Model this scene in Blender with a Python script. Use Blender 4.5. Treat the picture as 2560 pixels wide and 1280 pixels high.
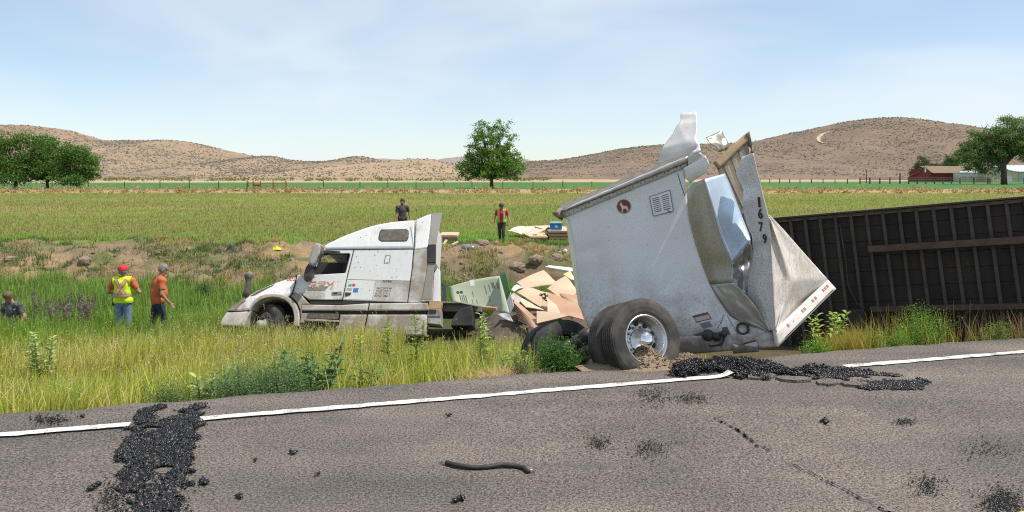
import bpy, bmesh, math, random
import numpy as np
from mathutils import Vector, Matrix

for o in list(bpy.data.objects):
    bpy.data.objects.remove(o)
SC = bpy.context.scene
COL = SC.collection
rng = np.random.default_rng(7)
random.seed(7)

# ------------------------------------------------------------------ camera
F = 1920.0            # focal length in photograph pixels (2560 wide)
CAMZ = 2.3
HV = 440.0            # horizon row
cam_d = bpy.data.cameras.new('camera')
cam = bpy.data.objects.new('camera', cam_d)
COL.objects.link(cam)
cam.location = (0, 0, CAMZ)
cam.rotation_euler = (math.pi / 2, 0, 0)
cam_d.sensor_width = 36.0
cam_d.lens = 36.0 * F / 2560.0
cam_d.shift_y = -(640 - HV) / 2560.0
cam_d.clip_end = 20000
SC.camera = cam

# ------------------------------------------------------------------ sun, sky, exposure
SUN = Vector((0.46, -0.08, 0.885)).normalized()
sl = bpy.data.lights.new('sun', 'SUN')
sl.energy = 5.0
sl.angle = math.radians(0.53)
sl.color = (1.0, 0.955, 0.88)
so = bpy.data.objects.new('sun', sl)
COL.objects.link(so)
so.rotation_euler = (-SUN).to_track_quat('-Z', 'Y').to_euler()

W = bpy.data.worlds.new('World')
SC.world = W
W.use_nodes = True
nt = W.node_tree
nt.nodes.clear()
wo = nt.nodes.new('ShaderNodeOutputWorld')
bg = nt.nodes.new('ShaderNodeBackground')
bg.inputs['Strength'].default_value = 0.142
sky = nt.nodes.new('ShaderNodeTexSky')
sky.sky_type = 'NISHITA'
sky.sun_disc = False
sky.sun_elevation = math.asin(SUN.z)
sky.sun_rotation = math.atan2(SUN.x, SUN.y)
sky.altitude = 800
sky.air_density = 1.0
sky.dust_density = 0.7
sky.ozone_density = 1.4
tc = nt.nodes.new('ShaderNodeTexCoord')
mp = nt.nodes.new('ShaderNodeMapping')
mp.inputs['Scale'].default_value = (1.0, 1.0, 3.2)
mp.inputs['Location'].default_value = (1.2, 8.8, -1.4)
cn = nt.nodes.new('ShaderNodeTexNoise')
cn.inputs['Scale'].default_value = 1.7
cn.inputs['Detail'].default_value = 3
cn.inputs['Roughness'].default_value = 0.5
cn.inputs['Distortion'].default_value = 0.6
cr = nt.nodes.new('ShaderNodeMapRange')
cr.inputs['From Min'].default_value = 0.30
cr.inputs['From Max'].default_value = 0.70
cr.inputs['To Min'].default_value = 0.20
cr.inputs['To Max'].default_value = 0.86
cr.interpolation_type = 'SMOOTHSTEP'
mx = nt.nodes.new('ShaderNodeMix')
mx.data_type = 'RGBA'
mx.inputs[7].default_value = (5.5, 6.0, 6.35, 1)
L = nt.links.new
L(tc.outputs['Generated'], mp.inputs['Vector'])
L(mp.outputs['Vector'], cn.inputs['Vector'])
L(cn.outputs['Fac'], cr.inputs['Value'])
L(cr.outputs['Result'], mx.inputs[0])
L(sky.outputs['Color'], mx.inputs[6])
L(mx.outputs[2], bg.inputs['Color'])
L(bg.outputs['Background'], wo.inputs['Surface'])

SC.cycles.use_denoising = False
SC.cycles.filter_width = 1.15
SC.view_settings.view_transform = 'Standard'
SC.view_settings.look = 'None'
SC.view_settings.exposure = 0.12
SC.view_settings.gamma = 1.0
SC.view_settings.use_curve_mapping = False

# ------------------------------------------------------------------ helpers
def P(u, v, Y):
    """photograph pixel at a given distance -> world point"""
    return Vector(((u - 1280) / F * Y, Y, CAMZ + (HV - v) / F * Y))

def G(u, v, z=0.0):
    """photograph pixel -> point on the level z"""
    Y = (CAMZ - z) * F / (v - HV)
    return Vector(((u - 1280) / F * Y, Y, z))

def link_mesh(name, me, parent=None):
    o = bpy.data.objects.new(name, me)
    COL.objects.link(o)
    if parent is not None:
        o.parent = parent
    return o

def root_matrix(o):
    while o.parent is not None:
        o = o.parent
    return o.matrix_basis.copy()

def make_mesh(name, V, Fc, mat=None, smooth=False, col=None):
    me = bpy.data.meshes.new(name)
    if isinstance(Fc, np.ndarray):
        V = np.asarray(V, dtype=np.float32)
        n, k = Fc.shape
        me.vertices.add(len(V))
        me.vertices.foreach_set('co', V.ravel())
        me.loops.add(n * k)
        me.loops.foreach_set('vertex_index', Fc.astype(np.int32).ravel())
        me.polygons.add(n)
        me.polygons.foreach_set('loop_start', np.arange(0, n * k, k, dtype=np.int32))
        me.polygons.foreach_set('loop_total', np.full(n, k, dtype=np.int32))
        me.update(calc_edges=True)
    else:
        me.from_pydata([tuple(v) for v in V], [], [tuple(f) for f in Fc])
        me.update()
    if col is not None:
        ca = me.color_attributes.new('Col', 'FLOAT_COLOR', 'POINT')
        c4 = np.ones((len(V), 4), dtype=np.float32)
        c4[:, :3] = np.asarray(col)[:, :3]
        ca.data.foreach_set('color', c4.ravel())
    if smooth:
        me.polygons.foreach_set('use_smooth', np.ones(len(me.polygons), dtype=bool))
    if mat is not None:
        me.materials.append(mat)
    return me

def tag(o, label=None, cat=None, group=None, kind=None):
    if label: o['label'] = label
    if cat: o['category'] = cat
    if group: o['group'] = group
    if kind: o['kind'] = kind
    return o

def thing(name, label, cat, loc, group=None, M=None):
    """an Empty at the base of a thing"""
    o = bpy.data.objects.new(name, None)
    COL.objects.link(o)
    o.empty_display_size = 0.2
    o.matrix_basis = M if M is not None else Matrix.Translation(Vector(loc))
    return tag(o, label, cat, group)

def part(name, V, Fc, mat, parent, smooth=False, local=False, col=None):
    """a part; V in world coordinates unless local"""
    if not local:
        Mi = np.array(root_matrix(parent).inverted())
        A = np.array([tuple(v) for v in V], dtype=float) if not isinstance(V, np.ndarray) else V
        V = A @ Mi[:3, :3].T + Mi[:3, 3]
    return link_mesh(name, make_mesh(name, V, Fc, mat, smooth, col), parent)

def single(name, V, Fc, mat, label, cat, loc, group=None, smooth=False, col=None, kind=None):
    """a thing that is one mesh; V in world coordinates"""
    A = np.array([tuple(v) for v in V], dtype=float) if not isinstance(V, np.ndarray) else V
    A = A - np.array(loc, dtype=float)
    o = link_mesh(name, make_mesh(name, A, Fc, mat, smooth, col))
    o.location = Vector(loc)
    return tag(o, label, cat, group, kind)

def struct(name, V, Fc, mat, smooth=False, col=None, parent=None):
    o = link_mesh(name, make_mesh(name, V, Fc, mat, smooth, col), parent)
    if parent is None:
        o['kind'] = 'structure'
    return o

def join(*items):
    """join several (V, F) lists"""
    V, Fc = [], []
    for v, f in items:
        n = len(V)
        V += [tuple(p) for p in v]
        Fc += [tuple(i + n for i in q) for q in f]
    return V, Fc

def box(c, s, R=None):
    """box centred at c with full sizes s, optional 3x3 rotation"""
    V = []
    for x in (-.5, .5):
        for y in (-.5, .5):
            for z in (-.5, .5):
                p = Vector((x * s[0], y * s[1], z * s[2]))
                if R is not None: p = R @ p
                V.append(tuple(Vector(c) + p))
    return V, [(0, 1, 3, 2), (4, 6, 7, 5), (0, 4, 5, 1), (2, 3, 7, 6), (0, 2, 6, 4), (1, 5, 7, 3)]

def bevel_box(c, s, b, R=None):
    bm = bmesh.new()
    bmesh.ops.create_cube(bm, size=1)
    for v in bm.verts: v.co = Vector((v.co.x * s[0], v.co.y * s[1], v.co.z * s[2]))
    bmesh.ops.bevel(bm, geom=bm.edges[:], offset=b, segments=2, affect='EDGES', profile=.5)
    V = []
    for v in bm.verts:
        p = v.co.copy()
        if R is not None: p = R @ p
        V.append(tuple(Vector(c) + p))
    bm.verts.index_update()
    Fc = [tuple(v.index for v in f.verts) for f in bm.faces]
    bm.free()
    return V, Fc

def tube(pts, rads, n=10, cap=True):
    """tube through pts with radius per point"""
    pts = [Vector(p) for p in pts]
    if not hasattr(rads, '__len__'): rads = [rads] * len(pts)
    V, Fc = [], []
    up = Vector((0, 0, 1))
    prev = None
    for i, p in enumerate(pts):
        d = (pts[min(i + 1, len(pts) - 1)] - pts[max(i - 1, 0)]).normalized()
        if prev is None:
            a = d.cross(up)
            if a.length < 1e-3: a = d.cross(Vector((1, 0, 0)))
        else:
            a = prev - d * prev.dot(d)
        a.normalize()
        prev = a
        b = d.cross(a)
        for k in range(n):
            t = 2 * math.pi * k / n
            V.append(tuple(p + (a * math.cos(t) + b * math.sin(t)) * rads[i]))
    for i in range(len(pts) - 1):
        for k in range(n):
            k2 = (k + 1) % n
            Fc.append((i * n + k, i * n + k2, (i + 1) * n + k2, (i + 1) * n + k))
    if cap:
        Fc.append(tuple(range(n - 1, -1, -1)))
        m = (len(pts) - 1) * n
        Fc.append(tuple(m + k for k in range(n)))
    return V, Fc

def lathe(profile, axis, centre, n=40, close=False):
    """profile: (offset along axis, radius)"""
    ax = Vector(axis).normalized()
    a = ax.cross(Vector((0, 0, 1))).normalized()
    b = ax.cross(a)
    V, Fc = [], []
    for (s, r) in profile:
        for k in range(n):
            t = 2 * math.pi * k / n
            V.append(tuple(Vector(centre) + ax * s + (a * math.cos(t) + b * math.sin(t)) * r))
    m = len(profile)
    for i in range(m if close else m - 1):
        j = (i + 1) % m
        for k in range(n):
            k2 = (k + 1) % n
            Fc.append((i * n + k, i * n + k2, j * n + k2, j * n + k))
    return V, Fc

def offset_poly(pts, d):
    """inset a 2D polygon by d (towards its inside)"""
    n = len(pts)
    area = sum(pts[i][0] * pts[(i + 1) % n][1] - pts[(i + 1) % n][0] * pts[i][1] for i in range(n))
    sgn = 1 if area > 0 else -1
    out = []
    for i in range(n):
        p0, p1, p2 = Vector(pts[i - 1]), Vector(pts[i]), Vector(pts[(i + 1) % n])
        e1, e2 = (p1 - p0), (p2 - p1)
        if e1.length < 1e-9 or e2.length < 1e-9:
            out.append(tuple(p1)); continue
        n1 = Vector((-e1.y, e1.x)).normalized() * sgn
        n2 = Vector((-e2.y, e2.x)).normalized() * sgn
        m = n1 + n2
        if m.length < 1e-6: m = n1
        m.normalize()
        k = d / max(.45, m.dot(n1))
        out.append(tuple(p1 + m * k))
    return out

def slab2(poly, y0, y1, b=0.0, yfun=None):
    """2D polygon (x, z) extruded along local y from y0 to y1 with rounded rims"""
    rings = []
    if b > 0:
        ins = offset_poly(poly, b)
        ins2 = offset_poly(poly, b * .3)
        seq = [(ins, y0), (ins2, y0 + b * .3), (poly, y0 + b), (poly, y1 - b), (ins2, y1 - b * .3), (ins, y1)]
    else:
        seq = [(poly, y0), (poly, y1)]
    n = len(poly)
    V, Fc = [], []
    for pl, y in seq:
        for (x, z) in pl:
            yy = y
            if yfun is not None:
                yy = yfun(x, y, z)
            V.append((x, yy, z))
    for i in range(len(seq) - 1):
        for k in range(n):
            k2 = (k + 1) % n
            Fc.append((i * n + k, i * n + k2, (i + 1) * n + k2, (i + 1) * n + k))
    Fc.append(tuple(range(n)))
    m = (len(seq) - 1) * n
    Fc.append(tuple(m + k for k in range(n - 1, -1, -1)))
    return V, Fc

def resample(pts, n):
    A = np.array(pts, dtype=float)
    d = np.r_[0, np.cumsum(np.linalg.norm(np.diff(A[:, :2], axis=0), axis=1))]
    t = np.linspace(0, d[-1], n)
    return np.stack([np.interp(t, d, A[:, k]) for k in range(A.shape[1])], 1)

# value noise ------------------------------------------------------
def _hash(ix, iy, seed):
    h = (ix.astype(np.int64) * 374761393 + iy.astype(np.int64) * 668265263 + seed * 974634777) & 0xffffffff
    h = ((h ^ (h >> 13)) * 1274126177) & 0xffffffff
    return ((h ^ (h >> 16)) & 0xffffff) / float(0xffffff)

def vnoise(x, y, seed=0):
    x = np.asarray(x, float); y = np.asarray(y, float)
    ix, iy = np.floor(x), np.floor(y)
    fx, fy = x - ix, y - iy
    fx = fx * fx * (3 - 2 * fx); fy = fy * fy * (3 - 2 * fy)
    a, b = _hash(ix, iy, seed), _hash(ix + 1, iy, seed)
    c, d = _hash(ix, iy + 1, seed), _hash(ix + 1, iy + 1, seed)
    return (a + (b - a) * fx) * (1 - fy) + (c + (d - c) * fx) * fy

def fbm(x, y, seed=0, oct=4):
    s, a, t = 0, .5, 0
    for i in range(oct):
        s = s + a * vnoise(np.asarray(x) * 2 ** i, np.asarray(y) * 2 ** i, seed + i * 17)
        t += a; a *= .5
    return s / t

def sstep(a, b, x):
    t = np.clip((np.asarray(x, float) - a) / (b - a), 0, 1)
    return t * t * (3 - 2 * t)

# materials --------------------------------------------------------
def new_mat(name):
    m = bpy.data.materials.new(name)
    m.use_nodes = True
    t = m.node_tree
    return m, t, t.nodes['Principled BSDF'], t.nodes['Material Output']

def node(t, typ, **kw):
    n = t.nodes.new(typ)
    for k, v in kw.items():
        if hasattr(n, k): setattr(n, k, v)
        else: n.inputs[k].default_value = v
    return n

def c4(c): return (c[0], c[1], c[2], 1)

def mixc(t, fac, a, b, blend='MIX'):
    n = t.nodes.new('ShaderNodeMix')
    n.data_type = 'RGBA'
    n.blend_type = blend
    for s, val in ((0, fac), (6, a), (7, b)):
        if hasattr(val, 'is_linked') or hasattr(val, 'links'):
            t.links.new(val, n.inputs[s])
        else:
            n.inputs[s].default_value = val if s == 0 else c4(val)
    return n.outputs[2]

def ramp(t, val, a, b, lo=0., hi=1.):
    n = t.nodes.new('ShaderNodeMapRange')
    n.inputs['From Min'].default_value = a
    n.inputs['From Max'].default_value = b
    n.inputs['To Min'].default_value = lo
    n.inputs['To Max'].default_value = hi
    t.links.new(val, n.inputs['Value'])
    return n.outputs['Result']

def noise(t, scale, detail=4, rough=.55, coords='Object', stretch=None, dist=0.):
    tcn = t.nodes.new('ShaderNodeTexCoord')
    n = t.nodes.new('ShaderNodeTexNoise')
    n.inputs['Scale'].default_value = scale
    n.inputs['Detail'].default_value = detail
    n.inputs['Roughness'].default_value = rough
    n.inputs['Distortion'].default_value = dist
    if stretch:
        m = t.nodes.new('ShaderNodeMapping')
        m.inputs['Scale'].default_value = stretch
        t.links.new(tcn.outputs[coords], m.inputs['Vector'])
        t.links.new(m.outputs['Vector'], n.inputs['Vector'])
    else:
        t.links.new(tcn.outputs[coords], n.inputs['Vector'])
    return n.outputs['Fac']

def bump(t, bsdf, h, strength=.3, dist=.02):
    n = t.nodes.new('ShaderNodeBump')
    n.inputs['Strength'].default_value = strength
    n.inputs['Distance'].default_value = dist
    t.links.new(h, n.inputs['Height'])
    t.links.new(n.outputs['Normal'], bsdf.inputs['Normal'])

def mat(name, c1, c2=None, scale=4, rough=.6, metal=0., bstr=0., bscale=40, lo=.35, hi=.65, detail=5, stretch=None, spec=.5, bdist=.01):
    m, t, b, o = new_mat(name)
    if c2 is None:
        c2 = tuple(x * .8 for x in c1)
    f = ramp(t, noise(t, scale, detail, stretch=stretch), lo, hi)
    t.links.new(mixc(t, f, c1, c2), b.inputs['Base Color'])
    b.inputs['Roughness'].default_value = rough
    b.inputs['Metallic'].default_value = metal
    b.inputs['Specular IOR Level'].default_value = spec
    if bstr > 0:
        bump(t, b, noise(t, bscale, 4), bstr, bdist)
    return m

def leaf_mat(name, rough=.55, transl=.35, tint=(1.15, 1.2, .6)):
    """foliage: colour per leaf from the Col attribute, some light through the leaf"""
    m, t, b, o = new_mat(name)
    a = node(t, 'ShaderNodeAttribute', attribute_name='Col')
    L2 = t.links.new
    L2(a.outputs['Color'], b.inputs['Base Color'])
    b.inputs['Roughness'].default_value = rough
    b.inputs['Specular IOR Level'].default_value = .3
    tr = node(t, 'ShaderNodeBsdfTranslucent')
    mu = mixc(t, 1.0, a.outputs['Color'], tint, 'MULTIPLY')
    L2(mu, tr.inputs['Color'])
    ms = node(t, 'ShaderNodeMixShader')
    ms.inputs[0].default_value = transl
    L2(b.outputs[0], ms.inputs[1]); L2(tr.outputs[0], ms.inputs[2])
    L2(ms.outputs[0], o.inputs['Surface'])
    return m

def muddy(name, paint, mud=(.30, .24, .18), lo=.45, hi=.62, rough=.35, metal=0., speck=True, scale=1.6, zgrad=None):
    """painted metal with dried mud patches and spatter; zgrad=(z_clean, z_dirty) in object space"""
    m, t, b, o = new_mat(name)
    L2 = t.links.new
    n1 = noise(t, scale, 8, .65, dist=.4)
    if zgrad is not None:
        tcn = t.nodes.new('ShaderNodeTexCoord')
        sp = t.nodes.new('ShaderNodeSeparateXYZ')
        L2(tcn.outputs['Object'], sp.inputs[0])
        zz = ramp(t, sp.outputs['Z'], zgrad[0], zgrad[1], -.22, .24)
        ad = node(t, 'ShaderNodeMath', operation='ADD')
        L2(n1, ad.inputs[0]); L2(zz, ad.inputs[1])
        n1 = ad.outputs[0]
    f = ramp(t, n1, lo, hi)
    film = noise(t, 5, 6, .7, stretch=(1, 1, .35))
    base = mixc(t, ramp(t, film, .35, .75, 0, .42), paint, tuple(.55 * a + .45 * c for a, c in zip(paint, mud)))
    mudc = mixc(t, noise(t, 14, 6, .7), mud, tuple(x * .55 for x in mud))
    col = mixc(t, f, base, mudc)
    if speck:
        vo = node(t, 'ShaderNodeTexVoronoi')
        vo.inputs['Scale'].default_value = 16
        tcn = t.nodes.new('ShaderNodeTexCoord')
        L2(tcn.outputs['Object'], vo.inputs['Vector'])
        sp2 = node(t, 'ShaderNodeSeparateColor')
        L2(vo.outputs['Color'], sp2.inputs[0])
        th = node(t, 'ShaderNodeMath', operation='MULTIPLY')
        th.inputs[1].default_value = .26
        L2(sp2.outputs[0], th.inputs[0])
        lt = node(t, 'ShaderNodeMath', operation='LESS_THAN')
        L2(vo.outputs['Distance'], lt.inputs[0]); L2(th.outputs[0], lt.inputs[1])
        gt = node(t, 'ShaderNodeMath', operation='GREATER_THAN')
        gt.inputs[1].default_value = .72
        L2(sp2.outputs[1], gt.inputs[0])
        mm = node(t, 'ShaderNodeMath', operation='MULTIPLY')
        L2(lt.outputs[0], mm.inputs[0]); L2(gt.outputs[0], mm.inputs[1])
        col = mixc(t, mm.outputs[0], col, tuple(x * .6 for x in mud))
    L2(col, b.inputs['Base Color'])
    L2(ramp(t, f, 0, 1, rough, .9), b.inputs['Roughness'])
    b.inputs['Metallic'].default_value = metal
    bump(t, b, n1, .25, .01)
    return m

# text -------------------------------------------------------------
def text2d(s, bold=0.0, space=1.0):
    """2D outline mesh of a string, normalised so that its height is 1: (verts2d, faces, width)"""
    cu = bpy.data.curves.new('txt', 'FONT')
    cu.body = s
    cu.size = 1.0
    cu.offset = bold
    cu.space_character = space
    cu.resolution_u = 3
    ob = bpy.data.objects.new('txt', cu)
    COL.objects.link(ob)
    dg = bpy.context.evaluated_depsgraph_get()
    me = bpy.data.meshes.new_from_object(ob.evaluated_get(dg))
    V = np.array([v.co[:2] for v in me.vertices])
    Fc = [tuple(p.vertices) for p in me.polygons]
    bpy.data.objects.remove(ob)
    bpy.data.curves.remove(cu)
    bpy.data.meshes.remove(me)
    lo, hi = V.min(0), V.max(0)
    h = hi[1] - lo[1]
    return (V - lo) / h, Fc, (hi[0] - lo[0]) / h

def ground_hit(u, v, y0=9.0, y1=120.0):
    # the point of the terrain seen at a pixel
    Y = y0
    while Y < y1:
        p = P(u, v, Y)
        if p.z <= hz(p.x, p.y): return p
        Y += .05
    return P(u, v, y1)

def in_poly(x, y, poly):
    x = np.asarray(x); y = np.asarray(y)
    c = np.zeros(x.shape, bool)
    n = len(poly)
    for i in range(n):
        x1, y1 = poly[i][0], poly[i][1]
        x2, y2 = poly[i - 1][0], poly[i - 1][1]
        cond = ((y1 > y) != (y2 > y))
        with np.errstate(divide='ignore', invalid='ignore'):
            xi = (x2 - x1) * (y - y1) / (y2 - y1 + 1e-12) + x1
        c ^= cond & (x < xi)
    return c
# ================================================================== the land
RA = math.atan2(3.2, 11.17)          # the road's direction
RD = np.array([math.cos(RA), math.sin(RA)])
RN = np.array([-math.sin(RA), math.cos(RA)])
RO = np.array([0.0, 8.92])           # a point on the asphalt's far edge

def road_st(x, y):
    dx, dy = np.asarray(x) - RO[0], np.asarray(y) - RO[1]
    return dx * RD[0] + dy * RD[1], dx * RN[0] + dy * RN[1]

def road_xy(s, t):
    return RO[0] + s * RD[0] + t * RN[0], RO[1] + s * RD[1] + t * RN[1]

def height(x, y):
    x = np.asarray(x, float); y = np.asarray(y, float)
    s, t = road_st(x, y)
    h1 = np.interp(t, [-12.5, -11.5, -9.6, -9.2, -.25, -.05, .3, 2, 5, 11, 14], [-1.0, -.8, -.3, -.3, -.3, -.2, -.22, -.78, -1.22, -1.62, -1.72])
    wob = (fbm(x / 7., y * .0 + 3.1, 5, 3) - .5) * 3.0
    yb = 27.0 + wob
    ytop = 33.2 + wob * .7
    h2 = -1.72 + 1.04 * sstep(0, 1, (y - yb) / (ytop - yb))
    h = np.maximum(h1, np.where(t > -3, h2, -9))
    near = sstep(1.0, 4.0, t) * (1 - sstep(60, 90, y))
    h = h + near * (fbm(x / 1.7, y / 1.7, 11, 4) - .5) * .16
    bankm = sstep(yb - 1.5, yb + 1, y) * (1 - sstep(ytop, ytop + 3, y)) * (t > 3)
    cl = fbm(x / .9, y / .9, 21, 4)
    h = h + bankm * (np.abs(cl - .5) * 2.2 - .35) * .55
    # broken cut in the bank behind the cargo
    cut = np.exp(-((x - 1.3) / 2.2) ** 2 - ((y - 28.6) / 1.3) ** 2)
    h = h - cut * 1.0
    far = sstep(60, 160, y)
    h = h + far * (fbm(x / 60., y / 60., 31, 3) - .5) * .25
    return h

def hz(x, y): return float(height(np.array([x]), np.array([y]))[0])

def graded(a, b, step, grow, end):
    out = list(np.arange(a, b, step))
    s, v = step, b
    while v < end:
        out.append(v); s *= grow; v += s
    out.append(end)
    return out
xs_r = graded(0, 40, .32, 1.16, 5200)
XS = np.array([-v for v in xs_r[::-1]][:-1] + xs_r)
YS = np.array([-400, -220, -120, -70, -40, -25, -15, -9, -6, -4, -2, 0, 1.5, 3, 4, 5, 5.6] + graded(6, 44, .2, 1.045, 5200))
gx, gy = np.meshgrid(XS, YS)
gz = height(gx, gy)
nx, ny = len(XS), len(YS)
V = np.stack([gx.ravel(), gy.ravel(), gz.ravel()], 1)
ii = np.arange(ny - 1)[:, None] * nx + np.arange(nx - 1)[None, :]
Fg = np.stack([ii, ii + 1, ii + nx + 1, ii + nx], -1).reshape(-1, 4)
# surface colours: soil, sward, dry strip; shade painted in by cargo and wreck
x, y = V[:, 0], V[:, 1]
s_, t_ = road_st(x, y)
def C(r, g, b): return np.array([r, g, b])
col = np.tile(C(.17, .20, .05), (len(V), 1))                       # pasture
n1 = fbm(x / 9, y / 9, 41, 4); n2 = fbm(x / 2.2, y / 2.2, 43, 4); n3 = fbm(x / 45, y / 12, 47, 4)
def mixm(m, c): 
    global col
    m = np.clip(m, 0, 1)[:, None]
    col = col * (1 - m) + c * m
mixm(sstep(.42, .62, n3) * .85, C(.27, .225, .095))                  # olive, reddish seed heads
mixm(sstep(.55, .7, n1) * .6, C(.13, .22, .04))
wobx = (fbm(x / 7., y * 0 + 3.1, 5, 3) - .5) * 3.0
yb = 27.0 + wobx; yt = 33.2 + wobx * .7
mixm(sstep(yt + .5, yt + 1.5, y) * (1 - sstep(yt + 5, yt + 7, y)) * .7, C(.12, .27, .03))   # lush edge
bank = sstep(yb - .6, yb + .6, y) * (1 - sstep(yt + .3, yt + 1.4, y))
mixm(bank, C(.27, .20, .135))
mixm(bank * sstep(.5, .6, n2) * .7, C(.37, .265, .14))
mixm(bank * sstep(.55, .62, fbm(x / 1.3, y / 1.3, 53, 4)) * .85, C(.13, .16, .06))
darksoil = np.exp(-((x - 1.3) / 2.6) ** 2 - ((y - 28.6) / 1.6) ** 2)
mixm(darksoil * 1.2, C(.12, .088, .068))
ditch = sstep(6, 10, t_) * (1 - sstep(yb - 1.2, yb + .2, y))
mixm(ditch, C(.07, .12, .03))
mixm(np.exp(-((x - .2) / 2.0) ** 4 - ((y - 17.6) / 3.6) ** 4) * 1.2, C(.12, .09, .06))  # bare soil around the cargo, darkened to carry the shade there
verge = (t_ < 8) & (t_ > -.5) & (y < 60)
mixm(verge * (1 - sstep(5, 9, t_)), C(.22, .20, .07))
mixm((t_ < .35) & (t_ > -1.2), C(.27, .21, .15))
dry = sstep(128, 134, y + 26 * (n1 - .5)) * (1 - sstep(168, 178, y + 22 * (n1 - .5)))
mixm(dry, C(.40, .27, .15))
mixm(dry * sstep(.5, .62, fbm(x / 12, y / 5, 61, 4)) * .7, C(.25, .24, .10))
lft = 1 - sstep(120, 220, x - (y - 180) * .0)
mixm(sstep(172, 180, y) * (1 - sstep(330, 420, y - .15 * x)), C(.065, .165, .05))           # lucerne
mixm(sstep(330, 420, y - .15 * x), C(.43, .31, .20))
mixm(((t_ < -9) & (y < 60)), C(.22, .20, .09))

mixm(((x > .3) & (t_ > -.3) & (t_ < 8) & (y < 40)) * .85, C(.13, .10, .065))  # bare soil under the wreck and floor, their shade mixed into its colour
m, t, b, o = new_mat('ground_sward')
a = node(t, 'ShaderNodeAttribute', attribute_name='Col')
f1 = noise(t, 3.0, 8, .7)
f2 = noise(t, 30.0, 4, .7)
c1 = mixc(t, 1.0, a.outputs['Color'], mixc(t, ramp(t, f1, .3, .7), (.72, .72, .72), (1.25, 1.22, 1.15)), 'MULTIPLY')
c2 = mixc(t, 1.0, c1, mixc(t, ramp(t, f2, .3, .7), (.75, .76, .75), (1.22, 1.2, 1.2)), 'MULTIPLY')
t.links.new(c2, b.inputs['Base Color'])
b.inputs['Roughness'].default_value = .95
b.inputs['Specular IOR Level'].default_value = .1
bump(t, b, noise(t, 9, 8, .75), .9, .12)
GROUND_MAT = m
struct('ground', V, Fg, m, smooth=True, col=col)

# ------------------------------------------------------------------ hills
def hill_mat(name, soil, soil2, bush, dens, size):
    m, t, b, o = new_mat(name)
    L2 = t.links.new
    tcn = node(t, 'ShaderNodeTexCoord')
    def dots(sc, thr, lo, hi, dscale):
        vo = node(t, 'ShaderNodeTexVoronoi')
        vo.inputs['Scale'].default_value = sc
        L2(tcn.outputs['Object'], vo.inputs['Vector'])
        n = noise(t, dscale, 5, .6)
        th = ramp(t, n, lo, hi, 0, thr)
        lt = node(t, 'ShaderNodeMath', operation='LESS_THAN')
        L2(vo.outputs['Distance'], lt.inputs[0]); L2(th, lt.inputs[1])
        return lt.outputs[0]
    base = mixc(t, ramp(t, noise(t, .012, 8, .65), .38, .62), soil, soil2)
    base = mixc(t, ramp(t, noise(t, .25, 6, .7), .3, .8, 0, .5), base, tuple(x * .62 for x in soil))
    d1 = dots(size, dens, .34, .62, .02)
    d2 = dots(size * 2.1, dens * .85, .30, .6, .035)
    cb = mixc(t, noise(t, .3, 3), bush, tuple(x * 1.5 for x in bush))
    base = mixc(t, d2, base, cb)
    base = mixc(t, d1, base, bush)
    L2(base, b.inputs['Base Color'])
    b.inputs['Roughness'].default_value = 1.0
    b.inputs['Specular IOR Level'].default_value = .05
    return m
HM_TAN = hill_mat('hill_tan', (.31, .22, .15), (.26, .185, .13), (.16, .13, .10), .50, .16)
HM_MID = hill_mat('hill_mid', (.33, .24, .165), (.275, .205, .14), (.14, .12, .095), .50, .15)
HM_LOW = hill_mat('hill_low', (.37, .265, .175), (.31, .235, .155), (.15, .135, .10), .38, .13)
HM_RED = hill_mat('hill_brown', (.245, .175, .125), (.205, .15, .11), (.12, .10, .08), .56, .17)
HM_FAR = hill_mat('hill_far', (.30, .25, .22), (.27, .23, .21), (.18, .17, .16), .4, .08)

def hill(name, sky, Yr, Wf, Wb, mt, seed, rough=.10, nxg=260, nyg=70, base=-1.5, power=1.25):
    A = np.array(sky, float)
    X = (A[:, 0] - 1280) / F * Yr
    Z = CAMZ + (HV - A[:, 1]) / F * Yr
    xs = np.linspace(X[0], X[-1], nxg)
    zi = np.interp(xs, X, Z)
    k = max(3, nxg // 60)
    ker = np.hanning(2 * k + 1); ker /= ker.sum()
    zi = np.convolve(np.pad(zi, k, mode='edge'), ker, mode='valid')
    q = np.linspace(-1, 1, nyg)
    ys = np.where(q < 0, Yr + q * Wf, Yr + q * Wb)
    gx, gy = np.meshgrid(xs, ys)
    fq = np.abs(np.meshgrid(xs, q)[1])
    fr = np.sqrt(fq * fq + .0016) - .04
    gq = np.clip(1 - fr / .96, 0, 1) ** 1.12
    sp = Wf * .16
    nz = fbm(gx / sp + .35 * gy / sp, gy / (sp * 2.2), seed, 5) - .5
    rd = np.abs(fbm(gx / (sp * .9) - .3 * gy / sp, gy / (sp * 3.2), seed + 5, 4) - .5)
    h = (zi[None, :] - base)
    gz = base + h * gq + h * (nz * rough * 3.2 - rd * rough * 2.2 + rough * .35) * np.clip(4 * gq * (1 - gq) + .10, 0, 1) * np.where(np.meshgrid(xs, q)[1] > 0, -.15, 1.0)
    V = np.stack([gx.ravel(), gy.ravel(), gz.ravel()], 1)
    ii = np.arange(nyg - 1)[:, None] * nxg + np.arange(nxg - 1)[None, :]
    Fg = np.stack([ii, ii + 1, ii + nxg + 1, ii + nxg], -1).reshape(-1, 4)
    HILLS.append((gx, gy, gz, mt))
    return struct(name, V, Fg, mt, smooth=True)
HILLS = []

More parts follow.
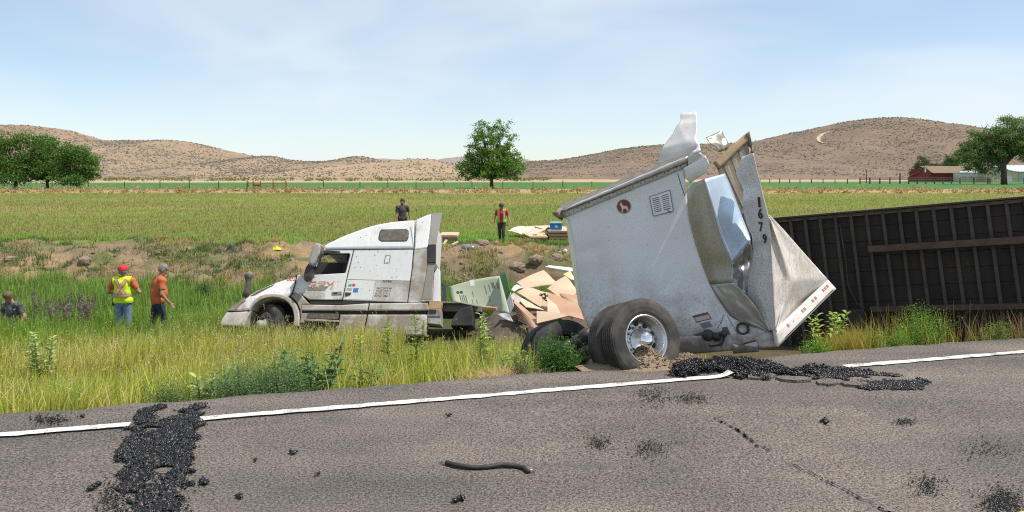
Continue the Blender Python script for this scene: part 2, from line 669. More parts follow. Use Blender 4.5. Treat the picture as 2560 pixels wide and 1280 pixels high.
hill('hill', [(-900, 420), (-500, 372), (-250, 335), (-60, 316), (30, 313), (90, 315), (150, 322), (200, 334), (250, 351), (300, 368), (350, 385), (420, 410), (520, 445)], 1700, 620, 700, HM_TAN, 3)
hill('hill', [(-200, 425), (0, 395), (130, 372), (240, 353), (330, 351), (430, 351), (490, 358), (540, 371), (600, 383), (660, 396), (740, 410), (820, 428), (900, 445)], 1350, 560, 600, HM_MID, 9)
hill('hill', [(430, 445), (520, 425), (600, 402), (650, 391), (690, 391), (720, 400), (780, 404), (830, 402), (870, 394), (900, 390), (930, 396), (960, 404), (1010, 412), (1080, 430), (1150, 446)], 1080, 420, 400, HM_MID, 15)
hill('hill', [(600, 447), (760, 425), (850, 413), (930, 407), (990, 402), (1020, 397), (1080, 398), (1100, 403), (1140, 411), (1180, 420), (1240, 432), (1330, 447)], 800, 330, 300, HM_LOW, 22, rough=.14)
hill('hill', [(820, 440), (900, 399), (960, 396), (1010, 400), (1080, 403), (1110, 396), (1150, 392), (1230, 391), (1300, 397), (1380, 410), (1480, 440)], 3000, 900, 900, HM_FAR, 29)
hill('hill', [(1180, 447), (1250, 420), (1310, 404), (1400, 400), (1470, 388), (1540, 374), (1610, 364), (1700, 360), (1790, 359), (1860, 357), (1900, 351), (1960, 336), (2040, 320), (2110, 304), (2180, 296), (2230, 294), (2290, 301), (2350, 316), (2410, 336), (2500, 362), (2700, 395), (3000, 415), (3500, 430), (3900, 446)], 1250, 620, 700, HM_RED, 37, nxg=420)
# ================================================================== the road
def asphalt(name, c1, c2, chip):
    m, t, b, o = new_mat(name)
    L2 = t.links.new
    g1 = noise(t, 44, 3, .85)
    g2 = noise(t, 75, 2, .7)
    big = noise(t, .55, 6, .6)
    c = mixc(t, ramp(t, g1, .43, .57), c1, c2)
    c = mixc(t, ramp(t, g2, .56, .72, 0, .75), c, chip)
    g3 = noise(t, 85, 2, .6)
    c = mixc(t, ramp(t, g3, .60, .68, 0, .8), c, (.035, .033, .033))
    c = mixc(t, 1.0, c, mixc(t, ramp(t, big, .3, .7), (.70, .70, .71), (1.24, 1.21, 1.18)), 'MULTIPLY')
    # streaks of tar along the wheel path
    tar = ramp(t, noise(t, .8, 6, .7, stretch=(.5, 1.6, 1)), .56, .74, 0, .65)
    c = mixc(t, tar, c, (.075, .068, .064))
    # wheel paths and stains running along the road
    tcn = node(t, 'ShaderNodeTexCoord'); mpp = node(t, 'ShaderNodeMapping')
    mpp.inputs['Rotation'].default_value = (0, 0, -RA); mpp.inputs['Scale'].default_value = (.10, 1.1, 1)
    L2(tcn.outputs['Object'], mpp.inputs['Vector'])
    nn = node(t, 'ShaderNodeTexNoise'); nn.inputs['Scale'].default_value = 1.0; nn.inputs['Detail'].default_value = 5
    L2(mpp.outputs['Vector'], nn.inputs['Vector'])
    c = mixc(t, 1.0, c, mixc(t, ramp(t, nn.outputs['Fac'], .34, .66), (.84, .84, .85), (1.26, 1.24, 1.21)), 'MULTIPLY')
    L2(c, b.inputs['Base Color'])
    b.inputs['Roughness'].default_value = .88
    b.inputs['Specular IOR Level'].default_value = .25
    bump(t, b, g1, .55, .012)
    return m
ASPH = asphalt('asphalt_chipseal', (.045, .040, .036), (.182, .157, .137), (.42, .37, .325))
ss = np.array(sorted(set(list(np.round(np.arange(-16, 22, .06), 3)) + list(np.linspace(-900, -16, 60)) + list(np.linspace(22, 1500, 90)))))
edge = (fbm(ss / .5, ss * 0, 71, 4) - .5) * .16 + (fbm(ss / 3., ss * 0 + 5, 73, 2) - .5) * .16
tt = np.array([-9.3, -9.2, -6.9, -4.6, -2.2, -.9, -.45, -.2])
rows = []
for k, t0 in enumerate(tt):
    z = np.full_like(ss, -.25 if k == 0 else 0.0)
    zz = z + (0 if k == 0 else 1) * (fbm(ss / 2.5, ss * 0 + t0, 77, 3) - .5) * .02
    rows.append(np.stack([ss, np.full_like(ss, t0), zz], 1))
rows.append(np.stack([ss, edge - .03, np.full_like(ss, -.012)], 1))
rows.append(np.stack([ss, edge + .03, np.full_like(ss, -.06)], 1))
rows.append(np.stack([ss, edge + .10, np.full_like(ss, -.32)], 1))
R = np.concatenate(rows)
X, Y = road_xy(R[:, 0], R[:, 1])
V = np.stack([X, Y, R[:, 2]], 1)
n = len(ss); nr = len(rows)
ii = np.arange(nr - 1)[:, None] * n + np.arange(n - 1)[None, :]
Fg = np.stack([ii, ii + 1, ii + n + 1, ii + n], -1).reshape(-1, 4)
road = struct('road', V, Fg, ASPH, smooth=False)

# painted edge line, worn, broken where the asphalt is torn up
m, t, b, o = new_mat('line_paint')
w = noise(t, 60, 3, .8)
w2 = noise(t, 3.5, 6, .7)
ad = node(t, 'ShaderNodeMath', operation='ADD'); t.links.new(w, ad.inputs[0]); t.links.new(w2, ad.inputs[1])
c = mixc(t, ramp(t, ad.outputs[0], 1.02, 1.16), (.66, .65, .61), (.20, .175, .155))
t.links.new(c, b.inputs['Base Color'])
b.inputs['Roughness'].default_value = .7
bump(t, b, w, .4, .01)
PAINT = m
m2, t, b, o = new_mat('line_paint_yellow')
c = mixc(t, ramp(t, noise(t, 60, 3, .8), .55, .7), (.62, .40, .05), (.15, .13, .1))
t.links.new(c, b.inputs['Base Color'])
def line_strip(s0, s1, tc, w, mt, name, z=.016, bendz=None):
    n = max(2, int((s1 - s0) / .08))
    if s1 - s0 > 60: n = 60
    s = np.linspace(s0, s1, n)
    e1 = (fbm(s / .12, s * 0, 81, 3) - .5) * .045
    e2 = (fbm(s / .12, s * 0 + 9, 83, 3) - .5) * .045
    xa, ya = road_xy(s, tc - w / 2 + e1); xb, yb = road_xy(s, tc + w / 2 + e2)
    zz = np.full_like(s, z)
    if bendz is not None: zz = zz + bendz(s)
    V = np.concatenate([np.stack([xa, ya, zz], 1), np.stack([xb, yb, zz + .001], 1)])
    i = np.arange(n - 1)
    return struct(name, V, np.stack([i, i + 1, i + n + 1, i + n], 1), mt, parent=road)
def s_at(u, v):
    p = G(u, v); return float(road_st(p.x, p.y)[0])
LT = -.83
def curl(s):
    k = np.clip((s - (s_at(1818, 937) - .22)) / .22, 0, 1)
    return k ** 2 * .045
sA, sB, sC, sD = s_at(322, 1068), s_at(500, 1047), s_at(1818, 937), s_at(2108, 917)
def t_at(u, v):
    p = G(u, v); return float(road_st(p.x, p.y)[1])
LT = np.mean([t_at(322, 1069), t_at(1000, 1007), t_at(1400, 975), t_at(2300, 903)])
line_strip(-700, sA - 6, LT, .118, PAINT, 'edge_line')
line_strip(sA - 6, sA, LT, .118, PAINT, 'edge_line')
line_strip(sB, sC, LT, .118, PAINT, 'edge_line', bendz=curl)
line_strip(sD, sD + 12, LT, .118, PAINT, 'edge_line')
line_strip(sD + 12, 1200, LT, .118, PAINT, 'edge_line')
line_strip(-700, 1200, LT - 3.75, .11, m2, 'centre_line')
line_strip(-700, 1200, LT - 3.97, .11, m2, 'centre_line')

# cracks: thin irregular slivers
CRACK = mat('crack_tar', (.02, .019, .018), rough=.9)
def crack(pts):
    A = resample([(p[0], p[1]) for p in pts], 60)
    L_, R_ = [], []
    for i, (u, v) in enumerate(A):
        u += random.uniform(-5, 5); v += random.uniform(-3, 3)
        w = random.uniform(.001, .012)
        g = G(u, v, .016)
        L_.append((g.x - w, g.y + w, g.z)); R_.append((g.x + w, g.y - w, g.z))
    V = L_ + R_; n = len(L_)
    struct('crack', V, [(i, i + 1, i + n + 1, i + n) for i in range(n - 1)], CRACK, parent=road)
crack([(1790, 1045), (1850, 1078), (1890, 1110), (1925, 1125)])
crack([(1975, 1155), (2040, 1190), (2120, 1225), (2190, 1262), (2230, 1285)])

# ------------------------------------------------------------------ torn up asphalt
m, t, b, o = new_mat('raw_tar')
cc = mixc(t, ramp(t, noise(t, 60, 3), .42, .62), (.004, .004, .005), (.018, .017, .018))
cc = mixc(t, ramp(t, noise(t, 26, 4, .7), .68, .80, 0, .7), cc, (.14, .12, .10))
t.links.new(cc, b.inputs['Base Color'])
b.inputs['Roughness'].default_value = .22
b.inputs['Specular IOR Level'].default_value = .45
bump(t, b, noise(t, 90, 3), .6, .01)
TAR = m
def chunks(P3, size, mt_name=None, seed=1):
    """deformed eight-faced lumps at points"""
    r = np.random.default_rng(seed)
    base = np.array([(1, 0, 0), (-1, 0, 0), (0, 1, 0), (0, -1, 0), (0, 0, 1), (0, 0, -1)], float)
    fc = np.array([(0, 2, 4), (2, 1, 4), (1, 3, 4), (3, 0, 4), (2, 0, 5), (1, 2, 5), (3, 1, 5), (0, 3, 5)])
    n = len(P3)
    sc = size[:, None, None] * (0.55 + .9 * r.random((n, 6, 1))) * base[None]
    sc = sc + size[:, None, None] * (r.random((n, 6, 3)) - .5) * .5
    a = r.random(n) * 6.283
    ca, sa = np.cos(a)[:, None], np.sin(a)[:, None]
    x = sc[..., 0] * ca - sc[..., 1] * sa; y = sc[..., 0] * sa + sc[..., 1] * ca
    V = np.stack([x, y, sc[..., 2] * .8], -1) + P3[:, None, :]
    Fx = fc[None] + (np.arange(n) * 6)[:, None, None]
    return V.reshape(-1, 3), Fx.reshape(-1, 3)

def rubble(name, poly, n, zfun, size, label, seed, bare=.38):
    """coarse black lumps, fines round them and some paler stones"""
    gp = [G(u, v) for u, v in poly]
    pl = [(p.x, p.y) for p in gp]
    r = np.random.default_rng(seed)
    A = np.array(pl); lo, hi = A.min(0) - .1, A.max(0) + .1
    pts = r.uniform(lo, hi, (n * 4, 2))
    wx = pts[:, 0] + (fbm(pts[:, 0] / .13, pts[:, 1] / .13, seed, 3) - .5) * .2
    wy = pts[:, 1] + (fbm(pts[:, 0] / .13, pts[:, 1] / .13, seed + 3, 3) - .5) * .2
    keep = in_poly(wx, wy, pl) & (fbm(pts[:, 0] / .30, pts[:, 1] / .30, seed + 9, 4) > bare)
    pts = pts[keep][:n]
    z = zfun(pts[:, 0], pts[:, 1]) * (.35 + .65 * r.random(len(pts)))
    sz = size * (.30 + 2.0 * r.random(len(pts)) ** 4)
    pale = r.random(len(pts)) < .03 + .12 * (fbm(pts[:, 0] / .22, pts[:, 1] / .22, seed + 21, 3) > .58)
    V, Fc = chunks(np.stack([pts[:, 0], pts[:, 1], z + .006], 1)[~pale], sz[~pale], seed=seed)
    ro = struct(name, V, Fc, TAR)
    V, Fc = chunks(np.stack([pts[:, 0], pts[:, 1], z + .008], 1)[pale], sz[pale], seed=seed + 1)
    pv_ = link_mesh('pale_stones', make_mesh('pale_stones', V, Fc, ASPH), ro); pv_['kind'] = 'stuff'
    fx = pts[r.integers(0, len(pts), n // 2)] + r.normal(0, .02, (n // 2, 2))
    V, Fc = chunks(np.stack([fx[:, 0], fx[:, 1], fx[:, 0] * 0 + .012], 1), .005 + .006 * r.random(n // 2), seed=seed + 2)
    pv_ = link_mesh('fine_crumbs', make_mesh('fine_crumbs', V, Fc, TAR), ro); pv_['kind'] = 'stuff'
    ro['kind'] = 'stuff'; ro['label'] = label; ro['category'] = 'rubble'
    return ro

polyA = [(352, 1030), (392, 1014), (440, 1020), (470, 1006), (505, 1012), (512, 1030), (498, 1062), (488, 1100), (470, 1140), (452, 1180), (468, 1200), (462, 1232), (420, 1262), (405, 1300), (290, 1300), (330, 1262), (345, 1235), (290, 1236), (222, 1232), (238, 1214), (280, 1196), (292, 1150), (318, 1090)]
rubble('asphalt_rubble', polyA, 14000, lambda x, y: .002 + .018 * fbm(x / .18, y / .18, 91, 3), .0115, 'black glossy torn up asphalt strip across the edge line at lower left', 5, bare=.43)
polyB = [(1672, 938), (1700, 912), (1750, 902), (1800, 900), (1850, 903), (1950, 912), (2060, 922), (2160, 930), (2240, 938), (2318, 952), (2300, 966), (2310, 974), (2250, 976), (2150, 974), (2060, 966), (1980, 956), (1900, 950), (1830, 944), (1800, 932), (1740, 940), (1700, 946)]
def zB(x, y):
    s, t = road_st(x, y)
    far = sstep(t_at(1990, 958), t_at(1990, 918), t)
    return .006 + .062 * far * (.5 + .8 * fbm(x / .25, y / .25, 95, 3))
rubble('asphalt_rubble', polyB, 14000, zB, .0115, 'black gouged asphalt ridge along the road edge beside the trailer wheel', 15, bare=.43)
def lip(pts, h, w, name, label_mat):
    pass
# broken slabs of chipseal lifted along the gouge
def slab_piece(c, r, tilt, az, seed, parent):
    rr = random.Random(seed)
    n = 7
    top, bot = [], []
    R = Matrix.Rotation(az, 3, 'Z') @ Matrix.Rotation(tilt, 3, 'X')
    for k in range(n):
        a = 2 * math.pi * k / n
        q = r * rr.uniform(.7, 1.2)
        p = Vector((math.cos(a) * q * 1.6, math.sin(a) * q, 0))
        top.append(Vector(c) + R @ (p + Vector((0, 0, .025))))
        bot.append(Vector(c) + R @ (p * 1.04 + Vector((0, 0, -.03))))
    V = top + bot
    Fc = [tuple(range(n)), tuple(range(2 * n - 1, n - 1, -1))] + [(k, k + n, (k + 1) % n + n, (k + 1) % n) for k in range(n)]
    struct('asphalt_slab', V, Fc, ASPH, parent=parent)
for i, (u, v, r, tl) in enumerate([(1905, 943, .13, .10), (1990, 950, .14, -.12), (2070, 957, .12, .1), (2140, 962, .12, -.08), (1845, 930, .10, .3), (1960, 920, .12, .35), (2060, 928, .10, .3)]):
    g = G(u, v, .004)
    slab_piece(g, r * .9, tl * .4, RA + random.uniform(-.3, .3), i + 40, road)
# scattered crumbs
cr_spots = [((70, 1035), (175, 1062), 260, .012), ((1580, 965), (1680, 1015), 420, .009), ((1670, 980), (1780, 1010), 420, .009), ((1460, 1090), (1530, 1125), 320, .008), ((1570, 1095), (1680, 1145), 420, .008), ((2230, 1045), (2290, 1063), 200, .009), ((2380, 1100), (2560, 1150), 260, .008), ((2280, 1180), (2360, 1240), 300, .009), ((2450, 1215), (2560, 1290), 700, .010), ((380, 1225), (470, 1290), 500, .012), ((230, 1200), (330, 1300), 260, .012), ((1350, 1000), (2100, 1200), 500, .006), ((0, 1010), (1300, 1280), 260, .006), ((2100, 1000), (2560, 1280), 420, .006), ((60, 1072), (140, 1090), 120, .008)]
PV = []; PS = []
for (a, b2, n, sz) in cr_spots:
    cu, cv = (a[0] + b2[0]) / 2, (a[1] + b2[1]) / 2
    for k in range(n):
        if n in (500, 260, 420) and b2[0] - a[0] > 300:
            u, v = random.uniform(a[0], b2[0]), random.uniform(a[1], b2[1])
        else:
            u = random.gauss(cu, (b2[0] - a[0]) / 4.2); v = random.gauss(cv, (b2[1] - a[1]) / 4.2)
        g = G(u, max(v, 900), .012)
        PV.append((g.x, g.y, .014)); PS.append(sz * random.uniform(.25, .95))
for (u, v, s) in [(2059, 1053, .035), (1150, 1245, .035), (735, 1130, .028), (515, 1205, .035), (600, 1240, .02), (795, 1185, .018), (640, 1150, .015), (1122, 1038, .02), (455, 1040, .03), (205, 1042, .02)]:
    g = G(u, v, .014)
    for q in range(7):
        PV.append((g.x + random.gauss(0, s * .8), g.y + random.gauss(0, s * .8), .02)); PS.append(s * random.uniform(.4, .9))
V, Fc = chunks(np.array(PV), np.array(PS), seed=77)
ro = struct('asphalt_crumbs', V, Fc, TAR)
ro['kind'] = 'stuff'; ro['label'] = 'small black asphalt crumbs scattered over the grey road'; ro['category'] = 'crumbs'

# gravel heap pushed up in front of the trailer wheel
GRAVEL = mat('gravel_soil', (.36, .26, .16), (.16, .12, .085), scale=60, rough=1, bstr=.9, bscale=70, bdist=.02)
cxy = G(1622, 912)
gv = []
nG = 44
for j in range(nG):
    for i in range(nG):
        a, b2 = (i / (nG - 1) - .5) * 1.7, (j / (nG - 1) - .5) * .8
        sx, sy = road_st(cxy.x, cxy.y)
        X_, Y_ = road_xy(float(sx) + a, float(sy) + b2 + .02)
        hgt = .17 * math.exp(-((a + .0) / .30) ** 2 - (b2 / .19) ** 2) + .07 * math.exp(-((a - .65) / .4) ** 2 - ((b2 - .1) / .2) ** 2)
        hgt *= .75 + .5 * float(fbm(np.array([X_ / .09]), np.array([Y_ / .09]), 99, 3)[0])
        rim = min(1, 4 * (1 - abs(a) / .85), 4 * (1 - abs(b2) / .4))
        gv.append((X_, Y_, hgt * max(0, min(1, rim)) + .02 * rim - .03 - (.12 if b2 > .3 else 0)))
gf = [(j * nG + i, j * nG + i + 1, (j + 1) * nG + i + 1, (j + 1) * nG + i) for j in range(nG - 1) for i in range(nG - 1)]
go = struct('gravel_heap', gv, gf, GRAVEL, smooth=True)
go['kind'] = 'stuff'; go['label'] = 'low heap of brown gravel against the trailer wheel'; go['category'] = 'gravel'
gvh = np.array([g_ for g_ in gv if g_[2] > .02]); pp = gvh[rng.integers(0, len(gvh), 1800)] + rng.normal(0, .02, (1800, 3)) * np.array([1, 1, .1])
V, Fc = chunks(pp + np.array([0, 0, .004]), .006 + .012 * rng.random(1800) ** 2, seed=31)
go2 = link_mesh('pebbles', make_mesh('pebbles', V, Fc, GRAVEL), go); go2['kind'] = 'stuff'

# hose lying on the road
RUB = mat('black_rubber', (.012, .011, .011), (.03, .028, .026), scale=12, rough=.65)
STEEL = mat('bare_steel', (.42, .42, .43), (.25, .24, .23), scale=20, rough=.35, metal=1)
ht = thing('hose', 'short black rubber hose with frayed ends lying on the road', 'hose', G(1215, 1166))
hp = resample([(1115, 1156), (1140, 1164), (1175, 1168), (1215, 1167), (1255, 1163), (1290, 1164), (1308, 1168), (1322, 1178)], 40)
part('rubber_tube', *tube([G(u, v, .022) + Vector((0, 0, .004 * math.sin(i * .3))) for i, (u, v) in enumerate(hp)], .018, 10), RUB, ht, smooth=True)
for (u0, v0, du) in ((1115, 1156, -1), (1322, 1178, 1)):
    for k in range(5):
        g0 = G(u0, v0, .02); g1 = G(u0 + du * random.uniform(12, 22), v0 + random.uniform(-6, 5) + (1 if du > 0 else 0), .01)
        part('frayed_wire', *tube([g0, (g0 + g1) / 2 + Vector((0, 0, .012)), g1], .003, 5), STEEL, ht)
# ================================================================== the white road tractor, nose down in the ditch
WHITE_MUD = muddy('truck_white_mud', (.72, .71, .69), mud=(.40, .34, .28), lo=.47, hi=.66, zgrad=(1.7, .3))
WHITE_UP = muddy('truck_white_upper', (.72, .715, .70), lo=.60, hi=.86, scale=1.1)
MUD_PANEL = muddy('truck_mud_panel', (.62, .60, .57), mud=(.39, .33, .27), lo=.33, hi=.58, rough=.5)
MUD_FAIR = muddy('truck_mud_fairing', (.60, .58, .55), mud=(.36, .305, .25), lo=.30, hi=.50, rough=.6, scale=2.5)
GREY_SEAL = muddy('grey_gap_seal', (.28, .265, .25), mud=(.34, .30, .255), lo=.4, hi=.65, rough=.7)
BLACK_PL = mat('black_plastic', (.018, .018, .019), (.05, .046, .042), scale=3, rough=.5)
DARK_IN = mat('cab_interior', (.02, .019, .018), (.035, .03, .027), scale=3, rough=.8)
TYRE = mat('dusty_tyre', (.026, .024, .023), (.095, .08, .066), scale=4, rough=.85, lo=.38, hi=.68, bstr=.25, bscale=90)
TYRE_D = mat('dark_tyre', (.016, .0155, .016), (.045, .04, .036), scale=5, rough=.8, bstr=.2, bscale=90)
ALU = mat('polished_aluminium', (.60, .60, .60), (.42, .41, .40), scale=6, rough=.33, metal=1)
CHROME = mat('chrome', (.85, .85, .86), (.75, .75, .76), scale=3, rough=.06, metal=1)
GLASS_D = mat('dusty_dark_glass', (.09, .075, .062), (.16, .135, .11), scale=9, rough=.45)
SEAM = mat('panel_gap', (.03, .028, .026), rough=.9)
ORANGE = mat('orange_lettering', (.62, .23, .13), (.55, .36, .28), scale=8, rough=.6)
RED_L = mat('red_lettering', (.42, .05, .045), (.40, .18, .15), scale=8, rough=.6)
DGREY_L = mat('dark_lettering', (.10, .09, .085), (.24, .2, .17), scale=9, rough=.7)
GREYBAR = mat('grey_bar_decal', (.19, .165, .145), (.27, .23, .19), scale=6, rough=.6)
BLUE_ST = mat('blue_sticker', (.05, .22, .48), rough=.5)
GREEN_ST = mat('green_sticker', (.10, .38, .16), rough=.5)
WHITE_P = mat('white_plain', (.78, .78, .77), (.66, .65, .63), scale=3, rough=.5)

yaw, roll = math.radians(2), math.radians(20)
TL = Vector((math.cos(yaw), -math.sin(yaw), 0))
tp = Vector((math.sin(yaw), math.cos(yaw), 0))
TU = Vector((0, 0, 1)) * math.cos(roll) + tp * math.sin(roll)
TW = tp * math.cos(roll) - Vector((0, 0, 1)) * math.sin(roll)
TO = P(820, 842, 17.5)
TM = Matrix(((TL.x, TW.x, TU.x, TO.x), (TL.y, TW.y, TU.y, TO.y), (TL.z, TW.z, TU.z, TO.z), (0, 0, 0, 1)))
CAMP = Vector((0, 0, CAMZ))
def tl(x, y, yl=0.0):
    """coordinates read off a 3.2x enlargement of the tractor -> local (x, z) on its side, yl inwards"""
    u, v = 520 + x / 3.2, 500 + y / 3.2
    d = Vector(((u - 1280) / F, 1, (HV - v) / F))
    o = TO + TW * yl
    k = (o - CAMP).dot(TW) / d.dot(TW)
    p = CAMP + d * k - TO
    return (p.dot(TL), p.dot(TU))
def tpoly(pts, yl=0.0): return [tl(a, b, yl) for a, b in pts]
truck = thing('semi_truck', 'mud spattered white semi truck tractor sunk nose down in the ditch', 'truck', TO, M=TM)
def tpart(name, pts, mt, y0=0., y1=.05, b=.012, yfun=None, parent=None, smooth=False, yl=None):
    return part(name, *slab2(tpoly(pts, y0 if yl is None else yl), y0, y1, b, yfun), mt, parent or truck, local=True, smooth=smooth)
WID = 2.42
zs = tl(1300, 390)[1]
def roof_y(x, y, z):
    k = (z - zs) * .16
    return y + k if y < WID / 2 else y - k
# sleeper wall and roof
tpart('sleeper', [(1166, 397), (1646, 391), (1631, 560), (1596, 819), (1076, 801), (1112, 610)], WHITE_UP, 0, WID, .03)
roof = tpart('roof_cap', [(928, 396), (926, 362), (960, 340), (1000, 320), (1050, 294), (1100, 271), (1150, 251), (1200, 232), (1250, 213), (1300, 196), (1350, 183), (1400, 173), (1450, 164), (1500, 158), (1550, 153), (1600, 149), (1656, 147), (1646, 384), (1400, 386), (1166, 388)], WHITE_UP, .0, WID, .05, roof_y, smooth=False)
tpart('stripe', [(944, 385), (1400, 381), (1645, 379), (1645, 391), (1400, 393), (944, 397)], mat('grey_stripe', (.24, .26, .28), rough=.5), -.012, .05, .006)
win = tpart('sleeper_window', [(1385, 234), (1578, 230), (1594, 240), (1597, 262), (1594, 300), (1586, 318), (1570, 324), (1385, 324), (1367, 312), (1366, 296), (1372, 255)], GLASS_D, -.012, .06, .01, lambda x, y, z: y + (z - zs) * .16)
tpart('window_frame', [(1380, 228), (1582, 224), (1600, 236), (1603, 262), (1600, 303), (1590, 324), (1572, 330), (1383, 330), (1361, 314), (1360, 294), (1367, 250)], BLACK_PL, -.006, .05, .005, lambda x, y, z: y + (z - zs) * .16, parent=win)
# side extenders behind the sleeper
tpart('roof_extender', [(1659, 146), (1700, 125), (1740, 107), (1780, 95), (1776, 180), (1766, 290), (1757, 382), (1650, 399)], WHITE_UP, .0, WID, .03, roof_y)
tpart('side_extender', [(1650, 402), (1757, 386), (1755, 500), (1735, 640), (1705, 800), (1692, 823), (1599, 820), (1634, 560)], MUD_PANEL, .0, .08, .012)
tpart('side_extender', [(1650, 402), (1757, 386), (1755, 500), (1735, 640), (1705, 800), (1692, 823), (1599, 820), (1634, 560)], MUD_PANEL, WID - .08, WID, .012, yl=0)
tpart('gap_seal', [(1782, 95), (1868, 84), (1853, 170), (1838, 250), (1822, 354), (1759, 358), (1768, 290), (1778, 180)], GREY_SEAL, .01, .05, .008, roof_y)
tpart('gap_seal', [(1759, 502), (1818, 502), (1805, 560), (1797, 690), (1790, 792), (1708, 800), (1738, 640)], GREY_SEAL, .01, .05, .008)
tpart('vent_box', [(1758, 360), (1822, 355), (1821, 500), (1757, 500)], BLACK_PL, -.02, .07, .008)
tpart('rear_wall', [(1800, 575), (1828, 530), (1850, 556), (1852, 800), (1788, 800)], WHITE_P, .16, .24, .01, yl=0)
tpart('exhaust_guard', [(1853, 622), (1886, 640), (1890, 770), (1872, 792), (1853, 780)], mat('dark_blue_grey', (.06, .065, .075), rough=.4), .5, .58, .008, yl=0)
# panel seams, hatch, lower sleeper panel
tpart('tool_hatch', [(1338, 645), (1614, 648), (1590, 816), (1312, 806)], MUD_PANEL, -.008, .03, .004)
tpart('seam', [(1118, 634), (1632, 646), (1632, 649), (1118, 637)], SEAM, -.002, .01, 0)
tpart('seam', [(1654, 148), (1658, 148), (1648, 400), (1634, 560), (1599, 820), (1595, 820), (1630, 560), (1644, 400)], SEAM, -.003, .01, 0, yl=0)
hf = tpart('inspection_flap', [(1420, 443), (1458, 442), (1461, 448), (1450, 506), (1408, 507), (1407, 500)], SEAM, -.003, .01, 0)
tpart('flap_cover', [(1423, 447), (1455, 446), (1447, 502), (1411, 503)], WHITE_UP, -.006, .01, .002, parent=hf)
# door with its window, the opening looks into the cab
door = tpart('door', [(716, 724), (745, 640), (768, 600), (850, 598), (1098, 584), (1115, 608), (1074, 799), (805, 796), (760, 764)], WHITE_MUD, -.005, .06, .015)
tpart('window_frame', [(820, 600), (884, 440), (925, 397), (1165, 401), (1112, 605), (1096, 582), (1098, 570), (1134, 440), (1128, 428), (908, 436), (852, 588), (850, 599)], WHITE_UP, .0, .06, .006, parent=door)
tpart('window_seal', [(846, 596), (906, 431), (1130, 423), (1140, 436), (1103, 575), (1090, 584), (1086, 578), (1096, 570), (1130, 442), (1124, 432), (912, 440), (858, 588)], BLACK_PL, -.008, .05, .004, parent=door)
tpart('rain_guard', [(915, 400), (1050, 408), (1058, 414), (995, 420), (910, 430)], BLACK_PL, -.05, .0, .006, parent=door)
tpart('seam', [(1163, 402), (1168, 402), (1117, 608), (1077, 800), (1072, 800), (1113, 606)], SEAM, -.007, .02, 0)
hd = tpart('door_handle', [(990, 736), (1066, 730), (1070, 757), (992, 760)], mat('dusty_grey', (.25, .215, .18), rough=.7), -.02, .02, .006)
tpart('handle_recess', [(1004, 740), (1034, 738), (1034, 750), (1004, 751)], SEAM, -.024, .0, 0, parent=hd)
tpart('sleeper_handle', [(1098, 738), (1146, 740), (1140, 757), (1098, 772)], BLACK_PL, -.015, .02, .004)
# cab interior
def tbox(name, a, b, y0, y1, mt, parent=None):
    (x0, z0), (x1, z1) = tl(*a), tl(*b)
    x0, x1 = sorted((x0, x1)); z0, z1 = sorted((z0, z1))
    return part(name, *box(((x0 + x1) / 2, (y0 + y1) / 2, (z0 + z1) / 2), (x1 - x0, y1 - y0, z1 - z0)), mt, parent or truck, local=True)
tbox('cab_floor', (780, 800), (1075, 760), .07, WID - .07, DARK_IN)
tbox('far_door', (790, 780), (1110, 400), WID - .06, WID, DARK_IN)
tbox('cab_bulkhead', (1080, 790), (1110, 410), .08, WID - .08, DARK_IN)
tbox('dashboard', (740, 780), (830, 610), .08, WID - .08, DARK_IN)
tbox('view_blocker', (765, 640), (1095, 425), .95, 1.0, DARK_IN)  # added dark panel, stops the view through the cab so the window stays dark
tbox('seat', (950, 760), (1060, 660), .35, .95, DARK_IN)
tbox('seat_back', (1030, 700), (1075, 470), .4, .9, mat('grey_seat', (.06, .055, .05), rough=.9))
(wx, wz) = tl(880, 640)
part('steering_wheel', *lathe([(.02 * math.cos(q), .23 + .02 * math.sin(q)) for q in np.linspace(0, 6.28, 9)], (.75, 0, .65), (wx, .62, wz), 20), BLACK_PL, truck, local=True, smooth=True)
WSG, t, b, o = new_mat('windscreen_glass')
b.inputs['Base Color'].default_value = (.25, .30, .29, 1); b.inputs['Roughness'].default_value = .12
b.inputs['Alpha'].default_value = .45
(ax_, az_), (bx_, bz_) = tl(845, 590), tl(905, 436)
part('windscreen', [(ax_ - .03, .06, az_), (ax_ - .5, .5, az_ - .05), (ax_ - .5, WID - .5, az_ - .05), (ax_, WID - .06, az_), (bx_, .12, bz_), (bx_ - .3, .5, bz_), (bx_ - .3, WID - .5, bz_), (bx_, WID - .12, bz_)], [(0, 1, 5, 4), (1, 2, 6, 5), (2, 3, 7, 6)], WSG, truck, local=True)
# sill, lower fairings, steps
tpart('sill', [(805, 798), (1076, 803), (1596, 822), (1690, 826), (1690, 834), (1300, 836), (1060, 838), (820, 834)], SEAM, .02, .3, .01)
tpart('upper_fairing', [(742, 836), (810, 836), (1060, 840), (1282, 826), (1272, 884), (746, 884)], MUD_PANEL, -.04, .25, .025)
tpart('upper_fairing', [(1292, 826), (1755, 822), (1762, 878), (1745, 884), (1282, 884)], MUD_PANEL, -.04, .25, .025)
tpart('fairing_gap', [(746, 886), (1745, 886), (1745, 912), (750, 908)], SEAM, .02, .3, 0)
st = tpart('step_panel', [(800, 898), (1050, 905), (1042, 956), (790, 946)], mat('step_grip', (.06, .055, .05), (.17, .14, .11), scale=25, rough=.9), .0, .2, .01)
tpart('step_tread', [(776, 948), (1048, 962), (1046, 976), (776, 968)], MUD_FAIR, -.06, .2, .01, parent=st)
tpart('lower_fairing', [(745, 906), (800, 905), (775, 960), (778, 985), (735, 985)], MUD_FAIR, -.04, .2, .015)
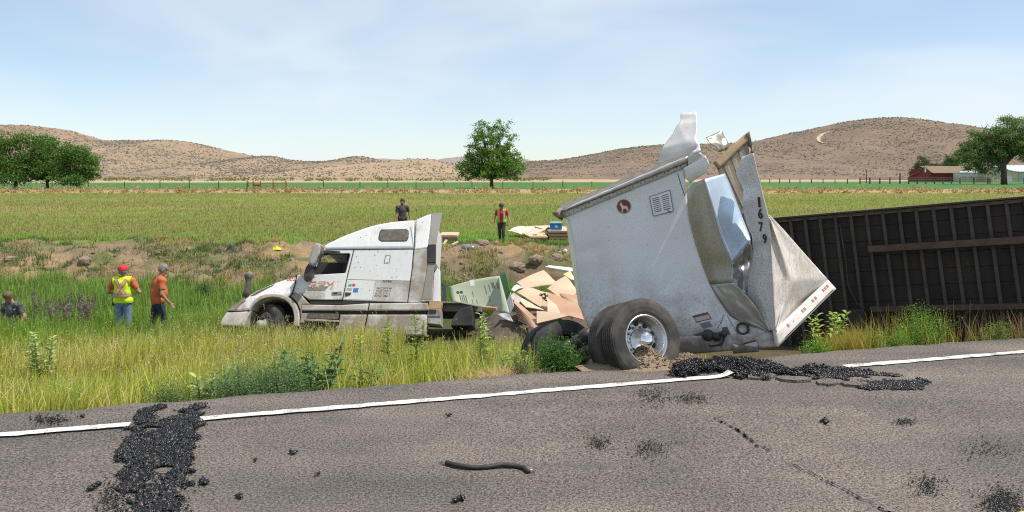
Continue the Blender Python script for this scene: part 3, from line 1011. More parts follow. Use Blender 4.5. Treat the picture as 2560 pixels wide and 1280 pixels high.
tpart('lower_fairing', [(1055, 915), (1268, 915), (1235, 1085), (1010, 1085), (1046, 985)], MUD_FAIR, -.05, .25, .03)
tpart('lower_fairing', [(1278, 915), (1745, 915), (1752, 935), (1742, 1085), (1245, 1085)], MUD_FAIR, -.05, .25, .03)
tpart('step_well', [(776, 980), (1045, 980), (1010, 1085), (776, 1085)], BLACK_PL, .1, .3, .0)
# bonnet and mudguard
XR, ZR = tl(706, 800)
def hood_y(x, y, z):
    k = .09 * (XR - x) + .30 * (z - ZR)
    return y + k if y < WID / 2 else y - k
hood = tpart('hood', [(706, 596), (655, 607), (600, 620), (560, 633), (520, 648), (480, 664), (440, 682), (410, 694), (380, 708), (355, 722), (330, 738), (310, 752), (290, 766), (270, 778), (250, 792), (225, 813), (200, 836), (170, 860), (140, 884), (250, 886), (349, 876), (375, 835), (395, 815), (420, 800), (445, 790), (470, 783), (500, 779), (530, 778), (560, 782), (590, 790), (620, 801), (668, 752), (690, 680)], WHITE_MUD, -.05, WID + .05, .05, hood_y)
tpart('headlight', [(322, 757), (345, 738), (400, 706), (450, 685), (512, 660), (500, 674), (455, 696), (400, 728), (360, 752)], mat('dirty_headlight', (.17, .125, .09), (.10, .08, .065), scale=8, rough=.4), -.065, .25, .008, hood_y, parent=hood)
tpart('grille_surround', [(138, 884), (170, 858), (200, 834), (250, 790), (280, 772), (288, 800), (240, 840), (205, 886)], muddy('grille_mud', (.25, .22, .19), mud=(.22, .175, .14), lo=.3, hi=.6), -.055, WID, .02, lambda x, y, z: hood_y(x, y, z) - (.02 if y < 1 else -.02), parent=hood)
arc = [(300, 1002), (306, 960), (318, 925), (335, 890), (352, 862), (378, 832), (420, 800), (470, 783), (520, 778), (570, 784), (615, 800), (650, 830), (675, 868), (688, 915), (690, 960), (680, 1010)]
arc_o = [(728, 1010), (732, 950), (726, 890), (706, 838), (678, 802), (642, 776), (598, 758), (550, 750), (500, 750), (450, 757), (408, 773), (372, 800), (345, 836), (326, 872)]
tpart('wheel_arch', arc[3:] + arc_o, muddy('arch_mud', (.55, .52, .48), mud=(.42, .36, .30), lo=.25, hi=.6, rough=.6), -.075, .12, .02, yl=-.05)
tpart('cowl_fender', [(672, 752), (704, 742), (730, 755), (812, 830), (745, 836), (750, 884), (742, 950), (738, 880), (718, 830), (690, 792), (655, 764)], MUD_FAIR, -.03, .2, .015)
tpart('cowl_panel', [(712, 597), (742, 603), (760, 605), (716, 722), (752, 764), (808, 830), (730, 756), (702, 740), (674, 748), (695, 680)], WHITE_MUD, -.01, .2, .01)
tpart('seam', [(708, 596), (713, 596), (694, 684), (674, 752), (624, 797), (620, 795), (668, 750), (690, 680)], SEAM, -.056, .0, 0, yl=-.05)
tpart('arch_liner', [(330, 900), (380, 835), (470, 786), (570, 786), (650, 832), (690, 920), (690, 1085), (300, 1085), (302, 980)], SEAM, .62, .70, 0, yl=.3)
tpart('bumper', [(138, 892), (250, 892), (345, 883), (333, 905), (318, 940), (302, 1000), (298, 1012), (200, 1014), (104, 1006), (97, 985), (106, 950), (122, 918)], muddy('bumper_mud', (.50, .48, .45), mud=(.40, .345, .29), lo=.3, hi=.62, rough=.5), -.06, WID + .06, .04, hood_y)
tpart('bumper_lip', [(112, 1000), (300, 1006), (296, 1060), (150, 1060)], SEAM, .1, WID - .1, .0, hood_y)
# bonnet mirror (camera on a stalk)
bm_ = []
for (a, b2, r) in [(302, 775, .10), (312, 735, .095), (322, 690, .075), (322, 650, .07), (325, 625, .10), (330, 605, .13), (332, 585, .10), (330, 572, .03)]:
    x_, z_ = tl(a, b2, .12); bm_.append((Vector((x_, .12, z_)), r * .9))
part('hood_mirror', *tube([q[0] for q in bm_], [q[1] for q in bm_], 14), muddy('mirror_mud', (.05, .045, .042), mud=(.24, .2, .165), lo=.45, hi=.6), truck, local=True, smooth=True)
# door mirrors
mm = tpart('door_mirror', [(868, 345), (900, 352), (912, 380), (905, 430), (880, 470), (858, 510), (838, 528), (810, 520), (808, 490), (820, 440), (840, 375)], muddy('mirror_shell', (.32, .31, .31), mud=(.36, .31, .26), lo=.4, hi=.75, rough=.4), -.42, -.18, .05, yl=-.35)
tpart('mirror_glass', [(895, 360), (915, 372), (912, 425), (890, 465), (880, 455)], GLASS_D, -.40, -.2, .01, parent=mm, yl=-.35)
tpart('mirror_arm', [(806, 500), (848, 515), (838, 560), (818, 612), (768, 640), (762, 600), (780, 540)], BLACK_PL, -.32, -.02, .04, parent=mm, yl=-.3)
tpart('antenna', [(877, 344), (879, 344), (982, 86), (981, 86)], STEEL, -.2, -.194, 0, yl=-.2)
# stickers and lettering on the side (print lying on the paint)
def side_text(name, s, bl, br, h, mt, y=-.012, bold=.02, space=1., stretch=True, slant=0., parent=None):
    V2, Fc, w = text2d(s, bold, space)
    p0 = Vector(tl(*bl)); p1 = Vector(tl(*br))
    ex = (p1 - p0)
    up = Vector(tl(bl[0] + slant, bl[1] - h)) - p0
    V = [(p0.x + ex.x * a / w + up.x * b, y, p0.y + ex.y * a / w + up.y * b) for a, b in V2]
    return part(name, V, Fc, mt, parent or truck, local=True)
def strokes(lines, w):
    V, Fc = [], []
    for ln in lines:
        for a, b in zip(ln[:-1], ln[1:]):
            A, B = Vector(a), Vector(b)
            d = (B - A).normalized(); nn = Vector((-d.y, d.x)) * w / 2
            A = A - d * w * .3; B = B + d * w * .3
            n = len(V)
            V += [A - nn, A + nn, B + nn, B - nn]
            Fc.append((n, n + 1, n + 2, n + 3))
    return V, Fc
RPM_L = ([[(0, 1), (.75, 1), (.9, .85), (.85, .6), (.45, .5), (.3, .35), (.55, 0)]],
         [[(1.25, .05), (1.45, .5), (2.05, .55), (2.25, .75), (2.2, 1), (1.25, .95)]],
         [[(2.55, 1), (2.95, .55), (3.45, 1), (3.25, 0)]])
p0 = Vector(tl(812, 704)); ex = (Vector(tl(1006, 708)) - p0) / 3.55; up = Vector(tl(820, 652)) - p0
for ln in RPM_L:
    rpm = strokes(ln, .17)
    part('lettering', [(p0.x + ex.x * a[0] + up.x * a[1], -.0155 - .0002 * i, p0.y + ex.y * a[0] + up.y * a[1]) for i, a in enumerate(rpm[0])], rpm[1], ORANGE, truck, local=True)
tpart('grey_bar', [(800, 692), (965, 690), (938, 720), (794, 722)], GREYBAR, -.0125, -.006, 0)
side_text('number', '002', (617, 642), (688, 638), 34, RED_L, y=-.0, slant=3)
for o_ in [bpy.data.objects[n_] for n_ in ('number',)]:
    for v in o_.data.vertices: v.co.y = hood_y(v.co.x, -.05, v.co.z) - .006
side_text('lettering', 'RPM', (1400, 658), (1468, 660), 14, DGREY_L)
for i, (s, xx) in enumerate([('MC 03765', 1352), ('DOT 30275', 1346), ('ILCC 21972', 1340), ('KYU 4801', 1334)]):
    side_text('lettering', s, (xx, 712 + i * 20.5), (xx + 120, 714 + i * 20.5), 14, DGREY_L)
tpart('sticker', [(1163, 706), (1202, 704), (1198, 738), (1160, 738)], BLUE_ST, -.004, .005, 0)
tpart('sticker', [(1125, 674), (1152, 672), (1148, 690), (1120, 690)], GREEN_ST, -.004, .005, 0)
tpart('sticker', [(1155, 673), (1180, 673), (1176, 690), (1152, 690)], mat('red_sticker', (.5, .08, .07), rough=.5), -.004, .005, 0)
tpart('sticker', [(1112, 702), (1152, 704), (1150, 722), (1110, 722)], mat('grey_sticker', (.42, .38, .38), rough=.5), -.004, .005, 0)

# front wheel, steered
def wheel(parent, centre, axis, r, w, rim_r, tyre_mat, rim_mat, name='wheel', hub=True, local=True, deep=.10, nuts=True, hub_mat=None):
    """axis points to the outside; rim dished inwards"""
    ax = Vector(axis).normalized(); c = Vector(centre)
    h = w / 2
    prof = [(-h * .80, rim_r), (-h * .96, rim_r + .05), (-h, rim_r + (r - rim_r) * .5), (-h * .93, r - .045), (-h * .80, r - .012)]
    for k in range(5):        # ribs of the tread
        a, b = -h * .80 + k * h * .32, -h * .80 + (k + 1) * h * .32
        prof += [(a + .004, r), (b - .012, r), (b - .008, r - .014), (b - .002, r - .014)]
    prof += [(h * .80, r - .012), (h * .93, r - .045), (h, rim_r + (r - rim_r) * .5), (h * .96, rim_r + .05), (h * .80, rim_r)]
    wh = part(name, *lathe(prof, ax, c, 56), tyre_mat, parent, smooth=False, local=local)
    rp = [(h * .80, rim_r + .012), (h * .86, rim_r + .012), (h * .84, rim_r - .01), (h * .5, rim_r - .022), (h * .80 - deep - .03, rim_r - .055), (h * .80 - deep - .05, rim_r - .075), (h * .8 - deep - .03, rim_r * .55), (h * .8 - deep - .03, .10)]
    part('rim', *lathe(rp, ax, c, 48), rim_mat, wh, smooth=True, local=local)
    if hub:
        hp = [(h * .8 - deep - .04, .145), (h * .8 - deep + .02, .14), (h * .8 - deep + .03, .105), (h * .8 - deep + .13, .10), (h * .8 - deep + .165, .085), (h * .8 - deep + .18, .04), (h * .8 - deep + .182, .001)]
        part('hub', *lathe(hp, ax, c, 28), hub_mat or CHROME, wh, smooth=True, local=local)
        a = ax.cross(Vector((0, 0, 1))).normalized(); b = ax.cross(a)
        for k in range(10):
            q = 2 * math.pi * (k + .5) / 10
            pc = c + ax * (h * .8 - deep - .024) + (a * math.cos(q) + b * math.sin(q)) * rim_r * .72
            part('hand_hole', *lathe([(0, .001), (0, .028), (-.004, .03)], ax, pc, 14), SEAM, wh, local=local)
        if nuts:
            for k in range(10):
                q = 2 * math.pi * k / 10
                pc = c + ax * (h * .8 - deep - .03) + (a * math.cos(q) + b * math.sin(q)) * .168
                part('wheel_nut', *lathe([(0, .017), (.03, .016), (.034, .001)], ax, pc, 6), STEEL, wh, local=local)
    return wh
fx, fz = tl(470, 1000, .15)
wheel(truck, (fx, .30, fz), (-.62, -.78, 0), .51, .30, .29, TYRE, mat('dusty_rim', (.42, .38, .34), (.32, .28, .24), scale=6, rough=.7), deep=-.02, hub_mat=mat('dusty_hub', (.36, .33, .30), rough=.7))
# frame rails and deck behind the cab
RAIL = muddy('frame_rail_mud', (.20, .18, .165), mud=(.22, .175, .14), lo=.35, hi=.6)
tpart('frame_rail', [(1760, 815), (2178, 822), (2185, 880), (1765, 872)], RAIL, .45, .55, .01, yl=.2)
tpart('frame_rail', [(1760, 815), (2178, 822), (2185, 880), (1765, 872)], RAIL, 1.45, 1.55, .01, yl=.2)
tpart('deck_plate', [(1700, 800), (2170, 815), (2170, 822), (1700, 812)], muddy('deck_plate_mud', (.36, .33, .30), mud=(.24, .2, .16), lo=.4, hi=.7), .3, 1.9, .004, yl=.2)
bb = tpart('battery_box', [(1762, 878), (1860, 868), (1862, 1000), (1752, 990)], muddy('battery_mud', (.42, .40, .37), mud=(.26, .21, .17), lo=.4, hi=.6), .0, .5, .02)
tpart('box_opening', [(1768, 880), (1825, 876), (1822, 912), (1768, 914)], SEAM, -.006, .02, 0, parent=bb)
tpart('box_strap', [(1745, 918), (1858, 925), (1858, 934), (1745, 930)], STEEL, -.015, .02, .003, parent=bb)
fp = [(1945, 1010), (1955, 960), (1980, 915), (2015, 878), (2060, 858), (2112, 852), (2118, 880), (2122, 1010)]
tpart('rear_fender', fp, BLACK_PL, .05, .75, .02, yl=.1)
# wooden block on the frame
tpart('timber', [(1764, 812), (1874, 812), (1860, 868), (1766, 872)], mat('raw_timber', (.50, .33, .19), (.38, .24, .13), scale=6, rough=.8, stretch=(1, 8, 8)), .1, .4, .005)
# ================================================================== the torn trailer section standing on its axle
def z2(x, y): return (1300 + x / 1.883, 250 + y / 1.883)
TW_SHADE = mat('trailer_white_paint', (.72, .73, .74), (.66, .66, .66), scale=2.5, rough=.38, lo=.4, hi=.8, bstr=.05, bscale=3)
m, t, b, o = new_mat('trailer_white_spattered')
n1 = noise(t, 1.4, 6, .6)
base = mixc(t, ramp(t, n1, .35, .75, 0, .5), (.71, .725, .74), (.55, .55, .55))
tcn = node(t, 'ShaderNodeTexCoord'); sp = node(t, 'ShaderNodeSeparateXYZ'); t.links.new(tcn.outputs['Object'], sp.inputs[0])
low = ramp(t, sp.outputs['Z'], 1.45, .25, 0, 1)
spk = ramp(t, noise(t, 38, 5, .75), .52, .62)
ml = node(t, 'ShaderNodeMath', operation='MULTIPLY'); t.links.new(low, ml.inputs[0]); t.links.new(spk, ml.inputs[1])
base = mixc(t, ml.outputs[0], base, (.20, .16, .13))
film = node(t, 'ShaderNodeMath', operation='MULTIPLY'); t.links.new(low, film.inputs[0]); t.links.new(ramp(t, noise(t, 3, 5), .3, .7), film.inputs[1])
base = mixc(t, film.outputs[0], base, (.26, .21, .17))
scuff = ramp(t, noise(t, 6, 6, .7, stretch=(.6, .6, 4)), .66, .74, 0, .5)
base = mixc(t, scuff, base, (.36, .35, .34))
t.links.new(base, b.inputs['Base Color']); b.inputs['Roughness'].default_value = .55
bump(t, b, noise(t, 1.2, 3), .10, .05)
W_SPAT = m
SILVER = mat('bare_aluminium_sheet', (.44, .42, .39), (.34, .32, .29), scale=2, rough=.42, metal=.35, bstr=.12, bscale=4, bdist=.03)
m, t, b, o = new_mat('speckled_white_sheet')
cc = mixc(t, ramp(t, noise(t, 75, 3, .7), .46, .62), (.62, .62, .62), (.34, .32, .30))
cc = mixc(t, ramp(t, noise(t, 4, 4), .5, .8, 0, .5), cc, (.45, .41, .37))
t.links.new(cc, b.inputs['Base Color']); b.inputs['Roughness'].default_value = .55
bump(t, b, noise(t, 70, 3), .4, .006)
SPECK = m
m, t, b, o = new_mat('dirty_sunlit_sheet')
st_ = noise(t, 26, 5, .75, stretch=(1, 1, .45), dist=1.0)
cc = mixc(t, ramp(t, st_, .42, .66), (.70, .66, .61), (.42, .35, .29))
cc = mixc(t, ramp(t, noise(t, 2.0, 5), .45, .75, 0, .8), cc, (.48, .41, .34))
cc = mixc(t, ramp(t, noise(t, 60, 3, .7), .62, .68, 0, .7), cc, (.22, .17, .13))
t.links.new(cc, b.inputs['Base Color']); b.inputs['Roughness'].default_value = .65
bump(t, b, st_, .3, .01)
DIRTY = m
RAILW = mat('rail_aluminium', (.60, .60, .59), (.48, .47, .45), scale=7, rough=.45, metal=.35)
EDGE_D = mat('torn_dark_edge', (.10, .09, .08), (.22, .18, .14), scale=9, rough=.7)
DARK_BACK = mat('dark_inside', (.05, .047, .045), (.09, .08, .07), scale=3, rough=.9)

tr = thing('torn_trailer_section', 'torn white box trailer section tilted on its wheels at the road edge', 'trailer', (1.6, 10.6, -.3))

def patch(left, right, nu, nv, dent=0.0, dseed=1, dscale=.5, back=.012, bow=0.0, zfun=None):
    """sheet between two edge lines given as (x, y, distance) in the 1.883x enlargement; real thickness"""
    A, B = resample(left, nv), resample(right, nv)
    pts = np.zeros((nv, nu, 3))
    for j in range(nv):
        for i in range(nu):
            k = i / (nu - 1)
            q = A[j] * (1 - k) + B[j] * k
            u, v = z2(q[0], q[1])
            Y = q[2] - bow * math.sin(math.pi * k) * math.sin(math.pi * j / (nv - 1))
            pts[j, i] = (u, v, Y)
    a, b = np.meshgrid(np.linspace(0, 1, nu), np.linspace(0, 1, nv))
    if dent:
        pts[:, :, 2] += (fbm(a / dscale, b / dscale, dseed, 3) - .5) * dent
    if zfun is not None:
        pts[:, :, 2] += zfun(a, b)
    Y = pts[:, :, 2]
    X = (pts[:, :, 0] - 1280) / F * Y; Z = CAMZ + (HV - pts[:, :, 1]) / F * Y
    W3 = np.stack([X, Y, Z], -1)
    # normal towards the camera side
    du = np.gradient(W3, axis=1); dv = np.gradient(W3, axis=0)
    N = np.cross(du, dv); N /= np.linalg.norm(N, axis=-1, keepdims=True) + 1e-9
    flip = np.sign((N * (W3 - np.array([0, 0, CAMZ]))).sum(-1).mean())
    N = N * flip          # pointing away from the camera
    Bk = W3 + N * back
    V = np.concatenate([W3.reshape(-1, 3), Bk.reshape(-1, 3)])
    n = nu * nv
    ii = np.arange(nv - 1)[:, None] * nu + np.arange(nu - 1)[None, :]
    Fa = np.stack([ii, ii + 1, ii + nu + 1, ii + nu], -1).reshape(-1, 4)
    Fb = Fa[:, ::-1] + n
    ring = [(0, i) for i in range(nu)] + [(j, nu - 1) for j in range(1, nv)] + [(nv - 1, i) for i in range(nu - 2, -1, -1)] + [(j, 0) for j in range(nv - 2, 0, -1)]
    idx = [j * nu + i for j, i in ring]
    Fr = np.array([(idx[k], idx[k - 1], idx[k - 1] + n, idx[k] + n) for k in range(len(idx))])
    def surf(a_, b_, off=.004):
        fi, fj = np.clip(a_, 0, 1) * (nu - 1), np.clip(b_, 0, 1) * (nv - 1)
        i0, j0 = min(int(fi), nu - 2), min(int(fj), nv - 2)
        x_, y_ = fi - i0, fj - j0
        def L_(M_): return (M_[j0, i0] * (1 - x_) + M_[j0, i0 + 1] * x_) * (1 - y_) + (M_[j0 + 1, i0] * (1 - x_) + M_[j0 + 1, i0 + 1] * x_) * y_
        return Vector(L_(W3) - L_(N) * off)
    def surf_px(u, v, off=.004):
        """point of the sheet seen at a pixel: search its grid"""
        q = np.array(z2(u, v))
        dd = (pts[:, :, 0] - q[0]) ** 2 + (pts[:, :, 1] - q[1]) ** 2
        j, i = np.unravel_index(np.argmin(dd), dd.shape)
        d = Vector(((q[0] - 1280) / F, 1, (HV - q[1]) / F))
        p, nn = Vector(W3[j, i]), Vector(N[j, i])
        k = (p - nn * off - CAMP).dot(nn) / d.dot(nn)
        return CAMP + d * k
    return V, np.concatenate([Fa, Fb, Fr]), surf, surf_px

# main side wall
wl = [(205, 548, 11.25), (228, 568, 11.25), (243, 620, 11.22), (256, 700, 11.2), (270, 820, 11.2), (285, 950, 11.15), (310, 1040, 11.1), (340, 1130, 11.05), (350, 1190, 11.0)]
wr = [(772, 320, 10.85), (778, 380, 10.85), (785, 450, 10.84), (795, 560, 10.8), (828, 690, 10.72), (862, 790, 10.66), (890, 862, 10.62), (930, 935, 10.55), (985, 1015, 10.45), (1060, 1060, 10.35), (1165, 1086, 10.25), (1200, 1100, 10.2)]
def wdent(a, b):
    d = -.10 * np.exp(-((b - .74) / .2) ** 2) * np.exp(-((a - .45) / .5) ** 2) + .03 * np.exp(-((a - .22) / .05) ** 2) * sstep(.15, .5, b)
    d += .02 * np.exp(-((a - .33 - .12 * b) / .05) ** 2) * sstep(.35, .6, b) - .07 * np.exp(-((a - .75) / .18) ** 2 - ((b - .9) / .2) ** 2)
    return d + .02 * np.exp(-((b - .28) / .04) ** 2) * np.exp(-((a - .12) / .12) ** 2)
V, Fc, wsurf, wpx = patch(wl, wr, 46, 46, .03, 5, .4, .03, zfun=wdent)
wall = part('side_wall', V, Fc, W_SPAT, tr, smooth=True)
# skirt below the wall, bottom rail
V, Fc, s_, spx = patch([(600, 1120, 10.6), (640, 1175, 10.55), (700, 1205, 10.5)], [(1195, 1096, 10.15), (1212, 1130, 10.12), (1215, 1162, 10.12)], 24, 8, .02, 3, .3, .05)
skirt = part('bottom_rail', V, Fc, muddy('bottom_rail_paint', (.62, .60, .58), mud=(.22, .18, .15), lo=.42, hi=.62), tr, smooth=True)
V, Fc, s_, _ = patch([(1000, 1150, 10.12), (1005, 1195, 10.12)], [(1120, 1168, 10.08), (1128, 1185, 10.08)], 8, 4, 0, 3, .3, .04)
part('rail_lip', V, Fc, EDGE_D, tr)
# left end: folded return of the wall
V, Fc, _, _ = patch([(214, 560, 11.6), (232, 690, 11.55), (252, 830, 11.5), (275, 970, 11.45), (318, 1035, 11.3)], [(230, 566, 11.25), (257, 700, 11.2), (272, 820, 11.2), (300, 950, 11.15), (345, 1020, 11.1)], 8, 24, .12, 8, .25, .02)
part('wall_return', V, Fc, TW_SHADE, tr, smooth=True)
# top rail with rivets and dark roof edge
V, Fc, _, rpx = patch([(196, 520, 11.22), (206, 556, 11.24)], [(790, 265, 10.78), (792, 312, 10.82)], 40, 5, .015, 4, .2, .06)
rail = part('top_rail', V, Fc, RAILW, tr)
V, Fc, _, _ = patch([(172, 528, 11.2), (182, 506, 11.3), (205, 505, 11.35)], [(178, 556, 11.2), (205, 550, 11.2), (208, 520, 11.3)], 6, 5, .02, 6, .4, .08)
part('rail_end', V, Fc, EDGE_D, tr)
V, Fc, _, _ = patch([(178, 500, 11.9), (196, 522, 11.2)], [(800, 236, 11.5), (846, 262, 10.74)], 40, 5, .02, 9, .2, .03)
part('roof_edge', V, Fc, EDGE_D, tr)
V, Fc, _, bpx = patch([(788, 268, 10.76), (793, 318, 10.78)], [(846, 246, 10.7), (880, 282, 10.7)], 8, 6, .01, 4, .5, .05)
part('corner_bracket', V, Fc, RAILW, tr)
V, Fc, _, _ = patch([(770, 322, 10.8), (778, 365, 10.83), (800, 392, 10.85)], [(872, 262, 10.66), (893, 300, 10.66), (878, 340, 10.7)], 14, 10, .01, 14, .5, .02, bow=.02)
part('corner_cap', V, Fc, TW_SHADE, tr, smooth=True)
def rivets(px, pts, r, parent, mt):
    cc = 0
    for (x, y) in pts:
        p = px(x, y, .0)
        part('rivet', *lathe([(-.003, r), (.006, r * .8), (.008, .0005)], (CAMP - p).normalized(), p, 8), mt, parent)
RIV = mat('rivet_grey', (.20, .20, .20), rough=.5)
rivets(rpx, [(215 + (775 - 215) * k / 30, 538 - (538 - 300) * k / 30 + (4 if k % 3 else -6)) for k in range(31)], .012, rail, RIV)
rivets(bpx, [(805, 300), (822, 294), (840, 286), (858, 280)], .012, rail, RIV)
# standing flap of roof skin
V, Fc, _, _ = patch([(645, 303, 10.95), (655, 262, 10.95), (668, 225, 10.95), (690, 195, 10.98), (718, 160, 11.0), (732, 130, 11.03), (744, 112, 11.05), (757, 96, 11.1), (755, 74, 11.12), (759, 60, 11.13)], [(840, 242, 10.8), (848, 215, 10.8), (838, 200, 10.82), (826, 182, 10.85), (833, 160, 10.88), (835, 130, 10.92), (834, 100, 10.95), (832, 75, 11.0), (830, 62, 11.02), (829, 54, 11.05)], 22, 34, .012, 12, .5, .006, bow=-.01, zfun=lambda a, b: .10 * np.maximum(0, a * .7 + b - .85))
part('roof_skin_flap', V, Fc, mat('roof_skin', (.60, .61, .62), (.50, .46, .43), scale=3, rough=.5, metal=.25, bstr=.05, bscale=5), tr, smooth=True)
V, Fc, _, _ = patch([(790, 262, 10.75), (826, 240, 10.75)], [(850, 238, 10.7), (840, 200, 10.78)], 8, 5, .04, 7, .2, .01)
part('torn_strip', V, Fc, TW_SHADE, tr)
# logo plate
def disc_on(px, cx, cy, r, off, n=36):
    pts = [px(cx + r * math.cos(6.2832 * k / n), cy + r * math.sin(6.2832 * k / n), off) for k in range(n)]
    return pts, [tuple(range(n))]
lg = part('emblem', *disc_on(wpx, 489, 501, 33, .006), mat('emblem_red', (.23, .018, .02), (.15, .012, .015), scale=6, rough=.3), wall)
part('emblem_ring', *join(*[(lambda a: ([wpx(489 + a[0] * math.cos(q), 501 + a[0] * math.sin(q), .007) for q in np.linspace(0, 6.2832, 37)] + [wpx(489 + a[1] * math.cos(q), 501 + a[1] * math.sin(q), .007) for q in np.linspace(0, 6.2832, 37)], [(k, k + 1, k + 38, k + 37) for k in range(36)]))((31, 34))]), mat('emblem_gold', (.35, .30, .18), rough=.4), lg)
dog = [(465, 493), (472, 489), (474, 479), (479, 486), (483, 495), (491, 499), (501, 498), (507, 503), (508, 510), (513, 516), (511, 525), (508, 516), (505, 527), (502, 519), (500, 512), (490, 511), (485, 515), (484, 530), (478, 530), (480, 514), (476, 504), (472, 495)]
dv = [wpx(x, y, .011) for x, y in dog]
part('dog_silhouette', dv, [tuple(range(len(dv)))], mat('emblem_silver', (.62, .55, .48), rough=.4), lg)
# louvred vent
vq = [(610, 455), (705, 424), (722, 522), (628, 546)]
def vmap(a, b):
    p = [(1 - a) * (1 - b), a * (1 - b), a * b, (1 - a) * b]
    return (sum(k * q[0] for k, q in zip(p, vq)), sum(k * q[1] for k, q in zip(p, vq)))
vent = part('louvre_vent', *(lambda f, k: (f + k, [(0, 1, 2, 3), (0, 4, 5, 1), (1, 5, 6, 2), (2, 6, 7, 3), (3, 7, 4, 0)]))([wpx(*vmap(a, b), .014) for a, b in ((0, 0), (1, 0), (1, 1), (0, 1))], [wpx(*vmap(a, b), -.01) for a, b in ((0, 0), (1, 0), (1, 1), (0, 1))]), TW_SHADE, wall)
LOUV = mat('louvre_slot', (.13, .14, .16), rough=.6)
for cidx in (0, 1):
    for k in range(8):
        a0 = .10 + cidx * .45; b0 = .13 + k * .096
        pts = [wpx(*vmap(a0, b0 + .05), .015), wpx(*vmap(a0 + .34, b0 + .05), .015), wpx(*vmap(a0 + .34, b0 + .012), .026), wpx(*vmap(a0, b0 + .012), .026), wpx(*vmap(a0, b0 - .004), .015), wpx(*vmap(a0 + .34, b0 - .004), .015)]
        part('louvre', pts, [(3, 2, 5, 4)], TW_SHADE, vent)
        part('louvre_gap', pts[:4], [(0, 1, 2, 3)], LOUV, vent)
part('vent_frame', *join(*[tube([wpx(*vmap(*p), .016), wpx(*vmap(*q), .016)], .006, 6) for p, q in (((0, 0), (1, 0)), ((1, 0), (1, 1)), ((1, 1), (0, 1)), ((0, 1), (0, 0)))]), mat('vent_seal', (.28, .25, .23), rough=.6), vent)
part('vent_latch', *tube([wpx(694, 517, .02), wpx(710, 530, .03)], .007, 6), EDGE_D, vent)
# seams in the wall
def wseam(pts, w=.004):
    Pt = [wpx(x, y, .004) for x, y in pts]
    return part('panel_seam', *tube(Pt, w, 5), SEAM, wall)
wseam([(742, 345), (758, 400), (775, 450)])
wseam([(960, 1010), (945, 1050), (930, 1075)], .003)
wseam([(975, 1015), (1000, 1060), (1030, 1110)], .003)
rivets(wpx, [(x + 4 * math.sin(x), y) for x, y in [(420, 420 + 60 * k) for k in range(6)] + [(600, 380 + 60 * k) for k in range(7)] + [(735, 350 + 60 * k) for k in range(7)]], .006, wall, mat('rivet_pale', (.48, .48, .48), rough=.5))
# data plates and light socket
def plate(name, q, mt, off=.012, parent=wall):
    V_ = [wpx(x, y, off) for x, y in q]
    return part(name, V_ + [wpx(x, y, .0) for x, y in q], [(0, 1, 2, 3), (0, 4, 5, 1), (1, 5, 6, 2), (2, 6, 7, 3), (3, 7, 4, 0)], mt, parent)
PL_EDGE = mat('plate_edge', (.12, .05, .04), rough=.6)
PL_FACE = mat('plate_face', (.42, .38, .35), (.34, .30, .27), scale=9, rough=.6)
a_ = plate('warning_plate', [(811, 1016), (884, 998), (902, 1030), (832, 1048)], PL_EDGE, .010)
plate('plate_face', [(818, 1026), (886, 1009), (896, 1028), (833, 1043)], PL_FACE, .013, a_)
a_ = plate('data_plate', [(846, 1052), (890, 1040), (908, 1064), (862, 1076)], mat('plate_grey', (.16, .16, .17), rough=.5), .010)
a_ = plate('light_mount', [(820, 1102), (975, 1066), (1000, 1128), (850, 1150)], mat('light_mount_grey', (.11, .11, .115), rough=.5), .02)
sk = wpx(1049, 1076, .01)
part('light_socket', *lathe([(.0, .085), (.03, .085), (.03, .06), (-.03, .055), (-.03, .001)], (CAMP - sk), sk, 24), mat('socket_black', (.02, .018, .018), (.06, .05, .04), scale=9, rough=.8), wall, smooth=True)
for (x, y, r) in ((885, 1108, .08), (925, 1115, .06), (960, 1100, .045)):
    p = wpx(x, y, .08)
    part('brake_valve', *lathe([(-.08, r), (.02, r), (.06, r * .8), (.07, .001)], (CAMP - p), p, 14), BLACK_PL, wall, smooth=True)
part('air_line', *tube([wpx(850, 1140, .04), wpx(900, 1160, .08), wpx(950, 1150, .08), wpx(965, 1105, .06)], .012, 8), BLACK_PL, wall, smooth=True)
q = [(1052, 1145), (1112, 1128), (1124, 1160), (1064, 1176)]
V_ = [spx(x, y, .012) for x, y in q]
lb = part('label_plate', V_, [(0, 1, 2, 3)], mat('label_red_edge', (.25, .03, .03), rough=.5), skirt)
part('label_face', [spx(x, y, .016) for x, y in [(1056, 1152), (1114, 1136), (1121, 1159), (1066, 1173)]], [(0, 1, 2, 3)], mat('label_white', (.62, .62, .64), rough=.5), lb)

# folded bare sheet between the walls
ridge = [(868, 372, 10.45), (890, 440, 10.4), (920, 540, 10.35), (950, 650, 10.32), (975, 710, 10.3), (1000, 770, 10.32)]
V, Fc, _, _ = patch([(800, 398, 11.35), (781, 462, 11.35), (790, 560, 11.3), (824, 690, 11.2), (858, 790, 11.1), (888, 866, 10.95)], ridge + [(1000, 860, 10.3)], 12, 26, .02, 3, .4, .012, bow=.0)
part('folded_sheet', V, Fc, SILVER, tr, smooth=True)
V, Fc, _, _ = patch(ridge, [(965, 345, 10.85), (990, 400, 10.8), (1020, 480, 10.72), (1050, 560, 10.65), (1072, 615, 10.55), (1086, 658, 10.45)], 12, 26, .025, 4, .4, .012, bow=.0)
part('folded_sheet', V, Fc, mat('sky_tint_sheet', (.56, .67, .78), (.46, .54, .62), scale=2, rough=.42, metal=.6, bstr=.12, bscale=4, bdist=.03), tr, smooth=True)  # blue base colour puts the sky's reflection into the bare sheet
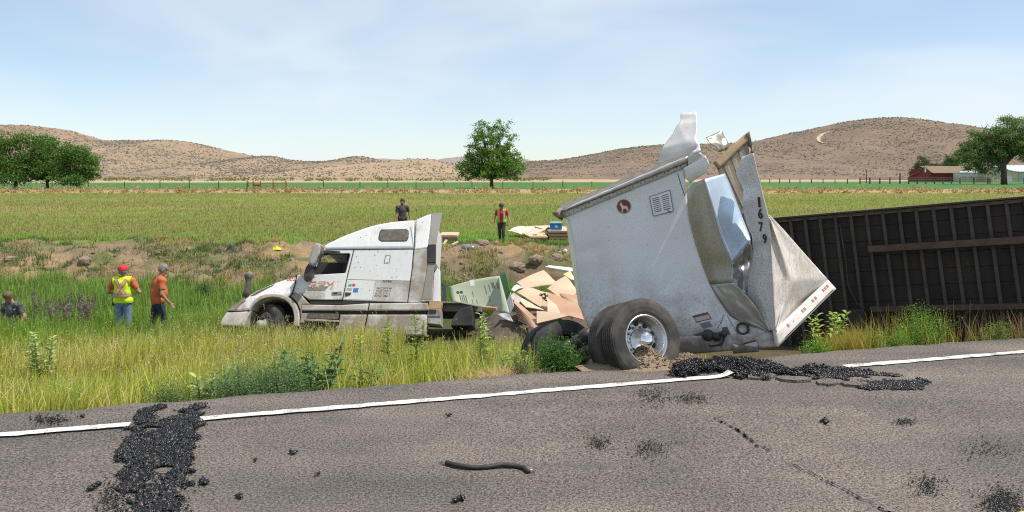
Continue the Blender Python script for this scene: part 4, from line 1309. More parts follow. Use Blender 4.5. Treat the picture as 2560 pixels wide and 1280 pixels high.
V, Fc, _, _ = patch([(1000, 772, 10.32), (990, 800, 10.38), (1003, 862, 10.3)], [(1084, 662, 10.45), (1086, 760, 10.6), (1068, 918, 10.4)], 12, 16, .16, 24, .3, .01)
part('crumpled_sheet', V, Fc, mat('crumpled_steel', (.42, .43, .45), (.30, .29, .28), scale=3, rough=.3, metal=.8), tr, smooth=True)
V, Fc, _, _ = patch([(892, 868, 10.68), (925, 930, 10.6), (985, 1014, 10.46), (1060, 1062, 10.36), (1168, 1088, 10.22)], [(1003, 862, 10.3), (1060, 915, 10.2), (1105, 960, 10.14), (1140, 1030, 10.12), (1175, 1085, 10.14)], 16, 26, .10, 31, .25, .012, bow=.0)
part('folded_sheet', V, Fc, SILVER, tr, smooth=True)
# dark plate behind the folds closes the box
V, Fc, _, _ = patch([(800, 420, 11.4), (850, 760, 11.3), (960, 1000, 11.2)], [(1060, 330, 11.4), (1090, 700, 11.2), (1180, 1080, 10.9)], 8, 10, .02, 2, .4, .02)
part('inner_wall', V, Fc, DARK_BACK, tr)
# sheet with the fleet number, and the sunlit wall behind the fold
fold = [(1096, 250, 10.25), (1112, 320, 10.22), (1130, 400, 10.2), (1150, 480, 10.17), (1172, 560, 10.12), (1182, 700, 10.08), (1190, 840, 10.05), (1196, 960, 10.02), (1205, 1090, 10.0)]
lft = [(1045, 268, 10.5), (1030, 300, 10.5), (1016, 345, 10.55), (1035, 390, 10.55), (1050, 420, 10.55), (1049, 520, 10.55), (1066, 580, 10.5), (1092, 640, 10.42), (1096, 720, 10.4), (1082, 800, 10.42), (1070, 860, 10.42), (1066, 918, 10.4), (1105, 960, 10.3), (1140, 1025, 10.2), (1172, 1084, 10.12)]
def ndent(a, b):
    return .12 * np.exp(-((b - .17) / .05) ** 2) * (1 - a) - .08 * np.exp(-((b - .25) / .04) ** 2) * (1 - a) + .05 * np.exp(-((b - .52) / .03) ** 2)
V, Fc, nsurf, npx = patch(lft, fold, 18, 60, .05, 17, .2, .01, zfun=ndent)
numsheet = part('number_sheet', V, Fc, SPECK, tr, smooth=True)
BLK = mat('black_decal', (.025, .024, .024), rough=.6)
for s, (x, y), hgt, wd in (('1', (1118, 505), 48, 11), ('6', (1118, 560), 50, 22), ('7', (1122, 620), 46, 20), ('9', (1140, 676), 46, 18)):
    V2, F2, w = text2d(s, .03)
    part('fleet_number', [npx(x + a / w * wd + (1 - b) * 4, y - b * hgt, .012) for a, b in V2], F2, BLK, numsheet)
V, Fc, dsurf, dpx = patch(fold[4:], [(1176, 542, 10.14), (1240, 608, 10.35), (1320, 700, 10.6), (1400, 790, 10.85), (1450, 845, 11.0), (1340, 960, 10.8), (1270, 1030, 10.45), (1206, 1092, 10.02)], 30, 40, .04, 44, .3, .012, zfun=lambda a, b: -.10 * np.exp(-((a - .33) / .1) ** 2) + .0)
pan = part('sunlit_wall', V, Fc, DIRTY, tr, smooth=True)
V, Fc, _, kpx = patch([(1206, 1088, 9.99), (1216, 1162, 9.97)], [(1450, 846, 10.98), (1489, 888, 10.96)], 30, 5, .0, 2, .3, .05)
rl2 = part('lower_rail', V, Fc, muddy('lower_rail_paint', (.70, .66, .61), mud=(.42, .35, .29), lo=.5, hi=.8, rough=.6), tr)
TAPE = mat('faded_red_tape', (.40, .12, .09), (.50, .28, .22), scale=9, rough=.6)
tx = lambda k, w: (1210 + (1452 - 1210) * k + 14 * w, 1100 + (856 - 1100) * k + 14 * w)
for k in (.18, .46, .50, .66, .71, .86, .90, .94):
    part('reflective_tape', [kpx(*tx(a, b), .006) for a, b in ((k, .1), (k + .025, .1), (k + .025, .9), (k, .9))], [(0, 1, 2, 3)], TAPE, rl2)
for k in range(46):
    a = .04 + k * .0203
    for r_ in (2.1, 3.0):
        x, y = tx(a + (.01 if r_ > 2.5 else 0), r_)
        if r_ > 2.5 and (k % 2): continue
        p = kpx(x, y, .005)
        part('rail_hole', *lathe([(0, .009), (.002, .001)], (CAMP - p), p, 6), SEAM, rl2)
# lined inside wall standing up behind the fold
LIN = mat('plywood_lining', (.60, .47, .32), (.50, .38, .25), scale=3, rough=.7, stretch=(1, 1, 6))
POST = mat('grey_post', (.20, .19, .17), (.29, .26, .22), scale=8, rough=.6)
V, Fc, _, lpx = patch([(928, 318, 10.95), (960, 390, 10.9), (1000, 470, 10.85), (1046, 540, 10.8)], [(1078, 180, 11.05), (1092, 250, 11.0), (1096, 330, 10.95), (1085, 420, 10.9)], 16, 12, .0, 2, .3, .03)
lin = part('lining', V, Fc, LIN, tr)
def lq(a, b, off):
    A0, A1, B0, B1 = (928, 318), (1046, 540), (1078, 180), (1110, 420)
    x = (A0[0] * (1 - a) + B0[0] * a) * (1 - b) + (A1[0] * (1 - a) + B1[0] * a) * b
    y = (A0[1] * (1 - a) + B0[1] * a) * (1 - b) + (A1[1] * (1 - a) + B1[1] * a) * b
    return lpx(x, y, off)
for a in (.16, .42, .66, .86):
    part('wall_post', [lq(a, .02, .03), lq(a + .09, .02, .03), lq(a + .09, .98, .03), lq(a, .98, .03), lq(a, .02, 0), lq(a + .09, .02, 0), lq(a + .09, .98, 0), lq(a, .98, 0)], [(0, 1, 2, 3), (0, 4, 5, 1), (1, 5, 6, 2), (2, 6, 7, 3), (3, 7, 4, 0)], POST, lin)
V, Fc, _, _ = patch([(912, 292, 10.92), (938, 322, 10.88)], [(1068, 152, 11.02), (1084, 178, 10.98)], 14, 4, .01, 3, .3, .06)
part('top_plate', V, Fc, mat('weathered_plate', (.42, .30, .17), (.30, .22, .13), scale=7, rough=.7), tr)
V, Fc, _, _ = patch([(1062, 162, 10.98), (1080, 190, 10.96), (1088, 250, 10.94)], [(1080, 145, 10.98), (1092, 200, 10.95), (1094, 250, 10.94)], 4, 8, .02, 3, .3, .05)
part('end_post', V, Fc, EDGE_D, tr)
V, Fc, _, _ = patch([(876, 176, 11.0), (895, 205, 11.0), (925, 222, 11.0), (938, 246, 11.0)], [(950, 143, 11.2), (965, 175, 11.15), (985, 208, 11.1), (975, 232, 11.1)], 12, 10, .10, 51, .4, .006)
part('torn_strip', V, Fc, mat('shiny_strip', (.55, .52, .42), (.42, .36, .26), scale=3, rough=.25, metal=.8), tr, smooth=True)

# ------------------------------------------------------------------ axle and wheels
AC = P(1604, 851, 9.42)
AX = Vector((.41, -.86, .29)).normalized()
wheel(tr, AC, AX, .50, .275, .29, TYRE, ALU, local=False, deep=.13)
wheel(tr, AC - AX * .34, AX, .50, .275, .29, TYRE, ALU, hub=False, local=False, deep=.0)
FC = AC - AX * 2.02
wheel(tr, FC, -AX, .50, .27, .29, TYRE_D, ALU, hub=False, local=False, deep=.0)
wheel(tr, FC - AX * .34, -AX, .50, .27, .29, TYRE_D, ALU, local=False, deep=.13)
part('axle', *tube([AC - AX * .2, AC - AX * 2.2], .065, 14), BLACK_PL, tr, smooth=True)
for c in (FC + AX * .16, AC - AX * .55):
    part('brake_drum', *lathe([(-.1, .20), (.06, .205), (.10, .18), (.10, .06)], AX, c, 28), BLACK_PL, tr, smooth=True)
for k, (d, up_) in enumerate(((.42, .16), (.66, .22))):
    c = FC + AX * d + Vector((0, 0, up_))
    part('air_chamber', *lathe([(-.09, .001), (-.09, .08), (-.01, .095), (.01, .095), (.09, .07), (.09, .001)], Vector((.8, -.3, .4)), c, 16), BLACK_PL, tr, smooth=True)
part('suspension_arm', *join(tube([FC + AX * .35 + Vector((0, 0, .02)), FC + AX * 1.0 + Vector((.25, -.1, .12))], .045, 8), tube([FC + AX * .5 + Vector((0, 0, -.1)), AC - AX * .7 + Vector((0, 0, -.05))], .03, 8)), mat('rusty_brown', (.12, .085, .06), (.05, .045, .04), scale=9, rough=.8), tr)
part('leaf_hanger', *join(box(FC + AX * .62 + Vector((.12, 0, .1)), (.5, .05, .06), Matrix.Rotation(.5, 3, 'Y')), box(FC + AX * .9 + Vector((0, 0, .05)), (.12, .12, .3))), BLACK_PL, tr)

# ================================================================== the overturned trailer floor
FL = P(1925, 548, 15.9); FR0 = P(2560, 494, 13.5)
fd = Vector((FR0.x - FL.x, FR0.y - FL.y, FR0.z - FL.z)); flen = fd.length; fd.normalize()
fdn = Vector((0, 0, 1)); fdn = (fdn - fd * fdn.dot(fd)).normalized()      # up in the plane
fnv = fd.cross(fdn).normalized()
if fnv.dot(CAMP - FL) < 0: fnv = -fnv                                        # towards the camera
FM = Matrix(((fd.x, -fnv.x, fdn.x, FL.x), (fd.y, -fnv.y, fdn.y, FL.y), (fd.z, -fnv.z, fdn.z, FL.z), (0, 0, 0, 1)))
# local: x along, y away from the camera, z up (0 = top edge)
flo = thing('overturned_trailer_floor', 'long dark trailer underside standing on its edge with cross members and chain', 'trailer', FL, M=FM)
PLANK = mat('dark_trailer_underside', (.060, .046, .038), (.024, .021, .020), scale=2.2, rough=.85, lo=.3, hi=.7, stretch=(1, 1, .6), bstr=.3, bscale=12)
XM = mat('cross_member_steel', (.075, .062, .052), (.04, .034, .03), scale=5, rough=.7, lo=.3, hi=.7)
RUST = mat('rusty_rail', (.115, .066, .044), (.055, .038, .03), scale=6, rough=.75)
LEN = flen + 3.4; HGT = 2.62
def fpart(name, c, s, mt, parent=None, b=None):
    return part(name, *(bevel_box(c, s, b) if b else box(c, s)), mt, parent or flo, local=True)
# decking boards run along the trailer
fpart('backing_sheet', (LEN / 2 - .3, .07, -HGT / 2), (LEN + .55, .012, HGT - .02), PLANK)
nb = 9
for k in range(nb):
    hb = HGT / nb
    fpart('deck_board', (LEN / 2 - .3, .02 + .004 * (k % 3), -hb * (k + .5)), (LEN + .6, .035, hb - .008), PLANK)
fpart('top_side_rail', (LEN / 2 - .3, -.07, .012), (LEN + .6, .20, .03), XM)
fpart('side_rail_lip', (LEN / 2 - .3, -.05, -.05), (LEN + .6, .02, .06), mat('rail_lip_brown', (.20, .14, .10), (.10, .08, .065), scale=9, rough=.7))
fpart('bottom_side_rail', (LEN / 2 - .3, -.07, -HGT), (LEN + .6, .20, .03), XM)
sp_ = .285
k = 0
xk = .12
while xk < LEN - .1:
    cm = fpart('cross_member', (xk, -.055, -HGT / 2), (.012, .10, HGT - .1), XM)
    fpart('flange', (xk + .022, -.106, -HGT / 2), (.058, .008, HGT - .1), XM, cm)
    xk += sp_; k += 1
# slider rails
x_at = lambda u: max(0, (P(u, 600, 15.9 - 2.4 * (u - 1925) / 635) - FL).dot(fd))
for (z, x0, hh) in ((-.72, x_at(2175), .12), (-1.86, x_at(2165), .10)):
    rr_ = fpart('slider_rail', ((x0 + LEN) / 2, -.17, z - .02), (LEN - x0, .12, .012), RUST)
    fpart('rail_web', ((x0 + LEN) / 2, -.235, z), (LEN - x0, .012, hh), RUST, rr_)
for k in range(10):
    fpart('weld_plate', (x_at(2190) + .1 + k * .57, -.245, -1.86), (.10, .014, .07), XM)
# tangled brackets in the shade at its left
fpart('hanger_bracket', (x_at(2125), -.12, -2.05), (.3, .12, .35), PLANK, b=.02)
fpart('hanger_bracket', (x_at(2060), -.15, -2.2), (.25, .12, .4), PLANK, b=.02)
part('air_line', *tube([(x_at(2110), -.14, -.2), (x_at(2114), -.16, -.9), (x_at(2112), -.15, -1.4), (x_at(2130), -.22, -1.75), (x_at(2160), -.2, -1.9)], .012, 8), BLACK_PL, flo, local=True, smooth=True)
# chain hanging from the lower rail
ch = thing('chain', 'steel chain hanging in a loop from the dark trailer underside', 'chain', FL + fd * x_at(2360) - fdn * 2.0)
A_, B_ = (x_at(2308), -.30, -1.80), (x_at(2412), -.30, -1.82)
nl = 36
CH = mat('chain_steel', (.17, .16, .155), (.10, .09, .085), scale=9, rough=.45, metal=.8)
cat_pts = []
for k in range(nl):
    q = k / (nl - 1)
    sag = 1.45 * (1 - (2 * q - .86) ** 2 / .86 ** 2 if q < .43 else 1 - ((q - .43) / .57) ** 2)
    lp = Vector((A_[0] * (1 - q) + B_[0] * q, -.30, -1.80 - .36 * max(0, sag / 1.45)))
    cat_pts.append(FM @ lp)
for k in range(nl - 1):
    a, b2 = cat_pts[k], cat_pts[k + 1]
    d = (b2 - a); L_ = d.length * .72; d.normalize()
    side = d.cross(fnv).normalized() if k % 2 else fnv
    ring = []
    for j in range(12):
        q = 6.2832 * j / 12
        ring.append((a + b2) / 2 + d * math.cos(q) * L_ + side * math.sin(q) * .022)
    ring.append(ring[0]); ring.append(ring[1])
    part('chain_link', *tube(ring, .007, 5, cap=False), CH, ch, smooth=True)
# ================================================================== trees, fences and farm buildings
LEAF = leaf_mat('tree_leaves', transl=.36)
BARK = mat('bark', (.11, .085, .062), (.06, .046, .035), scale=2, rough=.95, stretch=(3, 3, .5), bstr=.5, bscale=8)
def leaves(C3, size, cols, seed, aspect=.55, flat=.0):
    """one small folded leaf (two triangles) per centre"""
    r = np.random.default_rng(seed)
    n = len(C3)
    d = r.normal(size=(n, 3)); d[:, 2] *= (1 - flat); d /= np.linalg.norm(d, axis=1, keepdims=True)
    e = r.normal(size=(n, 3)); e -= (e * d).sum(1, keepdims=True) * d; e /= np.linalg.norm(e, axis=1, keepdims=True)
    s = size[:, None] if hasattr(size, '__len__') else size
    a = C3 - d * s * .5; b = C3 + e * s * aspect * .5; c = C3 + d * s * .5; f = C3 - e * s * aspect * .5
    V = np.stack([a, b, c, f], 1).reshape(-1, 3)
    Fc = (np.arange(n) * 4)[:, None] + np.array([0, 1, 2, 3])
    return V, Fc, np.repeat(cols, 4, axis=0)

def tree(name, label, base, trunk_h, trunk_r, blobs, n_leaf, leaf, c_dark, c_light, seed, group=None, clump=.9, yel=.0, lean=0.):
    """blobs: (dx, z, rx, rz) crown lobes in metres around the trunk"""
    r = np.random.default_rng(seed)
    base = Vector(base)
    th = thing(name, label, 'tree', base, group)
    top = Vector((lean, 0, max(b[1] for b in blobs) * .8))
    tv, tf = tube([base + Vector((0, 0, -.2)), base + Vector((lean * .1, 0, trunk_h * .5)), base + Vector((lean * .3, 0, trunk_h)), base + top * .75], [trunk_r * 1.3, trunk_r, trunk_r * .85, trunk_r * .25], 10)
    limbs = [(tv, tf)]
    fork = base + Vector((lean * .3, 0, trunk_h))
    P3, wts = [], np.array([b[2] * b[2] * b[3] for b in blobs]); wts = wts / wts.sum()
    pts, shade = [], []
    for bi, (dx, z, rx, rz) in enumerate(blobs):
        dy = r.uniform(-.35, .35) * rx
        c = np.array([dx, dy, z])
        cw = base + Vector(c)
        mid = (fork + cw) / 2 + Vector((r.uniform(-.4, .4), r.uniform(-.4, .4), -.1 * rz))
        limbs.append(tube([fork - Vector((0, 0, trunk_h * .15)), mid, cw, cw + Vector((r.uniform(-.3, .3) * rx, 0, rz * .5))], [trunk_r * .5, trunk_r * .32, trunk_r * .18, .02], 6))
        for q in range(4):
            d = Vector((r.normal(), r.normal(), r.normal() * .6)).normalized()
            e = cw + Vector((d.x * rx * .8, d.y * rx * .8, d.z * rz * .8))
            limbs.append(tube([mid, (mid + e) / 2 + Vector((0, 0, .2)), e], [trunk_r * .2, trunk_r * .12, .015], 5))
        nl = int(n_leaf * wts[bi])
        nc = max(8, int(nl / 55))
        # clump centres biased to the shell
        d = r.normal(size=(nc, 3)); d /= np.linalg.norm(d, axis=1, keepdims=True)
        rad = r.random(nc) ** .38
        cc = c + d * rad[:, None] * np.array([rx, rx, rz]) * (.82 + .3 * r.random((nc, 1)))
        k = r.integers(0, nc, nl)
        cs = clump * (.6 + .8 * r.random(nc))
        off = r.normal(size=(nl, 3)) * cs[k][:, None] * np.array([1, 1, .55])
        off[:, 2] -= np.abs(off[:, 0] * .25)
        pts.append(cc[k] + off)
        shade.append(np.clip(.5 + .5 * r.normal(size=nc) * .55, 0, 1)[k] * .7 + .3 * r.random(nl))
    pts = np.concatenate(pts); shade = np.concatenate(shade)[:, None]
    cols = np.array(c_dark) * (1 - shade) + np.array(c_light) * shade
    if yel:
        m = r.random(len(pts)) < yel
        cols[m] = np.array([.20, .22, .03])
    V, Fc, cl = leaves(pts, leaf * (.6 + .8 * r.random(len(pts))), cols, seed + 1)
    trk = part('trunk', *limbs[0], BARK, th, smooth=True)
    part('limbs', *join(*limbs[1:]), BARK, trk, smooth=True)
    part('crown', V, Fc, LEAF, th, local=True, col=cl)
    return th
def at(u, Y): 
    X = (u - 1280) / F * Y
    return (X, Y, hz(X, Y))
# lone tree in the middle (18 m)
tree('field_tree', 'lone full green tree standing behind the pasture in the middle', at(1229, 188), 2.6, .42,
     [(-2.6, 6.0, 3.8, 3.0), (2.8, 5.6, 4.2, 3.2), (-5.0, 5.0, 3.4, 2.8), (5.6, 6.0, 3.2, 2.8), (-3.4, 9.0, 3.2, 2.6), (0.2, 9.5, 3.6, 3.2), (4.2, 9.0, 3.2, 2.6), (-2.0, 13.0, 2.8, 2.4), (1.0, 13.0, 2.6, 2.6), (2.4, 15.4, 2.0, 2.0), (-2.6, 14.9, 1.9, 1.6), (4.4, 12.6, 1.8, 1.8), (-5.6, 8.2, 1.7, 1.5), (6.4, 7.6, 1.6, 1.6), (0, 4.0, 5.4, 1.6), (-5.8, 3.4, 2.4, 1.4), (5.6, 3.6, 2.6, 1.5)],
     24000, .40, (.045, .105, .025), (.21, .37, .06), 101, clump=.55, yel=.05)
# cluster at left
tree('broadleaf_tree', 'large dark green tree at the far left, leftmost of the clump', at(40, 185), 1.9, .45,
     [(-5, 7, 4.5, 4), (-1, 5.5, 4.5, 3.6), (3.5, 6, 4.2, 4.0), (-3, 11.4, 4.0, 2.8), (1.5, 11.6, 3.4, 2.4), (5.2, 9.8, 2.8, 2.6), (0, 2.8, 5.0, 1.8)], 20000, .42, (.035, .082, .02), (.15, .27, .05), 111, group='trees at the left edge', clump=.75)
tree('broadleaf_tree', 'tall dark green tree behind the round tree in the left clump', at(118, 192), 1.4, .4,
     [(-2, 6, 4.0, 3.8), (2.4, 6, 3.6, 3.8), (-1.4, 11.0, 3.0, 2.6), (2.0, 10.0, 2.4, 2.2), (0, 3.2, 3.0, 1.6)], 16000, .42, (.035, .082, .02), (.145, .265, .05), 121, group='trees at the left edge', clump=.75)
tree('broadleaf_tree', 'round dark green tree at the right end of the left clump', at(188, 183), 1.6, .4,
     [(-2.2, 5.2, 3.4, 3.4), (2.0, 5.2, 3.4, 3.4), (0, 8.2, 3.6, 2.6), (3.4, 6.2, 2.2, 2.4), (-2.6, 8.0, 2.2, 2.0), (0, 2.8, 4.8, 1.8), (2.0, 9.2, 1.8, 1.6)], 16000, .40, (.032, .078, .018), (.145, .265, .05), 131, group='trees at the left edge', clump=.65)
# big tree by the barn
tree('cottonwood_tree', 'big spreading tree in front of the white shed at the right', at(2510, 262), 7.5, .85,
     [(-11, 9.5, 4.6, 4.2), (-7, 14, 4.6, 3.6), (-3, 10.5, 4.8, 3.6), (-6.5, 6.6, 3.0, 3.0), (-3.5, 17.5, 4.2, 3.2), (1.5, 15, 4.6, 4.0), (-13, 13, 2.4, 2.2), (-9, 18, 2.4, 1.8), (5, 19, 4.0, 3.4), (4.5, 12, 4.2, 3.4), (9, 15, 4.0, 4.5), (2, 22, 3.2, 2.4), (10, 21, 4, 3), (-15.5, 10.5, 1.8, 1.8), (-2.4, 4.6, 1.8, 2.2)],
     32000, .52, (.055, .095, .032), (.20, .29, .09), 141, clump=.85)
tree('cottonwood_tree', 'grey green tree at the right picture edge behind the big tree', at(2620, 285), 6, .6,
     [(-3, 10, 5, 5), (3, 12, 5, 5), (0, 17, 5, 4), (-5, 5, 3, 3)], 9000, .55, (.04, .062, .022), (.11, .14, .045), 151, clump=.9)
tree('willow_tree', 'grey green bushy tree behind the left end of the red barn', at(2304, 430), 1.0, .3,
     [(-2.0, 6, 4.0, 4.2), (2.8, 7.5, 4.0, 4.6), (0.5, 11.4, 3.2, 3.0), (-4, 4, 3.0, 3.0), (4.6, 4, 3.2, 3.2)], 8000, .6, (.045, .07, .035), (.12, .16, .075), 161, clump=.8)
tree('willow_tree', 'small green tree rising behind the barn roof', at(2375, 430), 1.0, .3,
     [(-2, 8, 3.4, 3.4), (2, 9.5, 3.6, 3.8), (0, 12, 2.8, 2.6), (-6.5, 7.5, 3.0, 2.8)], 8000, .6, (.035, .06, .02), (.10, .15, .04), 171, clump=.8)

# red barn -----------------------------------------------------------
BARN_RED = mat('barn_red_boards', (.20, .022, .026), (.12, .016, .02), scale=1.2, rough=.8, stretch=(6, 6, .3))
SHINGLE = mat('weathered_shingles', (.25, .18, .11), (.16, .115, .075), scale=2.2, rough=.95, bstr=.4, bscale=3)
YB = 380.0
def bp(u, v, d=0): return P(u, v, YB + d)
bx0 = bp(2275, 458)
barn = thing('barn', 'dark red barn with weathered shingle roof and white gable opening', 'barn', (bx0.x + 10, YB, hz(bx0.x + 10, YB)))
gz0 = hz(bx0.x, YB) - .3
DB = 16.0
def wallq(name, pts, mt, parent=barn, thick=.25):
    """front wall polygon in the plane y = YB (points as pixels), given thickness"""
    Vv = [bp(u, v) for u, v in pts]; n = len(Vv)
    Vb = [p + Vector((0, thick, 0)) for p in Vv]
    return part(name, Vv + Vb, [tuple(range(n)), tuple(range(2 * n - 1, n - 1, -1))] + [(k, k + n, (k + 1) % n + n, (k + 1) % n) for k in range(n)], mt, parent)
gv0 = 440 + (CAMZ - gz0) / YB * F
gab = wallq('gable_wall', [(2274, gv0), (2274, 440), (2296, 433), (2313, 418), (2329, 431), (2329, gv0)], BARN_RED)
wallq('gable_opening', [(2311.5, 421), (2314.8, 421), (2314.8, 431), (2311.5, 431)], WHITE_P, gab, -.06)
sw = part('front_wall', *(lambda a, b, c, d: ([a, b, c, d] + [p + Vector((0, .25, 0)) for p in (a, b, c, d)], [(0, 1, 2, 3), (4, 7, 6, 5), (0, 4, 5, 1), (1, 5, 6, 2), (2, 6, 7, 3), (3, 7, 4, 0)]))(bp(2329, gv0, .3), bp(2374, gv0, .3), bp(2374, 431, .3), bp(2329, 431, .3)), BARN_RED, barn)
for k in range(6):
    u = 2335 + k * 7.2
    p = bp(u, 431, .27); q = bp(u, gv0, .27)
    part('wall_batten', *box((p + q) / 2, (.10, .06, (p - q).length)), BARN_RED, sw)
part('bay_back', *box((bp(2388, (431 + gv0) / 2, 6)), (6.2, .3, 9)), DARK_BACK, barn)
part('bay_floor_side', *box((bp(2401, (431 + gv0) / 2, 3)), (.3, 6, 7)), DARK_BACK, barn)
part('bay_header', *box(bp(2388, 431.4, .4), (5.6, .3, .35)), BARN_RED, barn)
# roof: front slope, left lean-to slope
rp = [bp(2313, 416), bp(2420, 416.5), bp(2420, 432.0), bp(2330, 432.0)]
rpv = [rp[0] + Vector((0, 5, .3)), rp[1] + Vector((0, 5, .3)), rp[2] + Vector((0, -.7, 0)), rp[3] + Vector((0, -.7, 0))]
part('roof', rpv + [p - Vector((0, 0, .25)) for p in rpv], [(0, 1, 2, 3), (7, 6, 5, 4), (0, 4, 5, 1), (1, 5, 6, 2), (2, 6, 7, 3), (3, 7, 4, 0)], SHINGLE, barn)
lp = [bp(2312, 415.2, -.3), bp(2272, 441, -.3), bp(2272, 441, DB), bp(2312, 415.2, DB)]
lp2 = [bp(2312, 415.2, -.3), bp(2295, 432, -.3), bp(2295, 432, DB), bp(2312, 415.2, DB)]
lp3 = [bp(2295, 432, -.3), bp(2271, 441, -.3), bp(2271, 441, DB), bp(2295, 432, DB)]
for q in (lp2, lp3):
    part('roof', q + [p + Vector((0, 0, .22)) for p in q], [(3, 2, 1, 0), (4, 5, 6, 7), (0, 1, 5, 4), (1, 2, 6, 5), (2, 3, 7, 6), (3, 0, 4, 7)], SHINGLE, barn)
part('rear_wall', *box((bp(2345, 438, DB)), (28, .3, 6)), BARN_RED, barn)
# white shed
SHED_W = mat('shed_white_boards', (.62, .60, .56), (.50, .47, .43), scale=1.2, rough=.8, stretch=(5, 5, .3))
SHED_R = mat('shed_blue_metal', (.52, .58, .66), (.42, .48, .56), scale=.6, rough=.45, metal=.3)
CREAM = mat('cream_boards', (.55, .46, .33), (.46, .38, .27), scale=1, rough=.8, stretch=(5, 5, .3))
YS_ = 372.0
sp0 = P(2440, 458, YS_)
shed = thing('shed', 'white low shed joined to the red barn behind the corral', 'shed', (sp0.x, YS_, hz(sp0.x, YS_)))
def quadbox(name, u0, u1, v0, v1, Y, depth, mt, parent):
    a, b = P(u0, v0, Y), P(u1, v1, Y)
    c = (a + b) / 2 + Vector((0, depth / 2, 0))
    return part(name, *box(c, (abs(b.x - a.x), depth, abs(a.z - b.z))), mt, parent)
quadbox('wall', 2401, 2478, 433, 462, YS_, 6, SHED_W, shed)
rpp = [P(2399, 432, YS_ - .5), P(2480, 432, YS_ - .5), P(2480, 429, YS_ + 6.5), P(2399, 429, YS_ + 6.5)]
part('roof', rpp + [p + Vector((0, 0, .2)) for p in rpp], [(3, 2, 1, 0), (4, 5, 6, 7), (0, 1, 5, 4), (1, 2, 6, 5), (2, 3, 7, 6), (3, 0, 4, 7)], SHED_R, shed)
for k in range(4):
    quadbox('shed_door', 2406 + k * 18, 2417 + k * 18, 440, 461, YS_ - .12, .1, CREAM, shed)
sp1 = P(2520, 458, YS_ - 8)
sh2 = thing('metal_shed', 'cream shed with pale blue metal roof behind the big tree', 'shed', (sp1.x, YS_ - 8, hz(sp1.x, YS_)))
Ym = YS_ - 8
fw = [P(2481, 462, Ym), P(2546, 462, Ym), P(2546, 430, Ym), P(2481, 419, Ym)]
part('wall', fw + [p + Vector((0, 12, 0)) for p in fw], [(0, 1, 2, 3), (7, 6, 5, 4), (0, 4, 5, 1), (1, 5, 6, 2), (2, 6, 7, 3), (3, 7, 4, 0)], CREAM, sh2)
quadbox('side_bay', 2547, 2640, 430, 462, Ym, 10, mat('pale_green_boards', (.42, .47, .42), rough=.8), sh2)
ro_ = [P(2479, 418.5, Ym - .4), P(2548, 430, Ym - .4), P(2645, 430, Ym - .4), P(2645, 414, Ym + 12), P(2479, 414, Ym + 12)]
part('roof', ro_ + [p + Vector((0, 0, .25)) for p in ro_], [(4, 3, 2, 1, 0), (5, 6, 7, 8, 9), (0, 1, 6, 5), (1, 2, 7, 6), (2, 3, 8, 7), (3, 4, 9, 8), (4, 0, 5, 9)], SHED_R, sh2)
quadbox('shed_door', 2513, 2530, 437, 461, Ym - .15, .12, SHED_W, sh2)

# corral fence at right ---------------------------------------------
FPOST = mat('fence_post_wood', (.085, .055, .045), (.05, .035, .03), scale=3, rough=.9)
FRAIL = mat('fence_rail_wood', (.24, .19, .16), (.16, .12, .10), scale=3, rough=.9)
def fence(name, label, path, step, ph, pr, rails, rail_h=.12):
    A = [Vector(p) for p in path]
    th = thing(name, label, 'fence', A[0])
    prev = None
    for a, b in zip(A[:-1], A[1:]):
        n = max(1, int((b - a).length / step))
        for k in range(n + 1):
            if k == 0 and prev is not None: continue
            p = a.lerp(b, k / n)
            z = hz(p.x, p.y)
            hh = ph * random.uniform(.92, 1.1)
            part('post', *tube([(p.x, p.y, z - .1), (p.x + random.uniform(-.04, .04), p.y, z + hh)], [pr * random.uniform(.85, 1.2)] * 2, 7), FPOST, th)
            if prev is not None:
                for rz in rails:
                    q0 = Vector((prev.x, prev.y - pr, hz(prev.x, prev.y) + rz * ph)); q1 = Vector((p.x, p.y - pr, z + rz * ph))
                    c = (q0 + q1) / 2; d = q1 - q0
                    R = d.to_track_quat('X', 'Z').to_matrix()
                    part('rail', *box(c, (d.length, .05, rail_h), R), FRAIL, th)
            prev = p
def gp(u, v): 
    p = G(u, v, -.7); return (p.x, p.y, -.7)
fence('corral_fence', 'dark board fence of the corral in front of the red barn', [gp(2150, 459.5), gp(2250, 459.8), gp(2400, 459.6), gp(2470, 459.8)], 3.4, 2.4, .24, (.35, .66, .96), .20)
fence('pasture_fence', 'thin row of dark posts along the pasture right of the wreck', [gp(1900, 457.6), gp(2000, 458.2), gp(2150, 459.4)], 4.2, 1.9, .18, (.5, .85), .03)
fence('yard_fence', 'dark post fence beside the big tree at the right', [gp(2475, 459.8), gp(2560, 459.6), gp(2640, 459.4)], 8.0, 2.2, .22, (.45, .85), .12)
fence('wire_fence', 'row of thin posts along the green field behind the pasture', [gp(130, 470.5), gp(400, 470), gp(620, 470), gp(900, 469), gp(1180, 469), gp(1480, 468)], 7.0, 1.7, .09, (.5, .8), .015)
